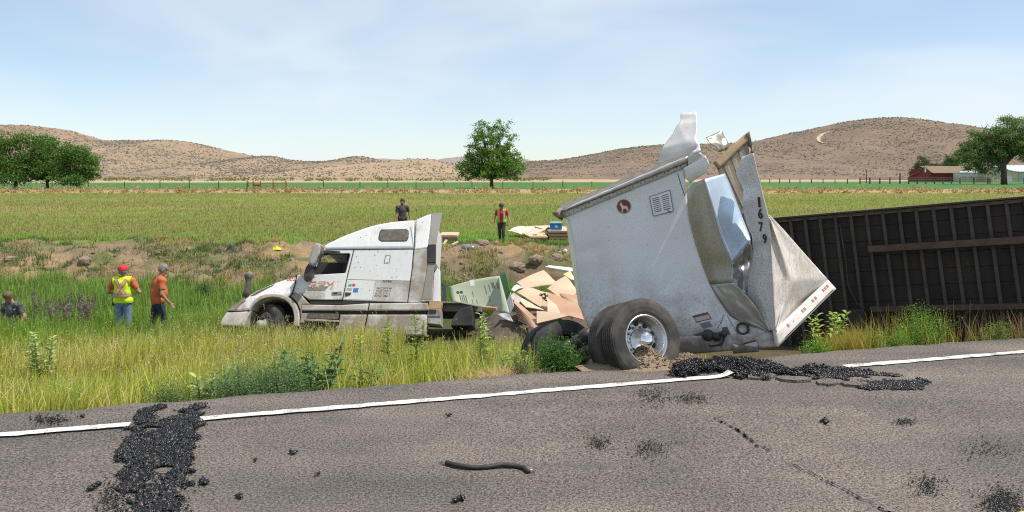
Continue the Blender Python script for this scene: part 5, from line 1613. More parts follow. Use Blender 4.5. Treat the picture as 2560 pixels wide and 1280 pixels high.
# timber brace gate at left
gt = thing('timber_gate', 'wooden post and rail gate in the green field edge at left', 'gate', gp(668, 473))
WOODP = mat('grey_brown_timber', (.25, .16, .09), (.16, .10, .06), scale=3, rough=.9)
g0 = G(618, 474, -.7)
for u in (618, 633, 651, 683, 714):
    p = G(u, 474, -.7)
    part('gate_post', *tube([(p.x, p.y, -.8), (p.x, p.y, 1.2 if u != 683 else 1.35)], .13, 7), WOODP, gt)
for (u0, u1, z) in ((618, 633, .8), (633, 651, .8), (651, 714, .75), (651, 714, .15)):
    a, b = G(u0, 474, -.7), G(u1, 474, -.7)
    part('gate_rail', *tube([(a.x, a.y - .1, z), (b.x, b.y - .1, z)], .09, 6), WOODP, gt)
part('gate_panel', *box(((G(642, 474, -.7).x), g0.y, -.05), (1.6, .1, 1.0)), mat('reddish_boards', (.24, .12, .08), rough=.9), gt)
# poles
for (u, vt, Y, lab) in ((2166, 424, 330, 'tall dark wooden pole left of the red barn'), (2250, 434, 330, 'shorter thick dark post close to the red barn')):
    p = at(u, Y); zt = CAMZ + (HV - vt) / F * Y
    tp_ = thing('utility_pole', lab, 'pole', p, 'poles near the barn')
    part('pole', *tube([(p[0], Y, p[2] - .3), (p[0], Y, zt)], [.22, .16] if u < 2200 else [.3, .3], 8), FPOST, tp_)
    part('pole_cap', *box((p[0], Y, zt + .05), (.5, .5, .12)), FPOST, tp_)
# ================================================================== people
SKIN = mat('skin', (.44, .24, .16), (.38, .19, .125), scale=6, rough=.55)
SKIN_T = mat('skin_tanned', (.36, .18, .115), (.30, .145, .09), scale=6, rough=.55)
EYE = mat('eye_dark', (.02, .016, .014), rough=.3)
LIP = mat('lips', (.34, .13, .11), rough=.5)
def capsule(a, b, ra, rb, flat=1.0, side=None, n=14, m=6):
    """tapered limb; flat < 1 squeezes it front to back (axis 'side' keeps its width)"""
    a, b = Vector(a), Vector(b)
    d = (b - a); L_ = max(d.length, 1e-4); d = d / L_
    s = Vector(side) if side is not None else Vector((1, 0, 0))
    s = (s - d * s.dot(d))
    if s.length < 1e-3: s = d.orthogonal()
    s.normalize(); f = d.cross(s)
    prof = []
    for k in range(m + 1):
        q = math.pi / 2 * k / m
        prof.append((-ra * math.cos(q), ra * math.sin(q)))
    for k in range(m + 1):
        q = math.pi / 2 * k / m
        prof.append((L_ + rb * math.sin(q), rb * math.cos(q)))
    V, Fc = [], []
    for (t, r) in prof:
        r = max(r, .0005)
        for k in range(n):
            q = 2 * math.pi * k / n
            V.append(tuple(a + d * t + s * math.cos(q) * r + f * math.sin(q) * r * flat))
    for i in range(len(prof) - 1):
        for k in range(n):
            k2 = (k + 1) % n
            Fc.append((i * n + k, i * n + k2, (i + 1) * n + k2, (i + 1) * n + k))
    Fc.append(tuple(range(n - 1, -1, -1))); mm_ = (len(prof) - 1) * n
    Fc.append(tuple(mm_ + k for k in range(n)))
    return V, Fc

def person(label, base, heading, pose, skin, cloth, belly=0.0, scale=1.0, hair=None, group='men around the wreck'):
    """pose: joints in local metres, x to the person's right, y forward, z up. cloth: list of (name, material, zones)"""
    J = {k: Vector(v) for k, v in pose.items()}
    Mx = Matrix.Translation(Vector(base)) @ Matrix.Rotation(heading, 4, 'Z') @ Matrix.Scale(scale, 4)
    prims = []      # (zone, a, b, ra, rb, flat, side)
    def add(z, a, b, ra, rb, flat=1., side=None): prims.append((z, Vector(a), Vector(b), ra, rb, flat, side))
    pel, ch, nk, hd = J['pelvis'], J['chest'], J['neck'], J['head']
    sd = (J['shoulder_r'] - J['shoulder_l']).normalized()
    hs = (J['hip_r'] - J['hip_l']).normalized()
    fwd = sd.cross(nk - pel).normalized() * -1
    if fwd.dot(J.get('face', Vector((0, 1, 0)))) < 0: fwd = -fwd
    fwd_t = Vector((-sd.y, sd.x, 0)).normalized()
    waist = pel.lerp(ch, .45)
    add('hips', J['hip_l'] + Vector((0, 0, .03)), J['hip_r'] + Vector((0, 0, .03)), .115, .115)
    add('hips', pel - Vector((0, 0, .04)), pel + (ch - pel) * .25, .155, .150, .82, hs)
    add('torso', pel + (ch - pel) * .15, waist, .150 + belly * .5, .155 + belly * .7, .80, sd)
    add('torso', waist + fwd_t * belly * .6, ch, .155 + belly, .170, .74, sd)
    add('torso', ch, ch.lerp(nk, .55), .175, .125, .66, sd)
    add('torso', J['shoulder_l'], J['shoulder_r'], .078, .078)
    add('neck', ch.lerp(nk, .7), nk.lerp(hd, .4), .066, .058)
    face = J['face'].normalized(); upv = (hd - nk).normalized()
    sidev = face.cross(upv).normalized(); face = upv.cross(sidev).normalized()
    add('head', hd + upv * .03 - face * .015, hd + upv * .075 - face * .012, .088, .092, 1.08, sidev)
    add('head', hd - upv * .055 + face * .03, hd + upv * .03 + face * .02, .058, .074, 1.0, sidev)
    add('head', hd - upv * .075 + face * .062, hd - upv * .07 + face * .05, .026, .03)
    add('head', hd + upv * .012 + face * .098, hd - upv * .022 + face * .112, .010, .017)
    for s in (-1, 1):
        add('head', hd + sidev * s * .086 + upv * .015 - face * .01, hd + sidev * s * .088 - upv * .022 - face * .008, .017, .012, .6, face)
    for s, nm in ((-1, 'l'), (1, 'r')):
        sh, el, wr = J['shoulder_' + nm], J['elbow_' + nm], J['wrist_' + nm]
        add('sleeve', sh, sh.lerp(el, .62), .066, .054)
        add('arm', sh.lerp(el, .6), el, .053, .043)
        add('arm', el, wr, .046, .029)
        # hand
        d = (wr - el).normalized()
        hd_d = Vector(J['hand_' + nm] - wr).normalized() if ('hand_' + nm) in J else d
        pal_n = sidev.cross(hd_d)
        w_ = Vector((0, 1, 0)) - hd_d * hd_d.y
        if w_.length < .1: w_ = Vector((0, 0, 1)) - hd_d * hd_d.z
        w_.normalize()
        cu_ = hd_d.cross(w_) * (1 if nm == 'r' else -1)
        add('hand', wr + hd_d * .02, wr + hd_d * .085, .026, .034, .5, w_)
        for f_ in range(4):
            o0 = wr + hd_d * .085 + w_ * (.027 - .018 * f_)
            L1 = (.040, .046, .043, .034)[f_]
            m1 = o0 + hd_d * L1 + cu_ * .006
            add('hand', o0, m1, .0095, .009)
            add('hand', m1, m1 + hd_d * L1 * .75 + cu_ * .022, .009, .0075)
        t0 = wr + hd_d * .03 + w_ * .026
        add('hand', t0, t0 + hd_d * .035 + w_ * .028, .013, .011)
        add('hand', t0 + hd_d * .035 + w_ * .028, t0 + hd_d * .065 + w_ * .032 + cu_ * .01, .011, .009)
        hp, kn, an, toe = J['hip_' + nm], J['knee_' + nm], J['ankle_' + nm], J['toe_' + nm]
        add('leg', hp, kn, .098, .062)
        add('leg', kn, an + (kn - an) * .12, .064, .044)
        add('foot', an + Vector((0, 0, .02)), an - Vector((0, 0, .03)), .045, .048)
        add('foot', an - Vector((0, 0, .045)), toe, .044, .034, .75, (toe - an).cross(Vector((0, 0, 1))))
    V, Fc = [], []
    for p in prims:
        v, f = capsule(*p[1:5], flat=p[5], side=p[6])
        n = len(V); V += v; Fc += [tuple(i + n for i in q) for q in f]
    me0 = make_mesh('tmp', V, Fc)
    ob = bpy.data.objects.new('tmp', me0); COL.objects.link(ob)
    md = ob.modifiers.new('r', 'REMESH'); md.mode = 'VOXEL'; md.voxel_size = .0145
    ms_ = ob.modifiers.new('s', 'SMOOTH'); ms_.factor = .5; ms_.iterations = 2
    dg = bpy.context.evaluated_depsgraph_get()
    me = bpy.data.meshes.new_from_object(ob.evaluated_get(dg))
    bpy.data.objects.remove(ob); bpy.data.meshes.remove(me0)
    nv = len(me.vertices)
    co = np.empty(nv * 3, dtype=np.float32); me.vertices.foreach_get('co', co); co = co.reshape(-1, 3)
    no = np.empty(nv * 3, dtype=np.float32); me.vertices.foreach_get('normal', no); no = no.reshape(-1, 3)
    faces = np.array([tuple(p.vertices) for p in me.polygons if len(p.vertices) == 4])
    bpy.data.meshes.remove(me)
    # nearest limb of every vertex
    best = np.full(nv, 9.); zone = np.zeros(nv, int); zn = []
    for p in prims:
        if p[0] not in zn: zn.append(p[0])
        a, b = np.array(p[1]), np.array(p[2]); ab = b - a
        k = np.clip(((co - a) @ ab) / max(ab @ ab, 1e-6), 0, 1)
        d = np.linalg.norm(co - (a + k[:, None] * ab), axis=1) - (p[3] * (1 - k) + p[4] * k)
        m_ = d < best
        best[m_] = d[m_]; zone[m_] = zn.index(p[0])
    th = thing('person', label, 'person', base, group, M=Mx)
    body = part('body', co, faces, skin, th, smooth=True, local=True)
    def shell(name, mt, zones, off, test=None, parent=body, wob=.010):
        zi = [zn.index(z) for z in zones if z in zn]
        vm = np.isin(zone, zi)
        if test is not None: vm &= test(co)
        fm = vm[faces].all(axis=1)
        fs = faces[fm]
        if len(fs) == 0: return None
        used = np.unique(fs); mp_ = np.full(nv, -1); mp_[used] = np.arange(len(used))
        wv = (fbm(co[used, 0] / .06 + co[used, 1] / .05, co[used, 2] / .11, 3, 3) - .5) * 2 * wob
        V_ = co[used] + no[used] * (off + wv)[:, None]
        return part(name, V_, mp_[fs], mt, parent, smooth=True, local=True)
    out = {}
    for (nm_, mt, zones, off, test) in cloth:
        if nm_ == 'boot':
            for s in (-1, 1):
                hx = (J['ankle_l'] + J['ankle_r']) / 2; ax_ = np.array((J['ankle_r'] - J['ankle_l']).normalized())
                out[nm_] = shell(nm_, mt, zones, off, lambda c: ((c - np.array(hx)) @ ax_) * s > 0)
        else:
            out[nm_] = shell(nm_, mt, zones, off, test)
    # eyes, mouth
    for s in (-1, 1):
        c = hd + sidev * s * .034 + upv * .022 + face * .088
        part('eye', *lathe([(-.008, .004), (-.004, .011), (.004, .008), (.006, .001)], face, c, 8), EYE, body, local=True, smooth=True)
    part('mouth', *capsule(hd - upv * .048 + face * .094 - sidev * .02, hd - upv * .048 + face * .094 + sidev * .02, .006, .006, n=6, m=2), LIP, body, local=True)
    if hair is not None:
        hm, kind = hair
        def htest(c):
            q = c - np.array(hd)
            f_ = q @ np.array(face); u_ = q @ np.array(upv)
            return (u_ > .062 + .0 * f_) | ((f_ < -.0) & (u_ > -.035)) | ((f_ < .03) & (u_ > .02))
        hr_ = shell('hair', hm, ['head'], .011, htest, wob=.008)
        if kind == 'cap':
            pass
    return th, body, dict(hd=hd, up=upv, face=face, side=sidev, shell=shell, co=co, J=J, prims=prims, zone=zone, zn=zn)

def stand(lean=0., twist=0., arms=None, legs=None, look=(0, 1, 0), headfwd=0.):
    s = math.sin(lean); c = math.cos(lean)
    def up(z, x=0., y=0.): return (x, y + s * (z - .95), .95 + c * (z - .95))
    J = dict(pelvis=(0, 0, .97), chest=up(1.30), neck=up(1.50), head=Vector(up(1.63)) + Vector((0, headfwd, 0)), face=look,
             shoulder_l=up(1.42, -.205), shoulder_r=up(1.42, .205), hip_l=(-.09, 0, .92), hip_r=(.09, 0, .92),
             elbow_l=up(1.13, -.25, -.03), elbow_r=up(1.13, .25, -.03), wrist_l=up(.87, -.25, .08), wrist_r=up(.87, .25, .08),
             knee_l=(-.10, .02, .50), knee_r=(.10, .02, .50), ankle_l=(-.11, -.02, .09), ankle_r=(.11, -.02, .09), toe_l=(-.13, .15, .03), toe_r=(.13, .15, .03))
    if arms: J.update(arms)
    if legs: J.update(legs)
    return J

DENIM = mat('blue_denim', (.20, .29, .42), (.13, .20, .31), scale=7, rough=.85)
NAVY = mat('navy_trousers', (.018, .022, .038), (.03, .033, .05), scale=6, rough=.85)
BLKT = mat('black_trousers', (.022, .021, .023), (.05, .047, .045), scale=6, rough=.85)
ORT = mat('orange_tee', (.52, .125, .045), (.42, .095, .035), scale=5, rough=.85)
HIVIS = mat('hivis_yellow', (.62, .82, .02), (.50, .72, .02), scale=5, rough=.7)
HIOR = mat('hivis_orange', (.85, .20, .03), rough=.7)
SILV = mat('reflective_grey', (.42, .42, .44), rough=.35)
REDC = mat('red_cap', (.60, .02, .045), (.48, .015, .03), scale=6, rough=.8)
GREYH = mat('grey_hair', (.24, .22, .205), (.14, .125, .115), scale=40, rough=.8)
DARKH = mat('dark_hair', (.022, .016, .012), (.04, .03, .022), scale=40, rough=.7)
BROWNH = mat('brown_hair', (.10, .06, .035), (.16, .10, .06), scale=40, rough=.7)
REDT = mat('red_tee', (.55, .02, .03), (.45, .015, .025), scale=5, rough=.85)
GREYT = mat('charcoal_tee', (.045, .040, .038), (.07, .06, .055), scale=6, rough=.85)
BOOT = mat('work_boot', (.05, .035, .025), rough=.8)
m, t, b, o = new_mat('mottled_grey_tee')
cc = mixc(t, ramp(t, noise(t, 9, 3), .45, .55), (.06, .06, .062), (.15, .15, .155)); t.links.new(cc, b.inputs['Base Color']); b.inputs['Roughness'].default_value = .85
CAMO = m
def sole(u, Y, v): 
    p = P(u, v, Y); return (p.x, p.y, p.z)
zlow = lambda z: (lambda c: c[:, 2] > z)
def ground_pt(u, Y, sink=0.):
    X = (u - 1280) / F * Y
    return (X, Y, hz(X, Y) - sink)
# 1. man in vest and red cap, seen from behind
b1 = ground_pt(308, 18.6); b1 = (b1[0], b1[1], b1[2])
J1 = stand(arms=dict(elbow_l=(-.36, .02, 1.14), wrist_l=(-.24, .24, 1.10), elbow_r=(.37, .02, 1.14), wrist_r=(.26, .26, 1.12)), look=(.25, 1, -.12), legs=dict(ankle_l=(-.12, -.02, .09), ankle_r=(.12, 0, .09)))
th, body, I = person('man in yellow hi-vis vest, red cap and blue jeans seen from behind', b1, math.radians(3), J1, SKIN,
    [('trousers', DENIM, ['hips', 'leg'], .014, None), ('shirt', ORT, ['torso', 'sleeve', 'hips'], .016, lambda c: c[:, 2] > .93), ('boot', BOOT, ['foot'], .012, None)], belly=.045, hair=(GREYH, 'short'))
vest = I['shell']('safety_vest', HIVIS, ['torso', 'hips', 'sleeve'], .032, lambda c: (c[:, 2] > .90) & (np.abs(c[:, 0]) < .215), wob=.008)
def back_band(name, pts, w, mt, off, parent, I=I, sgn=-1):
    """a strip laid on the back or chest (x, z polyline) following the surface of the body"""
    co_ = I['co']; A = resample(pts, 28)
    V_, F_ = [], []
    for i in range(len(A)):
        d = A[min(i + 1, len(A) - 1)] - A[max(i - 1, 0)]; d = d / np.linalg.norm(d); nrm = np.array([-d[1], d[0]])
        for s in (-.5, .5):
            q = A[i] + nrm * w * s
            near = (np.abs(co_[:, 0] - q[0]) < .02) & (np.abs(co_[:, 2] - q[1]) < .025)
            yy = (co_[near, 1] * sgn).max() if near.any() else .12
            V_.append((q[0], sgn * (yy + off), q[1]))
    # smooth the depth along the strip
    Y_ = np.array([v[1] for v in V_]).reshape(-1, 2)
    for _ in range(4):
        Y_[1:-1] = (Y_[:-2] + Y_[1:-1] + Y_[2:]) / 3
    V_ = [(v[0], float(y), v[2]) for v, y in zip(V_, Y_.ravel())]
    for i in range(len(A) - 1): F_.append((2 * i, 2 * i + 1, 2 * i + 3, 2 * i + 2))
    return part(name, V_, F_, mt, parent, local=True, smooth=True)
for k, pts in enumerate(([(-.135, 1.47), (.11, 1.12)], [(.135, 1.47), (-.11, 1.12)])):
    o1 = back_band('vest_band', pts, .085, HIOR, .046 + k * .007, vest)
    back_band('reflective_strip', pts, .045, SILV, .049 + k * .007, o1)
o1 = back_band('vest_band', [(-.205, 1.085), (.205, 1.085)], .085, HIOR, .048, vest)
back_band('reflective_strip', [(-.205, 1.085), (.205, 1.085)], .045, SILV, .052, o1)
hd, up, fc, sdv = I['hd'], I['up'], I['face'], I['side']
cap = I['shell']('cap', REDC, ['head'], .022, lambda c: ((c - np.array(hd)) @ np.array(up)) > .048, wob=.002)
pk = []
for s in np.linspace(-1, 1, 9):
    a = hd + up * .06 + fc * (.085 * math.sqrt(max(0, 1 - (s * .8) ** 2)) + .02) + sdv * s * .085
    b_ = hd + up * .04 + fc * (.175 - .05 * s * s) + sdv * s * .085
    pk += [a, b_]
part('cap_peak', pk + [p + up * .008 for p in pk], [(2 * i, 2 * i + 2, 2 * i + 3, 2 * i + 1) for i in range(8)] + [(18 + 2 * i, 18 + 2 * i + 1, 18 + 2 * i + 3, 18 + 2 * i + 2) for i in range(8)], REDC, cap, local=True, smooth=True)
part('belt_pouch', *bevel_box((-.215, -.02, .92), (.05, .07, .2), .01), BLKT, body, local=True)
# 2. man in the orange shirt, looking down to the right
b2 = ground_pt(394, 18.3); b2 = (b2[0], b2[1], b2[2])
J2 = stand(lean=.10, headfwd=.05, look=(.35, 1, -.55), arms=dict(elbow_r=(.30, .0, 1.12), wrist_r=(.34, .16, .90), elbow_l=(-.27, -.05, 1.12), wrist_l=(-.24, .02, .86)),
           legs=dict(knee_l=(-.11, -.04, .50), ankle_l=(-.13, -.14, .10), toe_l=(-.15, .03, .04), knee_r=(.12, .10, .50), ankle_r=(.14, .12, .09), toe_r=(.15, .30, .03)))
th, body, I2 = person('man in orange t-shirt and dark trousers looking down beside the vested man', b2, math.radians(-48), J2, SKIN_T,
    [('trousers', NAVY, ['hips', 'leg'], .014, None), ('shirt', ORT, ['torso', 'sleeve', 'hips', 'neck'], .020, lambda c: (c[:, 2] > .86) & (c[:, 2] < 1.53)), ('boot', BOOT, ['foot'], .012, None)], belly=.055, hair=(GREYH, 'short'))
hd, up, fc, sdv = I2['hd'], I2['up'], I2['face'], I2['side']
part('sunglasses', *join(*[capsule(hd + up * .085 + fc * .06 + sdv * s * .01, hd + up * .075 + fc * .045 + sdv * s * .07, .016, .012, .5, n=8, m=3) for s in (-1, 1)]), BLACK_PL, body, local=True, smooth=True)
# 3. young man low in the ditch at the left edge
Y3 = 19.6
p3 = P(36, 738, Y3)
b3 = (p3.x, p3.y, p3.z - 1.66)
J3 = stand(lean=.14, headfwd=.08, look=(.25, 1, -.75), arms=dict(elbow_l=(-.32, .02, 1.14), wrist_l=(-.30, .14, .90), elbow_r=(.33, .02, 1.14), wrist_r=(.32, .12, .88)))
person('young man in mottled grey t-shirt half hidden in the ditch grass', b3, math.radians(168), J3, SKIN,
    [('trousers', BLKT, ['hips', 'leg'], .014, None), ('shirt', CAMO, ['torso', 'sleeve', 'hips'], .020, lambda c: c[:, 2] > .86), ('boot', BOOT, ['foot'], .012, None)], hair=(BROWNH, 'short'))
# 4. bearded man in the field behind the tractor
Y4 = 33.5
p4 = P(1006, 499, Y4)
b4 = (p4.x, Y4, p4.z - 1.76)
J4 = stand(look=(.55, 1, -.1), arms=dict(elbow_l=(-.30, -.02, 1.16), wrist_l=(-.34, .05, .90), elbow_r=(.27, .0, 1.14), wrist_r=(.26, .10, .90)))
th, body, I4 = person('dark haired bearded man in charcoal t-shirt behind the tractor roof', b4, math.radians(200), J4, SKIN_T,
    [('trousers', BLKT, ['hips', 'leg'], .014, None), ('shirt', GREYT, ['torso', 'sleeve', 'hips'], .020, lambda c: c[:, 2] > .86), ('boot', BOOT, ['foot'], .012, None)], hair=(DARKH, 'short'))
hd, up, fc = I4['hd'], I4['up'], I4['face']
I4['shell']('beard', DARKH, ['head'], .012, lambda c: (((c - np.array(hd)) @ np.array(up)) < -.03) & (((c - np.array(hd)) @ np.array(fc)) > .01), wob=.004)
# 5. man walking on the bank in red shirt and open vest
Y5 = 34.4
p5 = ground_hit(1254, 606, 30)
b5 = (p5.x, p5.y, hz(p5.x, p5.y))
J5 = stand(lean=.06, headfwd=.05, look=(.1, 1, -.7), arms=dict(elbow_r=(.30, .02, 1.15), wrist_r=(.33, .12, .88), elbow_l=(-.30, -.03, 1.15), wrist_l=(-.40, .10, .92)),
           legs=dict(knee_l=(-.09, .10, .50), ankle_l=(-.08, .14, .09), toe_l=(-.09, .32, .04), knee_r=(.09, .0, .50), ankle_r=(.09, -.14, .10), toe_r=(.10, .03, .03)))
th, body, I5 = person('man in red shirt and open hi-vis vest walking along the bank', b5, math.radians(176), J5, SKIN_T,
    [('trousers', BLKT, ['hips', 'leg'], .014, None), ('shirt', REDT, ['torso', 'sleeve', 'hips'], .016, lambda c: c[:, 2] > .92), ('boot', BOOT, ['foot'], .012, None)], hair=(DARKH, 'short'))
VEST2 = mat('vest_orange_mesh', (.58, .30, .10), (.48, .36, .10), scale=5, rough=.8)
v5 = I5['shell']('safety_vest', VEST2, ['torso', 'hips'], .034, lambda c: (np.abs(c[:, 0]) < .205) & ((np.abs(c[:, 0]) > .055) | (c[:, 1] < .0)) & (c[:, 2] > 1.08), wob=.006)
v6 = I5['shell']('vest_lower', mat('vest_green', (.25, .48, .05), (.18, .38, .04), scale=5, rough=.8), ['torso', 'hips'], .034, lambda c: (np.abs(c[:, 0]) < .205) & ((np.abs(c[:, 0]) > .055) | (c[:, 1] < .0)) & (c[:, 2] < 1.10) & (c[:, 2] > .90), wob=.006)
for x in (-.13, .13):
    back_band('reflective_strip', [(x, 1.46), (x, 1.1)], .04, SILV, .04, v5, I=I5, sgn=1)
hd, up, fc, sdv = I5['hd'], I5['up'], I5['face'], I5['side']
cap5 = I5['shell']('cap', mat('dark_cap', (.06, .055, .055), rough=.8), ['head'], .022, lambda c: ((c - np.array(hd)) @ np.array(up)) > .05, wob=.002)
part('sunglasses', *capsule(hd + up * .025 + fc * .098 - sdv * .06, hd + up * .025 + fc * .098 + sdv * .06, .014, .014, .5, n=8, m=3), BLACK_PL, body, local=True, smooth=True)
# ================================================================== spilled cargo: boards, cartons, odds and ends
m, t, b, o = new_mat('fibreboard')
cc = mixc(t, ramp(t, noise(t, 1.3, 5, .6), .3, .7), (.58, .42, .285), (.48, .335, .22))
cc = mixc(t, ramp(t, noise(t, 9, 6, .75), .58, .72, 0, .6), cc, (.36, .25, .17))
t.links.new(cc, b.inputs['Base Color']); b.inputs['Roughness'].default_value = .75
BOARD = m
BOARD_E = mat('board_edges', (.30, .185, .115), (.20, .12, .075), scale=9, rough=.85)
BOARD_R = mat('reddish_board', (.46, .28, .18), (.38, .22, .14), scale=2, rough=.75)
BOARD_P = mat('pale_board', (.64, .49, .35), (.56, .41, .28), scale=2, rough=.75)
def sheet_obj(name, q, thick, mt, label, cat, group, bend=0., parent_edges=True, n=6):
    """board through four world corners (a b c d), bent a little, thickness along its normal"""
    a, b_, c, d = [Vector(p) for p in q]
    nrm = (b_ - a).cross(d - a).normalized()
    if nrm.z < 0: nrm = -nrm
    V, Fc = [], []
    for j in range(n):
        for i in range(n):
            x, y = i / (n - 1), j / (n - 1)
            p = (a * (1 - x) + b_ * x) * (1 - y) + (d * (1 - x) + c * x) * y
            V.append(p + nrm * bend * (math.sin(math.pi * x) + .5 * math.sin(2.2 * math.pi * y)))
    V += [p - nrm * thick for p in V]
    N = n * n
    for j in range(n - 1):
        for i in range(n - 1):
            k = j * n + i
            Fc += [(k, k + 1, k + n + 1, k + n), (N + k, N + k + n, N + k + n + 1, N + k + 1)]
    ring = [i for i in range(n)] + [j * n + n - 1 for j in range(1, n)] + [(n - 1) * n + i for i in range(n - 2, -1, -1)] + [j * n for j in range(n - 2, 0, -1)]
    for k in range(len(ring)):
        Fc.append((ring[k], ring[k - 1], ring[k - 1] + N, ring[k] + N))
    loc = (a + b_ + c + d) / 4
    return single(name, V, Fc, mt, label, cat, loc, group)
def z6(x, y): return (940 + x / 3.46, 470 + y / 3.46)
GB = 'spilled boards between tractor and trailer'
def pile(pts, mt, lab, thick=.018, bend=.0):
    q = [P(*z6(x, y), Y) for x, y, Y in pts]
    sheet_obj('board', q, thick, mt, lab, 'board', GB, bend)
pile([(1215, 815, 18.2), (1450, 710, 18.9), (1580, 830, 18.2), (1290, 870, 17.4)], BOARD, 'large tan board topmost at the back of the spilled heap', bend=.02)
pile([(1195, 890, 17.2), (1330, 862, 17.5), (1490, 905, 17.0), (1485, 1060, 16.2)], BOARD, 'broad tan board lying flat in the middle of the spilled heap', bend=.02)
pile([(1180, 905, 16.9), (1250, 950, 16.7), (1480, 1065, 16.0), (1300, 1030, 16.0)], BOARD_P, 'pale dusty board lying under the middle board of the heap', bend=.01)
pile([(1480, 870, 17.2), (1640, 760, 17.7), (1760, 900, 17.1), (1640, 985, 16.6)], BOARD, 'tan board leaning against the trailer wall in the heap', bend=.03)
pile([(1620, 745, 17.9), (1680, 715, 18.0), (1730, 800, 17.6), (1690, 790, 17.6)], mat('yellow_label_board', (.60, .48, .10), (.62, .56, .42), scale=3, rough=.7), 'small yellow and white labelled piece on the heap beside the trailer', .01)
pile([(1490, 900, 16.4), (1760, 1015, 15.9), (1800, 1140, 15.5), (1480, 1065, 15.7)], BOARD_R, 'reddish brown board face standing beneath the stacked boards', bend=.01)
pile([(1480, 950, 15.9), (1560, 1010, 15.7), (1600, 1090, 15.4), (1485, 1080, 15.5)], BOARD_P, 'pale triangular board end at the foot of the reddish board', bend=.0)
pile([(1390, 1062, 15.4), (1560, 1075, 15.3), (1665, 1105, 15.2), (1390, 1170, 15.2)], BOARD_P, 'pale flat board in front at the bottom of the heap', .03)
pile([(1170, 880, 17.3), (1215, 835, 17.6), (1280, 860, 17.3), (1200, 895, 17.0)], mat('white_card', (.75, .73, .70), rough=.7), 'white torn card lying on the left of the heap', .006, .02)
pile([(1460, 680, 19.2), (1500, 668, 19.4), (1705, 690, 18.8), (1700, 720, 18.6)], mat('white_strip', (.66, .66, .62), rough=.7), 'long pale strip lying behind the heap in the broken bank', .02)
pile([(1190, 905, 16.6), (1260, 950, 16.5), (1230, 1010, 16.2), (1160, 940, 16.4)], mat('grey_dusty_board', (.44, .38, .33), (.34, .28, .24), scale=12, rough=.8), 'grey dusty board end beside the printed carton', .02)
for k in range(7):           # fanned stack of boards on the right
    d = k * 17
    pile([(1500 + k * 12, 865 + d * .55, 17.3 - k * .05), (1640 + k * 10, 865 + d * .25, 17.4 - k * .05), (1770, 945 + d * .5, 16.7 - k * .05), (1755, 985 + d * .35, 16.4 - k * .05)], BOARD if k % 2 else BOARD_R, 'thin board %s in the fanned stack against the trailer' % ('first', 'second', 'third', 'fourth', 'fifth', 'sixth', 'bottom')[k], .012)
for k in range(8):           # slipped stack, lower left
    pile([(1185 + k * 6, 985 + k * 22, 16.2 - k * .05), (1215 + k * 8, 975 + k * 20, 16.4 - k * .05), (1395, 1130 + k * 9, 15.4 - k * .03), (1365, 1165 + k * 6, 15.3 - k * .03)], BOARD if k % 2 else BOARD_R, 'thin board %s in the slipped stack behind the printed carton' % ('first', 'second', 'third', 'fourth', 'fifth', 'sixth', 'seventh', 'lowest')[k], .012)
# heap of soil and wood under the boards
hv, hf = [], []
nH = 26
for j in range(nH):
    for i in range(nH):
        X = -.9 + 3.2 * i / (nH - 1); Y = 14.9 + 5.6 * j / (nH - 1)
        g = hz(X, Y)
        k = math.sin(math.pi * i / (nH - 1)) * math.sin(math.pi * j / (nH - 1))
        hv.append((X, Y, g - .05 + .95 * k ** .6 * (.7 + .6 * float(fbm(np.array([X / .4]), np.array([Y / .4]), 5, 3)[0]))))
for j in range(nH - 1):
    for i in range(nH - 1): hf.append((j * nH + i, j * nH + i + 1, (j + 1) * nH + i + 1, (j + 1) * nH + i))
oh = struct('debris_heap', hv, hf, mat('debris_soil', (.13, .095, .07), (.07, .05, .04), scale=6, rough=1, bstr=.8, bscale=14), smooth=True)
oh['kind'] = 'stuff'; oh['label'] = 'dark soil and splinters under the spilled boards'; oh['category'] = 'debris'
# snagged roots on a board
tw = thing('root_clump', 'dark tangled root clump hanging on the tan boards', 'roots', P(*z6(1460, 935), 16.3))
ROOT = mat('dark_root', (.05, .035, .025), rough=.95)
c0 = P(*z6(1458, 935), 16.25)
for k in range(12):
    a = [c0 + Vector((random.gauss(0, .03), 0, random.gauss(0, .03)))]
    for q in range(4):
        a.append(a[-1] + Vector((random.gauss(0, .025), random.gauss(0, .02), random.gauss(-.004, .02))))
    part('root', *tube(a, [.018, .014, .010, .006, .004], 5), ROOT, tw)

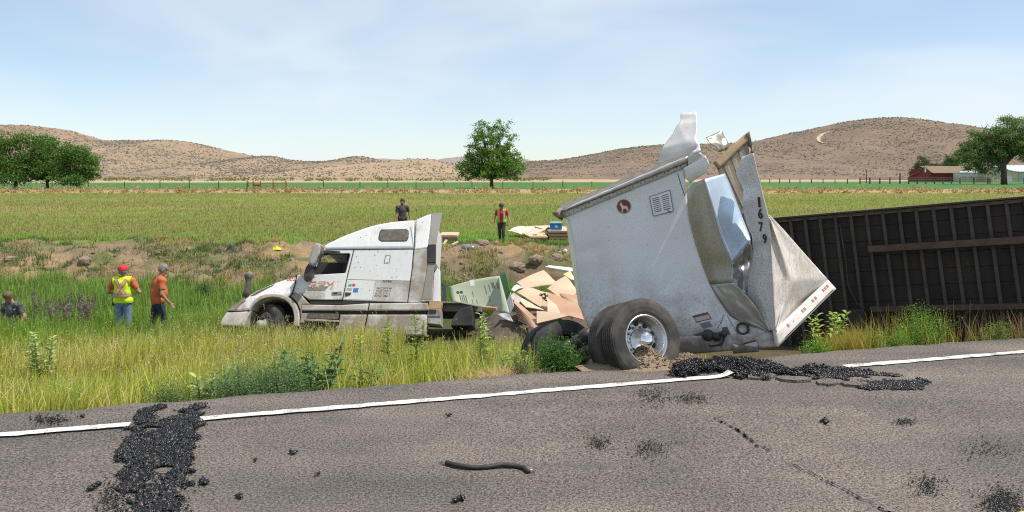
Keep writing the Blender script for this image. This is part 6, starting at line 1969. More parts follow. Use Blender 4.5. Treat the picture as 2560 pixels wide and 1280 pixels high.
# printed carton sheet, bent at the right into a green flap
m, t, b, o = new_mat('carton_print_pale')
cc = mixc(t, ramp(t, noise(t, 1.5, 4), .3, .7), (.36, .385, .27), (.31, .335, .24))
t.links.new(cc, b.inputs['Base Color']); b.inputs['Roughness'].default_value = .6
CART = m
PRINT = mat('carton_print_dark', (.05, .055, .05), rough=.6)
GREENP = mat('carton_green', (.055, .22, .06), (.045, .18, .05), scale=3, rough=.55)
WHT = mat('carton_white', (.72, .73, .72), rough=.6)
def zc(x, y): return (1110 + x / 8, 660 + y / 8)
ctn = thing('printed_carton_sheet', 'large bent pale green printed carton sheet with bright green flap behind the tractor', 'carton', P(1200, 800, 16.2))
def cquad(tl_, tr_, br_, bl_, n=10, bow=.0):
    V, Fc = [], []
    for j in range(n):
        for i in range(n):
            x, y = i / (n - 1), j / (n - 1)
            w = [(1 - x) * (1 - y), x * (1 - y), x * y, (1 - x) * y]
            px = sum(k * q[0] for k, q in zip(w, (tl_, tr_, br_, bl_))); py = sum(k * q[1] for k, q in zip(w, (tl_, tr_, br_, bl_)))
            Y = sum(k * q[2] for k, q in zip(w, (tl_, tr_, br_, bl_)))
            py -= 28 * math.sin(math.pi * x) * (1 - y) * (1 if bow else 0)
            V.append(P(*zc(px, py), Y + bow * math.sin(math.pi * x)))
    for j in range(n - 1):
        for i in range(n - 1):
            k = j * n + i; Fc.append((k, k + 1, k + n + 1, k + n))
    return V, Fc
CQ = ((100, 455, 16.9), (1112, 235, 16.4), (1320, 1005, 15.7), (180, 745, 16.4))
def cpos(x, y, off=.01):
    tl_, tr_, br_, bl_ = CQ
    w = [(1 - x) * (1 - y), x * (1 - y), x * y, (1 - x) * y]
    px = sum(k * q[0] for k, q in zip(w, CQ)); py = sum(k * q[1] for k, q in zip(w, CQ)); Y = sum(k * q[2] for k, q in zip(w, CQ))
    py -= 28 * math.sin(math.pi * x) * (1 - y)
    return P(*zc(px, py), Y + .05 * math.sin(math.pi * x) - off)
def solid(o_, th=.006):
    md = o_.modifiers.new('thick', 'SOLIDIFY'); md.thickness = th; md.offset = 0; return o_
front = solid(part('carton_face', *cquad(*CQ, n=14, bow=.05), CART, ctn, smooth=True))
def cprint(name, x0, y0, x1, y1, mt=PRINT):
    part(name, [cpos(x0, y0), cpos(x1, y0), cpos(x1, y1), cpos(x0, y1)], [(0, 1, 2, 3)], mt, front)
for (x, y) in ((.135, .42), (.20, .42)):
    n = 14
    part('printed_symbol', [cpos(x + .03 * math.cos(6.283 * k / n), y + .075 * math.sin(6.283 * k / n)) for k in range(n)], [tuple(range(n))], PRINT, front)
for i in range(4):
    cprint('printed_line', .15 + i * .035, .55 + .03 * (i % 2), .162 + i * .035, .92)
for (x, y0, y1) in ((.40, .40, .62), (.36, .72, .9), (.44, .72, .88), (.66, .22, .5), (.69, .55, .75), (.74, .20, .42), (.80, .14, .32), (.82, .14, .32), (.84, .15, .33), (.90, .18, .34), (.915, .18, .33), (.71, .8, .9)):
    cprint('printed_line', x, y0, x + .012, y1, mat('print_grey', (.16, .17, .13), rough=.6))
cprint('fold_patch', .40, -.02, .49, .2, mat('white_label', (.70, .70, .64), rough=.6))
fl = solid(part('green_flap', *cquad((1115, 233, 16.38), (1218, 130, 16.0), (1330, 570, 15.75), (1258, 730, 15.85), n=8), GREENP, ctn, smooth=True))
solid(part('white_flap', *cquad((1258, 732, 15.84), (1332, 572, 15.74), (1398, 850, 15.55), (1318, 1012, 15.6), n=8), WHT, ctn, smooth=True))
solid(part('torn_foil', *cquad((1060, 1010, 15.5), (1310, 1010, 15.4), (1390, 1160, 15.2), (1220, 1100, 15.2), n=8, bow=.06), mat('torn_white_film', (.70, .70, .71), (.10, .10, .11), scale=2.5, rough=.3), ctn, smooth=True))
for s, x0, y0, wdt, hg in (('Container', 1196, 318, 330, 40), ('PANELS', 1240, 300, 180, 14)):
    V2, F2, w = text2d(s, .01)
    # letters run down the flap
    ax_ = Vector((1262 - 1180, 640 - 320)); ax_ = ax_ / ax_.length
    nx_ = Vector((ax_.y, -ax_.x))
    Vt = []
    for a, b2 in V2:
        px, py = x0 + ax_.x * a / w * wdt + nx_.x * b2 * hg, y0 + ax_.y * a / w * wdt + nx_.y * b2 * hg
        Vt.append(P(*zc(px, py), 16.24 - .0011 * (py - 233) * .55 - .12 * max(0, (px - (1115 + (py - 233) * .29)) / 100) - .03))
    part('flap_lettering', Vt, F2, WHT, fl)

# timber offcut and things behind the tractor
def stick(name, a, b2, s, mt, label, cat, group=None):
    a, b2 = Vector(a), Vector(b2); d = b2 - a
    R = d.to_track_quat('X', 'Z').to_matrix()
    v, f = bevel_box((a + b2) / 2, (d.length, s[0], s[1]), min(s) * .12, R)
    single(name, v, f, mt, label, cat, (a + b2) / 2, group)
TIM = mat('timber_offcut', (.48, .27, .15), (.38, .2, .11), scale=5, rough=.8)
stick('timber_offcut', P(*zc(775, 875), 15.6), P(*zc(1055, 900), 15.5), (.09, .06), TIM, 'orange brown timber piece lying before the printed carton', 'timber')
for k, (a, b2, lab) in enumerate((((582, 490, 33.0), (610, 450, 33.2), 'short upright timber offcut on the bank beside the tractor'), ((655, 492, 33.0), (708, 466, 33.2), 'timber offcut lying on the bank right of the upright one'))):
    p, q = P(*z6(a[0], a[1]), a[2]), P(*z6(b2[0], b2[1]), b2[2])
    dz = max(0, hz(p.x, p.y) - p.z)
    stick('timber_offcut', p + Vector((0, 0, dz)), q + Vector((0, 0, dz)), (.09, .06), BOARD_P, lab, 'timber', 'timber offcuts on the bank')

# stacks of boards on the bank
def stack(u0, u1, vtop, vbot, Y, depth, n, where, skew=0., seed=0, sh=None):
    r = random.Random(seed)
    a, b2 = P(u0, vtop, Y), P(u1, vtop, Y)
    zb = min(hz((a.x + b2.x) / 2, Y), hz(a.x, Y), hz(b2.x, Y)) 
    zt = a.z
    ords = ['bottom', 'second', 'third', 'fourth', 'fifth', 'sixth', 'seventh', 'eighth', 'ninth', 'tenth', 'eleventh', 'twelfth', 'thirteenth', 'fourteenth']
    H = zt - zb; th_ = H / n
    for k in range(n):
        ox, oy = r.uniform(-.05, .05) + skew * k, r.uniform(-.05, .05)
        z1 = zb + th_ * (k + 1)
        q = [Vector((a.x + ox, Y + oy, z1)), Vector((b2.x + ox, Y + oy, z1)), Vector((b2.x + ox, Y + oy + depth, z1)), Vector((a.x + ox, Y + oy + depth, z1))]
        if sh: q[0].x += sh; q[1].x -= sh * .3; 
        top = k == n - 1
        lab = ('topmost board of the stack ' if top else ords[k] + ' board from below in the stack ') + where
        sheet_obj('board', q, th_ * .8, BOARD if (top or k % 3 == 0) else BOARD_E, lab, 'board', 'stacked boards on the bank', bend=r.uniform(0, .01), n=4)
    return zt
stack(1305, 1372, 591, 606, 35.0, 2.3, 8, 'on the bank nearest the walking man', 0, 1, .35)
stack(1372, 1440, 577, 604, 35.6, 2.6, 11, 'carrying the blue cooler', 0, 2)
stack(1090, 1136, 588, 601, 34.6, 1.8, 8, 'behind the rear of the tractor', .02, 3)
zz = P(1300, 576, 36.6)
sheet_obj('board', [P(1268, 577, 37.4), P(1330, 565, 38.8), P(1392, 567, 38.6), P(1330, 590, 36.6)], .04, BOARD_P, 'pale curved board lying across the back of the two stacks', 'board', 'stacked boards on the bank', .06)
sheet_obj('board', [P(1335, 565, 38.2), P(1372, 563, 38.4), P(1418, 567, 38.2), P(1372, 576, 37.6)], .03, BOARD_P, 'pale board sticking out left of the blue cooler', 'board', 'stacked boards on the bank', .0)
# film wrapped bundle
sheet_obj('plastic_film', [P(1272, 577, 37.4), P(1296, 566, 38.3), P(1335, 567, 38.3), P(1325, 578, 37.4)], .02, mat('white_film', (.72, .72, .70), rough=.45), 'crumpled white plastic film on the boards beside the walking man', 'film', None, .05, n=8)
# blue cooler
cb = P(1390, 574.5, 35.75)
cl = thing('cool_box', 'bright blue cooler box with pale lid on the board stack', 'cooler', cb)
CBL = mat('cooler_blue', (.012, .17, .46), (.01, .14, .40), scale=5, rough=.4)
part('box_body', *bevel_box(cb + Vector((0, .16, .145)), (.56, .34, .29), .03), CBL, cl)
part('lid', *bevel_box(cb + Vector((0, .16, .325)), (.59, .37, .07), .025), mat('cooler_lid', (.34, .56, .66), rough=.4), cl)
part('front_label', *box(cb + Vector((.01, -.015, .15)), (.14, .006, .10)), mat('cooler_label', (.45, .50, .52), rough=.5), cl)
part('handle', *tube([cb + Vector((-.29, .16, .24)), cb + Vector((-.36, .16, .2)), cb + Vector((-.36, .16, .1)), cb + Vector((-.29, .16, .08))], .018, 8), WHITE_P, cl, smooth=True)
# can and odds
cp = P(1326, 587, 35.5); cp.z = P(1326, 591, 35.0).z
can = thing('drink_can', 'small dark drink can standing on the lower board stack', 'can', cp)
part('can_body', *lathe([(0, .001), (0, .034), (.11, .034), (.12, .028), (.12, .001)], (0, 0, 1), cp, 14), mat('can_dark', (.10, .11, .16), rough=.3, metal=.5), can, smooth=True)
part('can_rim', *lathe([(.118, .03), (.124, .03), (.124, .026)], (0, 0, 1), cp, 14), STEEL, can)
single('glove', *bevel_box(cp + Vector((.22, .1, .02)), (.2, .1, .05), .02), BOOT, 'dark work glove lying right of the can on the boards', 'glove', cp + Vector((.22, .1, 0)))
single('handheld_case', *bevel_box(P(1371, 571, 36.2), (.13, .1, .1), .02), BLACK_PL, 'small black case left of the blue cooler', 'case', P(1371, 572, 36.2))
# steel air tank on the bank
c = ground_hit(1170, 626, 27)
c = Vector((c.x, c.y, hz(c.x, c.y) + .12))
tk = thing('air_tank', 'dented grey steel air tank lying on the bank', 'tank', c - Vector((0, 0, .12)))
ax_ = Vector((.85, -.35, -.12)).normalized()
part('tank_shell', *lathe([(-.30, .001), (-.29, .06), (-.26, .10), (-.22, .115), (.22, .115), (.26, .10), (.29, .06), (.30, .001)], ax_, c, 20), mat('tank_steel', (.36, .40, .44), (.22, .23, .25), scale=5, rough=.35, metal=.6), tk, smooth=True)
for s in (-.12, .14):
    part('tank_band', *lathe([(s - .015, .118), (s + .015, .118)], ax_, c, 20), STEEL, tk)
# hi-vis jacket thrown on the bank, black bag, papers
def crumple(c, s, seed, n=18):
    V, Fc = [], []
    for j in range(n):
        for i in range(n):
            x, y = (i / (n - 1) - .5) * 2, (j / (n - 1) - .5) * 2
            r2 = min(1, x * x + y * y)
            z = (1 - r2) * s[2] * (.25 + 1.5 * float(fbm(np.array([x * 2.6 + seed]), np.array([y * 2.6]), seed, 3)[0])) 
            V.append((c[0] + x * s[0] * (1 - .25 * y * y), c[1] + y * s[1] * (1 - .25 * x * x), c[2] + z - .02))
    for j in range(n - 1):
        for i in range(n - 1):
            k = j * n + i; Fc.append((k, k + 1, k + n + 1, k + n))
    return V, Fc
for (u, v, s, mt, nm, lab, cat, sd) in ((692, 624, (.20, .13, .11), HIVIS, 'jacket', 'yellow hi-vis jacket dropped on the bank left of the tractor mirror', 'jacket', 3),
                                       (578, 628, (.22, .16, .26), BLACK_PL, 'bag', 'black bag lying on the bank above the tractor hood', 'bag', 5),
                                       (1412, 628, (.26, .16, .08), WHT, 'paper', 'white scrap of paper on the bank left of the trailer', 'paper', 7),
                                       (548, 629, (.2, .15, .14), GREYT, 'rag', 'dark grey rag next to the black bag on the bank', 'rag', 9)):
    g = ground_hit(u, v, 24)
    V, Fc = crumple((g.x, g.y, hz(g.x, g.y)), s, sd)
    single(nm, V, Fc, mt, lab, cat, (g.x, g.y, hz(g.x, g.y)), smooth=True)
# clods and boulders on the bank
CLOD = mat('clod_soil', (.28, .205, .14), (.19, .14, .10), scale=5, rough=1, bstr=.8, bscale=12)
def boulder(u, v, r, label, seed):
    g = ground_hit(u, v, 22); r = tuple(q * .8 for q in r)
    bm = bmesh.new(); bmesh.ops.create_icosphere(bm, subdivisions=3, radius=1)
    V = []
    for vv in bm.verts:
        p = vv.co
        k = .50 + .35 * float(fbm(np.array([p.x * 1.3 + seed + p.z]), np.array([p.y * 1.3 + p.z * .7]), seed, 4)[0]) + .5 * abs(float(fbm(np.array([p.x * 3.1 + seed - p.z * 2.]), np.array([p.y * 3.1 + p.z * 1.7]), seed + 4, 4)[0]) - .5)
        V.append((g.x + p.x * r[0] * k, g.y + p.y * r[1] * k, hz(g.x, g.y) + p.z * r[2] * k + r[2] * .1))
    bm.verts.index_update(); Fc = [tuple(q.index for q in f.verts) for f in bm.faces]; bm.free()
    single('clod', V, Fc, CLOD, label, 'clod', (g.x, g.y, hz(g.x, g.y)), 'earth clods on the bank')
for i, (u, v, r, lab) in enumerate([(212, 655, (.42, .35, .34), 'big earth clod on the bank left of the red cap'), (335, 652, (.22, .2, .18), 'small earth clod on the bank right of the red cap'), (30, 650, (.5, .35, .26), 'earth clod on the bank at the far left edge'), (688, 652, (.34, .3, .34), 'earth clod under the yellow jacket on the bank'), (1205, 610, (.55, .4, .3), 'broad earth clod on the bank left of the walking man'), (1240, 612, (.25, .25, .3), 'dark earth clod at the feet of the walking man'), (120, 672, (.4, .3, .22), 'lumpy earth clod above the ditch at left'), (660, 668, (.2, .2, .16), 'small earth clod above the tractor hood'), (1250, 632, (.2, .16, .14), 'small earth clod on the bank below the walking man'), (1292, 672, (.6, .45, .4), 'large earth clod in the broken bank behind the boards'), (1340, 655, (.5, .4, .35), 'upper earth clod in the broken bank behind the boards'), (1390, 650, (.55, .4, .35), 'earth clod in the broken bank beside the trailer')]):
    boulder(u, v, r, lab, i + 3)
# ================================================================== grass, weeds and shrubs
GRASS = leaf_mat('grass_blades', rough=.6, transl=.40, tint=(1.1, 1.15, .55))
def blades(P3, h, w, az, bendv, cols, tipc=None, seg=3):
    """curved tapering blades, one per point"""
    n = len(P3)
    d = np.stack([np.cos(az), np.sin(az), np.zeros(n)], 1)
    s = np.stack([-np.sin(az), np.cos(az), np.zeros(n)], 1)
    V, Cc = [], []
    for k in range(seg + 1):
        q = k / seg
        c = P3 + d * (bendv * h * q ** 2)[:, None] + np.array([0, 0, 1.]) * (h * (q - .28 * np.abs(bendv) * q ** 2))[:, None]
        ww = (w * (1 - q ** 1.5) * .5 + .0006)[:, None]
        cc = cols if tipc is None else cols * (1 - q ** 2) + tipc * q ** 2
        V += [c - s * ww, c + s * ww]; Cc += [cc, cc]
    V = np.stack(V, 1).reshape(-1, 3); Cc = np.stack(Cc, 1).reshape(-1, 3)
    b = (np.arange(n) * (2 * (seg + 1)))[:, None]
    Fc = np.concatenate([b + np.array([2 * k, 2 * k + 1, 2 * k + 3, 2 * k + 2]) for k in range(seg)])
    return V, Fc, Cc
def stuff(name, label, V, Fc, mt, col, cat='grass'):
    o_ = link_mesh(name, make_mesh(name, V, Fc, mt, col=col))
    o_['kind'] = 'stuff'; o_['label'] = label; o_['category'] = cat
    return o_
def view_mask(x, y, margin=1.25):
    k = 1280 / F * margin
    return (np.abs(x) < k * y + 4.0)
def pick(cols, r, n, wts=None):
    C_ = np.array(cols); i = r.choice(len(C_), n, p=wts)
    return C_[i] * (.75 + .5 * r.random((n, 1)))
def truck_clear(x, y):
    """keep blades out of the tractor's body, the cargo and the trailer"""
    p = np.stack([x - TO.x, y - TO.y], 1)
    lx = p[:, 0] * TL.x + p[:, 1] * TL.y
    ly = p[:, 0] * tp.x + p[:, 1] * tp.y
    inside = (lx > -2.75) & (lx < 3.2) & (ly > -.02) & (ly < 2.6)
    cargo = (x > -2.4) & (x < 2.4) & (y > 14.7) & (y < 21.5)
    s, t = road_st(x, y)
    wreck = (x > .35) & (x < 5.2) & (t > -.2) & (t < 3.4)
    near = np.zeros(len(x), bool)
    for (u, Y, rad) in CLEAR:
        near |= np.hypot(x - (u - 1280) / F * Y, (y - Y) * .8) < rad
    return ~(inside | cargo | wreck | near)

CLEAR = [(600, 8.4, .5), (700, 8.55, .5), (430, 8.05, .3), (778, 9.2, .42), (905, 9.3, .2), (1392, 9.4, .4), (1300, 9.1, .2), (560, 8.3, .3), (515, 8.5, .2)]
# verge: tall mixed grass between road and ditch --------------------
r = np.random.default_rng(11)
N = 430000
s = r.uniform(-34, 36, N); t = r.random(N) ** .85 * 12.5 + .06
x, y = road_xy(s, t)
dens = fbm(x / 1.1, y / 1.1, 201, 3)
keep = view_mask(x, y) & truck_clear(x, y) & (y < 26.5) & (dens > .22 + .12 * r.random(N)) & ~((x > .6) & (r.random(N) > .30)) & ~((x > 3.5) & ((t > .5) | (r.random(N) > .3)))
x, y, t = x[keep], y[keep], t[keep]; n = len(x)
patchn = fbm(x / 2.4, y / 2.4, 211, 4)
seedy = sstep(.52, .66, fbm(x / 3.4 + 2, y / 3.4, 221, 3)) * (x < -2)
g = pick([(.46, .49, .06), (.50, .52, .065), (.38, .45, .065), (.27, .37, .075), (.15, .23, .045)], r, n)
straw = pick([(.66, .54, .24), (.60, .50, .22), (.52, .46, .18)], r, n)
grey = pick([(.36, .43, .20), (.42, .46, .22)], r, n)
f1 = (r.random(n) < .14 + .32 * sstep(.5, .7, patchn) + .25 * (t < .7) + .3 * seedy)[:, None]
f2 = (r.random(n) < .35 * sstep(.5, .65, fbm(x / 1.7, y / 1.7, 231, 3)))[:, None]
cols = np.where(f1, straw, np.where(f2, grey, g))
deep = sstep(8.5, 11.5, t)[:, None] * .75
cols = cols * (1 - deep) + pick([(.11, .26, .035), (.15, .32, .04)], r, n) * deep
h = (.34 + .30 * r.random(n) + .14 * (patchn - .5)) * (.45 + .55 * sstep(0, .9, t)) * (.82 + .4 * fbm(x / .8, y / .8, 241, 2))
h *= np.where(t > 9, 1.15, 1.0)
P3 = np.stack([x, y, height(x, y) - .02], 1)
lean = r.normal(.35, .28, n)
azm = r.normal(math.radians(-15), 1.1, n) 
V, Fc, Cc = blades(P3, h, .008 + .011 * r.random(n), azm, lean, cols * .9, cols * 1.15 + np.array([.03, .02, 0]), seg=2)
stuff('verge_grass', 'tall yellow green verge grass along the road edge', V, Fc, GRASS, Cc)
# seed heads over the verge
m_ = r.random(n) < (.010 + .075 * seedy)
hx = P3[m_] + np.array([0, 0, 1.]) * (h[m_] * r.uniform(.85, 1.3, m_.sum()))[:, None] + np.stack([np.cos(azm[m_]), np.sin(azm[m_]), 0 * azm[m_]], 1) * (lean[m_] * h[m_] * .8)[:, None]
k = 5
hp_ = np.repeat(hx, k, 0) + r.normal(0, .018, (len(hx) * k, 3)) * np.array([1, 1, 1.5])
V, Fc, Cc = leaves(hp_, .020 + .016 * r.random(len(hp_)), pick([(.50, .38, .20), (.42, .33, .18), (.55, .46, .28)], r, len(hp_)), 5, .5)
stuff('grass_seed_heads', 'straw coloured seed heads above the verge grass', V, Fc, GRASS, Cc)
# ditch: lush green ------------------------------------------------
N = 125000
x = r.uniform(-30, 17, N); y = r.uniform(17.5, 29.5, N)
ss_, tt_ = road_st(x, y)
wobx = (fbm(x / 7., y * 0 + 3.1, 5, 3) - .5) * 3.0
yb_ = 27.0 + wobx
keep = view_mask(x, y) & truck_clear(x, y) & (tt_ > 8.5) & (y < yb_ + .9 + 1.8 * (fbm(x / 1.3, y * 0, 251, 3) - .5)) & (fbm(x / .8, y / .8, 253, 3) > .33)
x, y = x[keep], y[keep]; n = len(x)
cols = pick([(.13, .25, .035), (.18, .31, .045), (.25, .35, .07), (.07, .14, .028), (.31, .34, .14)], r, n, [.25, .25, .2, .18, .12])
h = (.30 + .35 * r.random(n)) * (.6 + .8 * fbm(x / 1.2, y / 1.2, 257, 3))
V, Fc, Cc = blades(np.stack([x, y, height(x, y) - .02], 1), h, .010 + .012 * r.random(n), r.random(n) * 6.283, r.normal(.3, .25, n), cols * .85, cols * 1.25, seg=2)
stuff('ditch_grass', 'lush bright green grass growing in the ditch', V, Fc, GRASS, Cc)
# bank: scattered dry and green tufts -------------------------------
N = 19000
x = r.uniform(-36, 34, N); y = r.uniform(25.5, 37, N)
wobx = (fbm(x / 7., y * 0 + 3.1, 5, 3) - .5) * 3.0
yb_ = 27.0 + wobx; yt_ = 33.2 + wobx * .7
keep = (y > yb_ - .4) & (y < yt_ + 2.0) & view_mask(x, y) & (fbm(x / 1.4, y / 1.1, 261, 4) > .44) & (np.exp(-((x - 1.5) / 2.4) ** 2 - ((y - 29) / 1.9) ** 2) < .45)
x, y = x[keep], y[keep]; n = len(x)
kind = fbm(x / 2.0 + 9, y / 1.6, 263, 3)
kb = 10
cx = np.repeat(x, kb) + r.normal(0, .13, n * kb); cy = np.repeat(y, kb) + r.normal(0, .13, n * kb); kk = np.repeat(kind, kb); nn = n * kb
cg = pick([(.11, .17, .05), (.14, .20, .06), (.17, .20, .09)], r, nn); cd = pick([(.45, .31, .14), (.40, .28, .13), (.48, .36, .2)], r, nn)
cols = np.where((kk + r.normal(0, .05, nn) > .44)[:, None], cg, cd)
V, Fc, Cc = blades(np.stack([cx, cy, height(cx, cy) - .02], 1), .10 + .20 * r.random(nn), .018 + .014 * r.random(nn), r.random(nn) * 6.283, r.normal(.5, .3, nn), cols * .85, cols * 1.15, seg=2)
stuff('bank_tufts', 'dry and green tufts scattered over the earth bank', V, Fc, GRASS, Cc)
# clods scattered as small lumps
N = 800
x = r.uniform(-26, 24, N); y = r.uniform(25.5, 34, N)
wobx = (fbm(x / 7., y * 0 + 3.1, 5, 3) - .5) * 3.0
keep = (y > 26.6 + wobx) & (y < 33.6 + wobx * .7) & view_mask(x, y)
x, y = x[keep], y[keep]
V, Fc = chunks(np.stack([x, y, height(x, y) + .0], 1), .03 + .10 * r.random(len(x)) ** 3, seed=61)
oc = struct('bank_lumps', V, Fc, CLOD); oc['kind'] = 'stuff'; oc['label'] = 'small earth lumps strewn over the bank'; oc['category'] = 'lumps'
# pasture ----------------------------------------------------------
N = 160000
y = 33.5 + 100 * r.random(N) ** 1.7
x = r.uniform(-1, 1, N) * (y * .85 + 4)
wobx = (fbm(x / 7., y * 0 + 3.1, 5, 3) - .5) * 3.0
keep = y > 33.4 + wobx * .7 + .5 + .8 * r.random(N)
x, y = x[keep], y[keep]; n = len(x)
nz = fbm(x / 9, y / 5, 271, 4); edge_ = (1 - sstep(37, 41, y)) * sstep(.38, .6, fbm(x / 5, y / 4, 279, 3))
cols = pick([(.28, .31, .075), (.26, .32, .07), (.30, .31, .085), (.24, .30, .065)], r, n)
cols = (cols * .45 + np.array([.27, .31, .074]) * .55) * (.72 + .60 * fbm(x / 14, y / 9, 277, 3))[:, None] * 1.05
brown = pick([(.34, .26, .13), (.37, .29, .14), (.30, .22, .11)], r, n)
cols = np.where((r.random(n) < .10 + .6 * sstep(.43, .66, nz) * (1 - edge_))[:, None], brown, cols)
lush = pick([(.16, .32, .05), (.20, .36, .06)], r, n)
cols = np.where((r.random(n) < edge_ * .8)[:, None], lush, cols)
far_ = y / 34.
V, Fc, Cc = blades(np.stack([x, y, height(x, y) - .02], 1), (.10 + .14 * r.random(n)), (.024 + .03 * r.random(n)) * far_ ** .8, r.random(n) * 6.283, r.normal(.3, .25, n), cols * .9, cols * 1.1, seg=1)
stuff('pasture_grass', 'olive green pasture grass behind the bank', V, Fc, GRASS, Cc)
# brown dock stalks in the pasture and the dry strip
N = 900
y = np.concatenate([36 + 95 * r.random(420) ** 1.3, r.uniform(128, 172, 900)]); N = len(y)
x = r.uniform(-1, 1, N) * (y * .70 + 1)
kb = 26
big = np.repeat(np.where(y > 125, 1.0, .55), kb)
cx = np.repeat(x, kb) + r.normal(0, .16, N * kb) * big * 2; cy = np.repeat(y, kb) + r.normal(0, .16, N * kb)
nn = N * kb
dryc = pick([(.22, .11, .055), (.30, .17, .09), (.18, .10, .06)], r, nn); dry2 = pick([(.48, .34, .20), (.42, .28, .16), (.26, .26, .11)], r, nn)
cols = np.where((np.repeat(y, kb) > 125)[:, None], np.where((np.repeat(r.random(N), kb) < .15)[:, None], dryc, dry2), dryc)
V, Fc, Cc = leaves(np.stack([cx, cy, height(cx, cy) + np.abs(r.normal(0, .26, nn)) * (.5 + big)], 1), (.10 + .12 * r.random(nn)) * (.4 + 1.6 * (big > .9)), cols, 9, .5)
stuff('dry_weeds', 'brown dried weeds in the pasture and along its far edge', V, Fc, GRASS, Cc)

# sagebrush on the hills ------------------------------------------
SAGE = mat('sagebrush', (.17, .15, .11), (.12, .105, .08), scale=.2, rough=1)
pv, ps = [], []
for hi_, (gx, gy, gz, mt) in enumerate(HILLS):
    if hi_ == 4: continue
    nyg, nxg = gx.shape
    cnt = (7000, 7500, 4200, 2000, 0, 15000)[hi_]
    fi = r.uniform(0, nxg - 1.01, cnt * 2); fj = r.uniform(2, (nyg - 1) * .56, cnt * 2)
    i0, j0 = fi.astype(int), fj.astype(int); a, b2 = fi - i0, fj - j0
    def bl(A): return (A[j0, i0] * (1 - a) + A[j0, i0 + 1] * a) * (1 - b2) + (A[j0 + 1, i0] * (1 - a) + A[j0 + 1, i0 + 1] * a) * b2
    X, Y, Z = bl(gx), bl(gy), bl(gz)
    dn = fbm(X / 70, Y / 90, 281 + hi_, 4)
    k = (dn > .30 + .34 * r.random(cnt * 2)) & (np.abs(X) < .8 * Y) & (Z > 1.5)
    # a bare track up the right hill
    if hi_ == 5:
        u = 1280 + X / Y * F; v = HV - (Z - CAMZ) / Y * F
        tr_ = np.abs(np.hypot((u - 2082) / 42, (v - 345) / 28) - 1) < .18
        k &= ~(tr_ & (u < 2085)) & ~((np.abs(v - 383 - 6 * np.sin((u - 2080) / 40)) < 3.5) & (u > 2078) & (u < 2150))
    pv.append(np.stack([X, Y, Z + .2], 1)[k]); ps.append((.6 + 1.0 * r.random(k.sum())) * Y[k] / 1150)
pv = np.concatenate(pv); ps = np.concatenate(ps)
V, Fc = chunks(pv, ps, seed=71)
o_ = struct('sagebrush', V, Fc, SAGE); o_['kind'] = 'stuff'; o_['label'] = 'dark sagebrush dotted over the dry hills'; o_['category'] = 'sagebrush'
# bare tracks on the right hill
def drape(hi_, px, w, name):
    gx, gy, gz, mt = HILLS[hi_]
    jm = gx.shape[0] // 2
    X, Y, Z = gx[:jm], gy[:jm], gz[:jm]
    U, Vv = 1280 + X / Y * F, HV - (Z - CAMZ) / Y * F
    A = resample(px, 26); c = []
    for (u, v) in A:
        d = (U - u) ** 2 + ((Vv - v) * 2) ** 2
        k = np.argpartition(d.ravel(), 6)[:6]; ww = 1 / (d.ravel()[k] + .3); ww /= ww.sum()
        c.append(np.array([(X.ravel()[k] * ww).sum(), (Y.ravel()[k] * ww).sum(), (Z.ravel()[k] * ww).sum() + .5]))
    c = np.array(c); c[1:-1] = (c[:-2] + c[1:-1] + c[2:]) / 3
    L_, R_ = [], []
    for i in range(len(c)):
        wd = w * (.4 + .8 * math.sin(math.pi * (i + .5) / len(c)))
        t_ = c[min(i + 1, len(c) - 1)] - c[max(i - 1, 0)]; nn_ = np.array([-t_[1], t_[0], 0]); nn_ = nn_ / (np.linalg.norm(nn_) + 1e-6)
        L_.append(c[i] + nn_ * wd); R_.append(c[i] - nn_ * wd)
    n_ = len(c)
    struct(name, L_ + R_, [(i, i + 1, n_ + i + 1, n_ + i) for i in range(n_ - 1)], TRACK)
TRACK = mat('track_dust', (.46, .34, .22), (.40, .29, .19), scale=.1, rough=1)
drape(5, [(2098, 325), (2075, 329), (2055, 336), (2045, 346), (2046, 354), (2060, 358)], 2.6, 'dirt_track')
# pale green shrubs at the foot of the hills
n = 420
y = r.uniform(430, 620, n); x = r.uniform(-.62, .05, n) * y
V, Fc, Cc = leaves(np.repeat(np.stack([x, y, height(x, y) + 1.0], 1), 14, 0) + r.normal(0, 1, (n * 14, 3)) * np.array([1.3, 1.3, .6]), 1.0 + .5 * r.random(n * 14), pick([(.22, .21, .08), (.17, .18, .08), (.13, .13, .07)], r, n * 14), 13)
stuff('desert_shrubs', 'low yellowish shrubs on the pale plain before the hills', V, Fc, LEAF, Cc, 'shrubs')

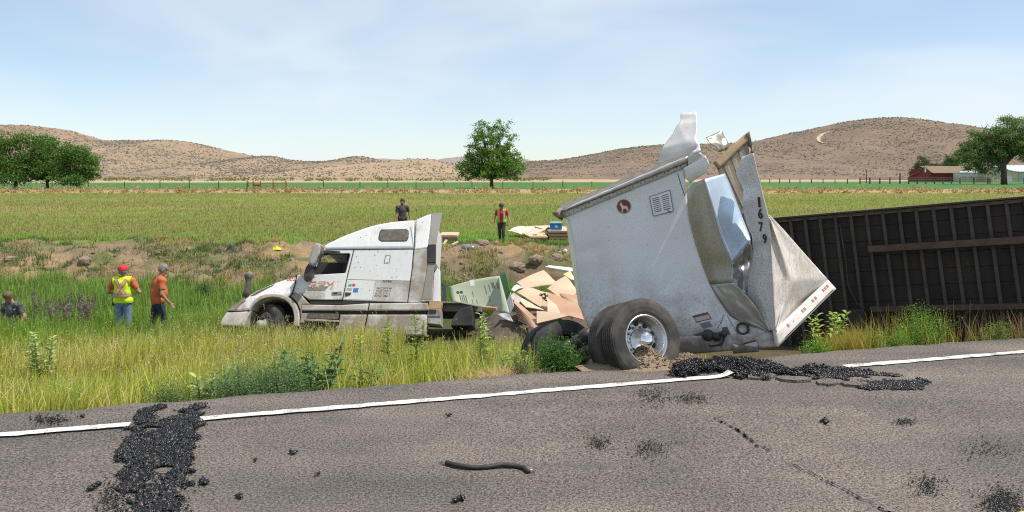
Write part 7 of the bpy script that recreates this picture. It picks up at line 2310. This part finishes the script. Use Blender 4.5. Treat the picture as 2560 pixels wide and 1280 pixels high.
# ------------------------------------------------------------------ single plants
STEM = mat('green_stem', (.13, .17, .06), (.10, .12, .05), scale=5, rough=.8)
def big_leaf(base, d, up, L_, w, col):
    """milkweed leaf: folded, drooping, six quads"""
    s = d.cross(up).normalized()
    V, Cc = [], []
    for q, ww in ((0, .08), (.25, .8), (.55, 1.0), (.8, .6), (1., .03)):
        c = base + d * L_ * q + up * L_ * (.35 * q - .55 * q * q)
        V += [c - s * w * ww * .5 + up * w * .12, c, c + s * w * ww * .5 + up * w * .12]
    Fc = []
    for k in range(4):
        Fc += [(3 * k, 3 * k + 1, 3 * k + 4, 3 * k + 3), (3 * k + 1, 3 * k + 2, 3 * k + 5, 3 * k + 4)]
    return V, Fc
def milkweed(u, Y, stems, hgt, label, spread=.15, seed=0, tone=(.13, .19, .075), z=None, lean=0., leafL=.19):
    rr = random.Random(seed)
    X = (u - 1280) / F * Y
    b0 = Vector((X, Y, hz(X, Y) - .02 if z is None else z))
    th = thing('milkweed_plant', label, 'plant', b0, 'milkweed plants in the verge')
    V, Fc, Cc = [], [], []
    sv = []
    for k in range(stems):
        a = rr.uniform(0, 6.283); rd_ = spread * math.sqrt(rr.random())
        p0 = b0 + Vector((math.cos(a) * rd_ * .5, math.sin(a) * rd_ * .5, 0))
        hh = hgt * rr.uniform(.75, 1.05)
        p1 = p0 + Vector((math.cos(a) * rd_ + lean * hh, math.sin(a) * rd_, hh))
        sv.append(tube([p0, p0.lerp(p1, .5) + Vector((0, 0, .02)), p1], [.008, .007, .003], 5))
        nl = int(hh / .055)
        for j in range(nl):
            q = .22 + .78 * (j + .5) / nl
            c = p0.lerp(p1, q)
            az = j * 1.57 + rr.uniform(-.3, .3)
            for sgn in (0, math.pi):
                d = Vector((math.cos(az + sgn), math.sin(az + sgn), rr.uniform(.25, .9))).normalized()
                L_ = leafL * rr.uniform(.7, 1.15) * (1.1 - .5 * q)
                v, f = big_leaf(c, d, Vector((0, 0, 1)), L_, L_ * .42, None)
                n0 = len(V); V += v; Fc += [tuple(i + n0 for i in g_) for g_ in f]
                tcl = np.array(tone) * rr.uniform(.9, 2.4)
                Cc += [tcl] * len(v)
    part('stems', *join(*sv), STEM, th)
    part('foliage', V, Fc, GRASS, th, col=np.array(Cc))
    return th
milkweed(778, 9.3, 12, .70, 'broad leafy dark milkweed clump beside the grey green shrub', .34, 1, (.085, .14, .055))
milkweed(905, 9.5, 3, .52, 'leaning milkweed stem right of the dark clump', .10, 2, (.09, .15, .05), lean=.28)
milkweed(968, 13.2, 2, 1.02, 'milkweed standing before the middle of the tractor', .07, 3, (.20, .25, .06))
milkweed(900, 13.4, 1, 1.0, 'slim milkweed standing left of the tractor side seam', .04, 4, (.22, .27, .06))
milkweed(1047, 13.0, 2, 1.1, 'milkweed standing before the rear of the tractor side', .07, 5, (.17, .20, .05))
milkweed(1202, 12.4, 3, 1.12, 'tall milkweed standing in front of the black fender', .09, 6, (.22, .27, .08))
milkweed(1300, 9.9, 4, .52, 'low milkweed clump left of the rear trailer wheels', .2, 7, (.14, .20, .05))
milkweed(98, 12.6, 5, 1.0, 'pale milkweed near the left edge behind the verge grass', .22, 8, (.22, .27, .12))
milkweed(2062, 11.3, 5, .85, 'tall broad leaved milkweed under the trailer corner', .22, 9, (.22, .28, .07), leafL=.19)
milkweed(2092, 11.6, 3, .85, 'second milkweed under the trailer corner, right one', .12, 10, (.22, .28, .07), leafL=.17)
milkweed(515, 8.6, 3, .42, 'small pale milkweed near the road edge left of the shrub', .1, 12, (.22, .25, .10))

def shrub(u, Y, rx, rz, n, cols, label, seed, leaf=.035, z=None, name='shrub', group='shrubs by the road', feather=.0):
    r2 = np.random.default_rng(seed)
    X = (u - 1280) / F * Y
    b0 = Vector((X, Y, hz(X, Y) - .02 if z is None else z))
    th = thing(name, label, 'shrub', b0, group)
    k = max(14, int(n / 90))
    d = r2.normal(size=(k, 3)); d[:, 2] = np.abs(d[:, 2]) * 1.1 + .15; d /= np.linalg.norm(d, axis=1, keepdims=True)
    ends = d * np.array([rx, rx * .8, rz]) * (.75 + .4 * r2.random((k, 1)))
    i = r2.integers(0, k, n); q = r2.random(n) ** .55
    pts = ends[i] * q[:, None] + r2.normal(0, .045 * (rx / .4), (n, 3)) * (.3 + q)[:, None]
    pts[:, 2] = np.abs(pts[:, 2]) + .02
    C_ = pick(cols, r2, n)
    C_ = C_ * (.75 + .5 * r2.random(k)[i])[:, None]
    V, Fc, Cc = leaves(pts + np.array(b0), leaf * (.6 + .8 * r2.random(n)), C_, seed + 1, .38)
    part('foliage', V, Fc, GRASS, th, col=Cc)
    tw_ = [tube([b0, b0 + Vector(e * .5) + Vector((0, 0, .03)), b0 + Vector(e)], [.008, .005, .002], 4) for e in ends[:40]]
    part('stems', *join(*tw_), STEM, th)
    return th
GG = [(.14, .24, .11), (.18, .28, .13), (.11, .19, .08)]
BG = [(.16, .32, .045), (.22, .38, .06), (.12, .24, .035)]
shrub(600, 8.5, .50, .50, 11000, GG, 'wide grey green shrub at the road edge, left half', 301, .022)
shrub(700, 8.65, .50, .56, 11000, GG, 'wide grey green shrub at the road edge, right half', 302, .022)
shrub(430, 8.1, .36, .34, 5000, [(.12, .20, .06), (.15, .22, .07)], 'low green shrub at the road edge left of the wide shrub', 303, .022)
shrub(1392, 9.45, .34, .60, 9000, [(.07, .17, .035), (.10, .22, .04), (.05, .12, .03)], 'dark green bush in front of the rear trailer wheels', 304, .032)
shrub(1300, 9.2, .16, .34, 2200, [(.14, .17, .07), (.18, .19, .09)], 'thin grey green bush left of the dark green bush', 305, .022)
shrub(2310, 11.5, .48, .68, 9000, BG, 'largest feathery bright green bush before the dark trailer floor', 306, .026)
shrub(2240, 11.2, .30, .42, 4000, BG, 'bright green bush touching the left side of the largest bush', 307, .026)
shrub(2180, 10.9, .28, .34, 4000, BG, 'small round bright green bush between dry grass and largest bush', 308, .024)
shrub(2048, 10.5, .28, .34, 4000, BG, 'bright green bush at the foot of the trailer corner', 309, .024)
shrub(2492, 11.6, .26, .40, 2200, [(.16, .27, .05), (.2, .3, .06)], 'small bright green bush near the right edge below the chain', 310, .028)
shrub(508, 24.8, .34, .62, 3500, [(.09, .17, .05), (.12, .2, .06)], 'round grey green bush on the bank behind the orange shirt', 311, .06)
shrub(1140, 26.6, .9, .55, 5000, [(.10, .17, .04), (.14, .2, .05), (.17, .19, .07)], 'green weeds mass on the broken bank right of the tractor', 312, .07)
shrub(1195, 26.4, .8, .5, 4200, [(.10, .16, .04), (.15, .2, .05), (.2, .16, .08)], 'green weeds mass on the broken bank behind the carton', 313, .07)
# purple loosestrife at left
PURP = [(.24, .10, .22), (.28, .15, .26), (.20, .12, .17)]
def loosestrife(u, Y, n, hgt, label, seed):
    rr = random.Random(seed); r2 = np.random.default_rng(seed)
    X = (u - 1280) / F * Y; b0 = Vector((X, Y, hz(X, Y) - .02))
    th = thing('flowering_weed', label, 'plant', b0, 'flowering weeds at left')
    sv, pts, cols = [], [], []
    for k in range(n):
        p0 = b0 + Vector((rr.gauss(0, .18), rr.gauss(0, .15), 0)); hh = hgt * rr.uniform(.7, 1.1)
        p1 = p0 + Vector((rr.gauss(0, .08), 0, hh))
        sv.append(tube([p0, p1], [.007, .003], 4))
        for j in range(70):
            q = rr.random() ** .8
            c = p0.lerp(p1, q)
            pts.append(c + Vector((rr.gauss(0, .05 * (1.1 - q) + .012), rr.gauss(0, .05 * (1.1 - q) + .012), 0)))
            cols.append(PURP[rr.randrange(3)] if q > .68 else [(.13, .17, .06), (.17, .18, .08), (.2, .16, .1)][rr.randrange(3)])
    V, Fc, Cc = leaves(np.array(pts), .05 + .03 * r2.random(len(pts)), np.array(cols) * (.7 + .6 * r2.random((len(pts), 1))), seed, .35)
    part('stems', *join(*sv), STEM, th); part('foliage', V, Fc, GRASS, th, col=Cc)
loosestrife(96, 20.2, 6, 1.0, 'purple flowering weed behind the young man at left', 401)
loosestrife(165, 19.0, 13, 1.05, 'leftmost stems of the tall brownish purple weed clump', 402)
loosestrife(205, 18.8, 13, 1.05, 'tall brownish purple weed clump left of the vested man', 403)
# dry straw tufts by the road under the trailer and in front of the floor
def tuft(u, Y, n, hgt, cols, label, seed, spread=.16, droop=.5):
    r2 = np.random.default_rng(seed)
    X = (u - 1280) / F * Y; z0 = hz(X, Y)
    px, py = X + r2.normal(0, spread, n), Y + r2.normal(0, spread * .7, n)
    C_ = pick(cols, r2, n)
    V, Fc, Cc = blades(np.stack([px, py, height(px, py) - .02], 1), hgt * (.6 + .6 * r2.random(n)), .006 + .006 * r2.random(n), r2.random(n) * 6.283, r2.normal(droop, .3, n), C_ * .9, C_ * 1.1)
    single('grass_tuft', V, Fc, GRASS, label, 'grass tuft', (X, Y, z0), 'grass tufts by the road', col=Cc)
ST_ = [(.46, .33, .10), (.40, .30, .08), (.34, .30, .07)]
tuft(2112, 10.7, 500, .45, ST_, 'golden dry grass tuft right of the trailer corner', 501, .2, .3)
tuft(2132, 11.0, 450, .5, ST_, 'taller golden grass tuft beside the round green bush', 502, .2, .3)
tuft(2250, 11.7, 300, .7, ST_, 'sparse golden grass stalks behind the largest green bush', 503, .4, .2)
tuft(2420, 11.8, 120, .55, [(.30, .2, .09), (.24, .15, .08)], 'brown dry stalks right of the largest green bush', 504, .5, .2)
tuft(2530, 12.0, 200, .55, [(.30, .2, .09), (.24, .15, .08)], 'brown dry stalks at the right picture edge', 505, .5, .2)
tuft(1262, 9.05, 900, .30, [(.5, .36, .2), (.44, .3, .16)], 'flattened straw coloured tuft left of the trailer wheels', 506, .22, 1.1)
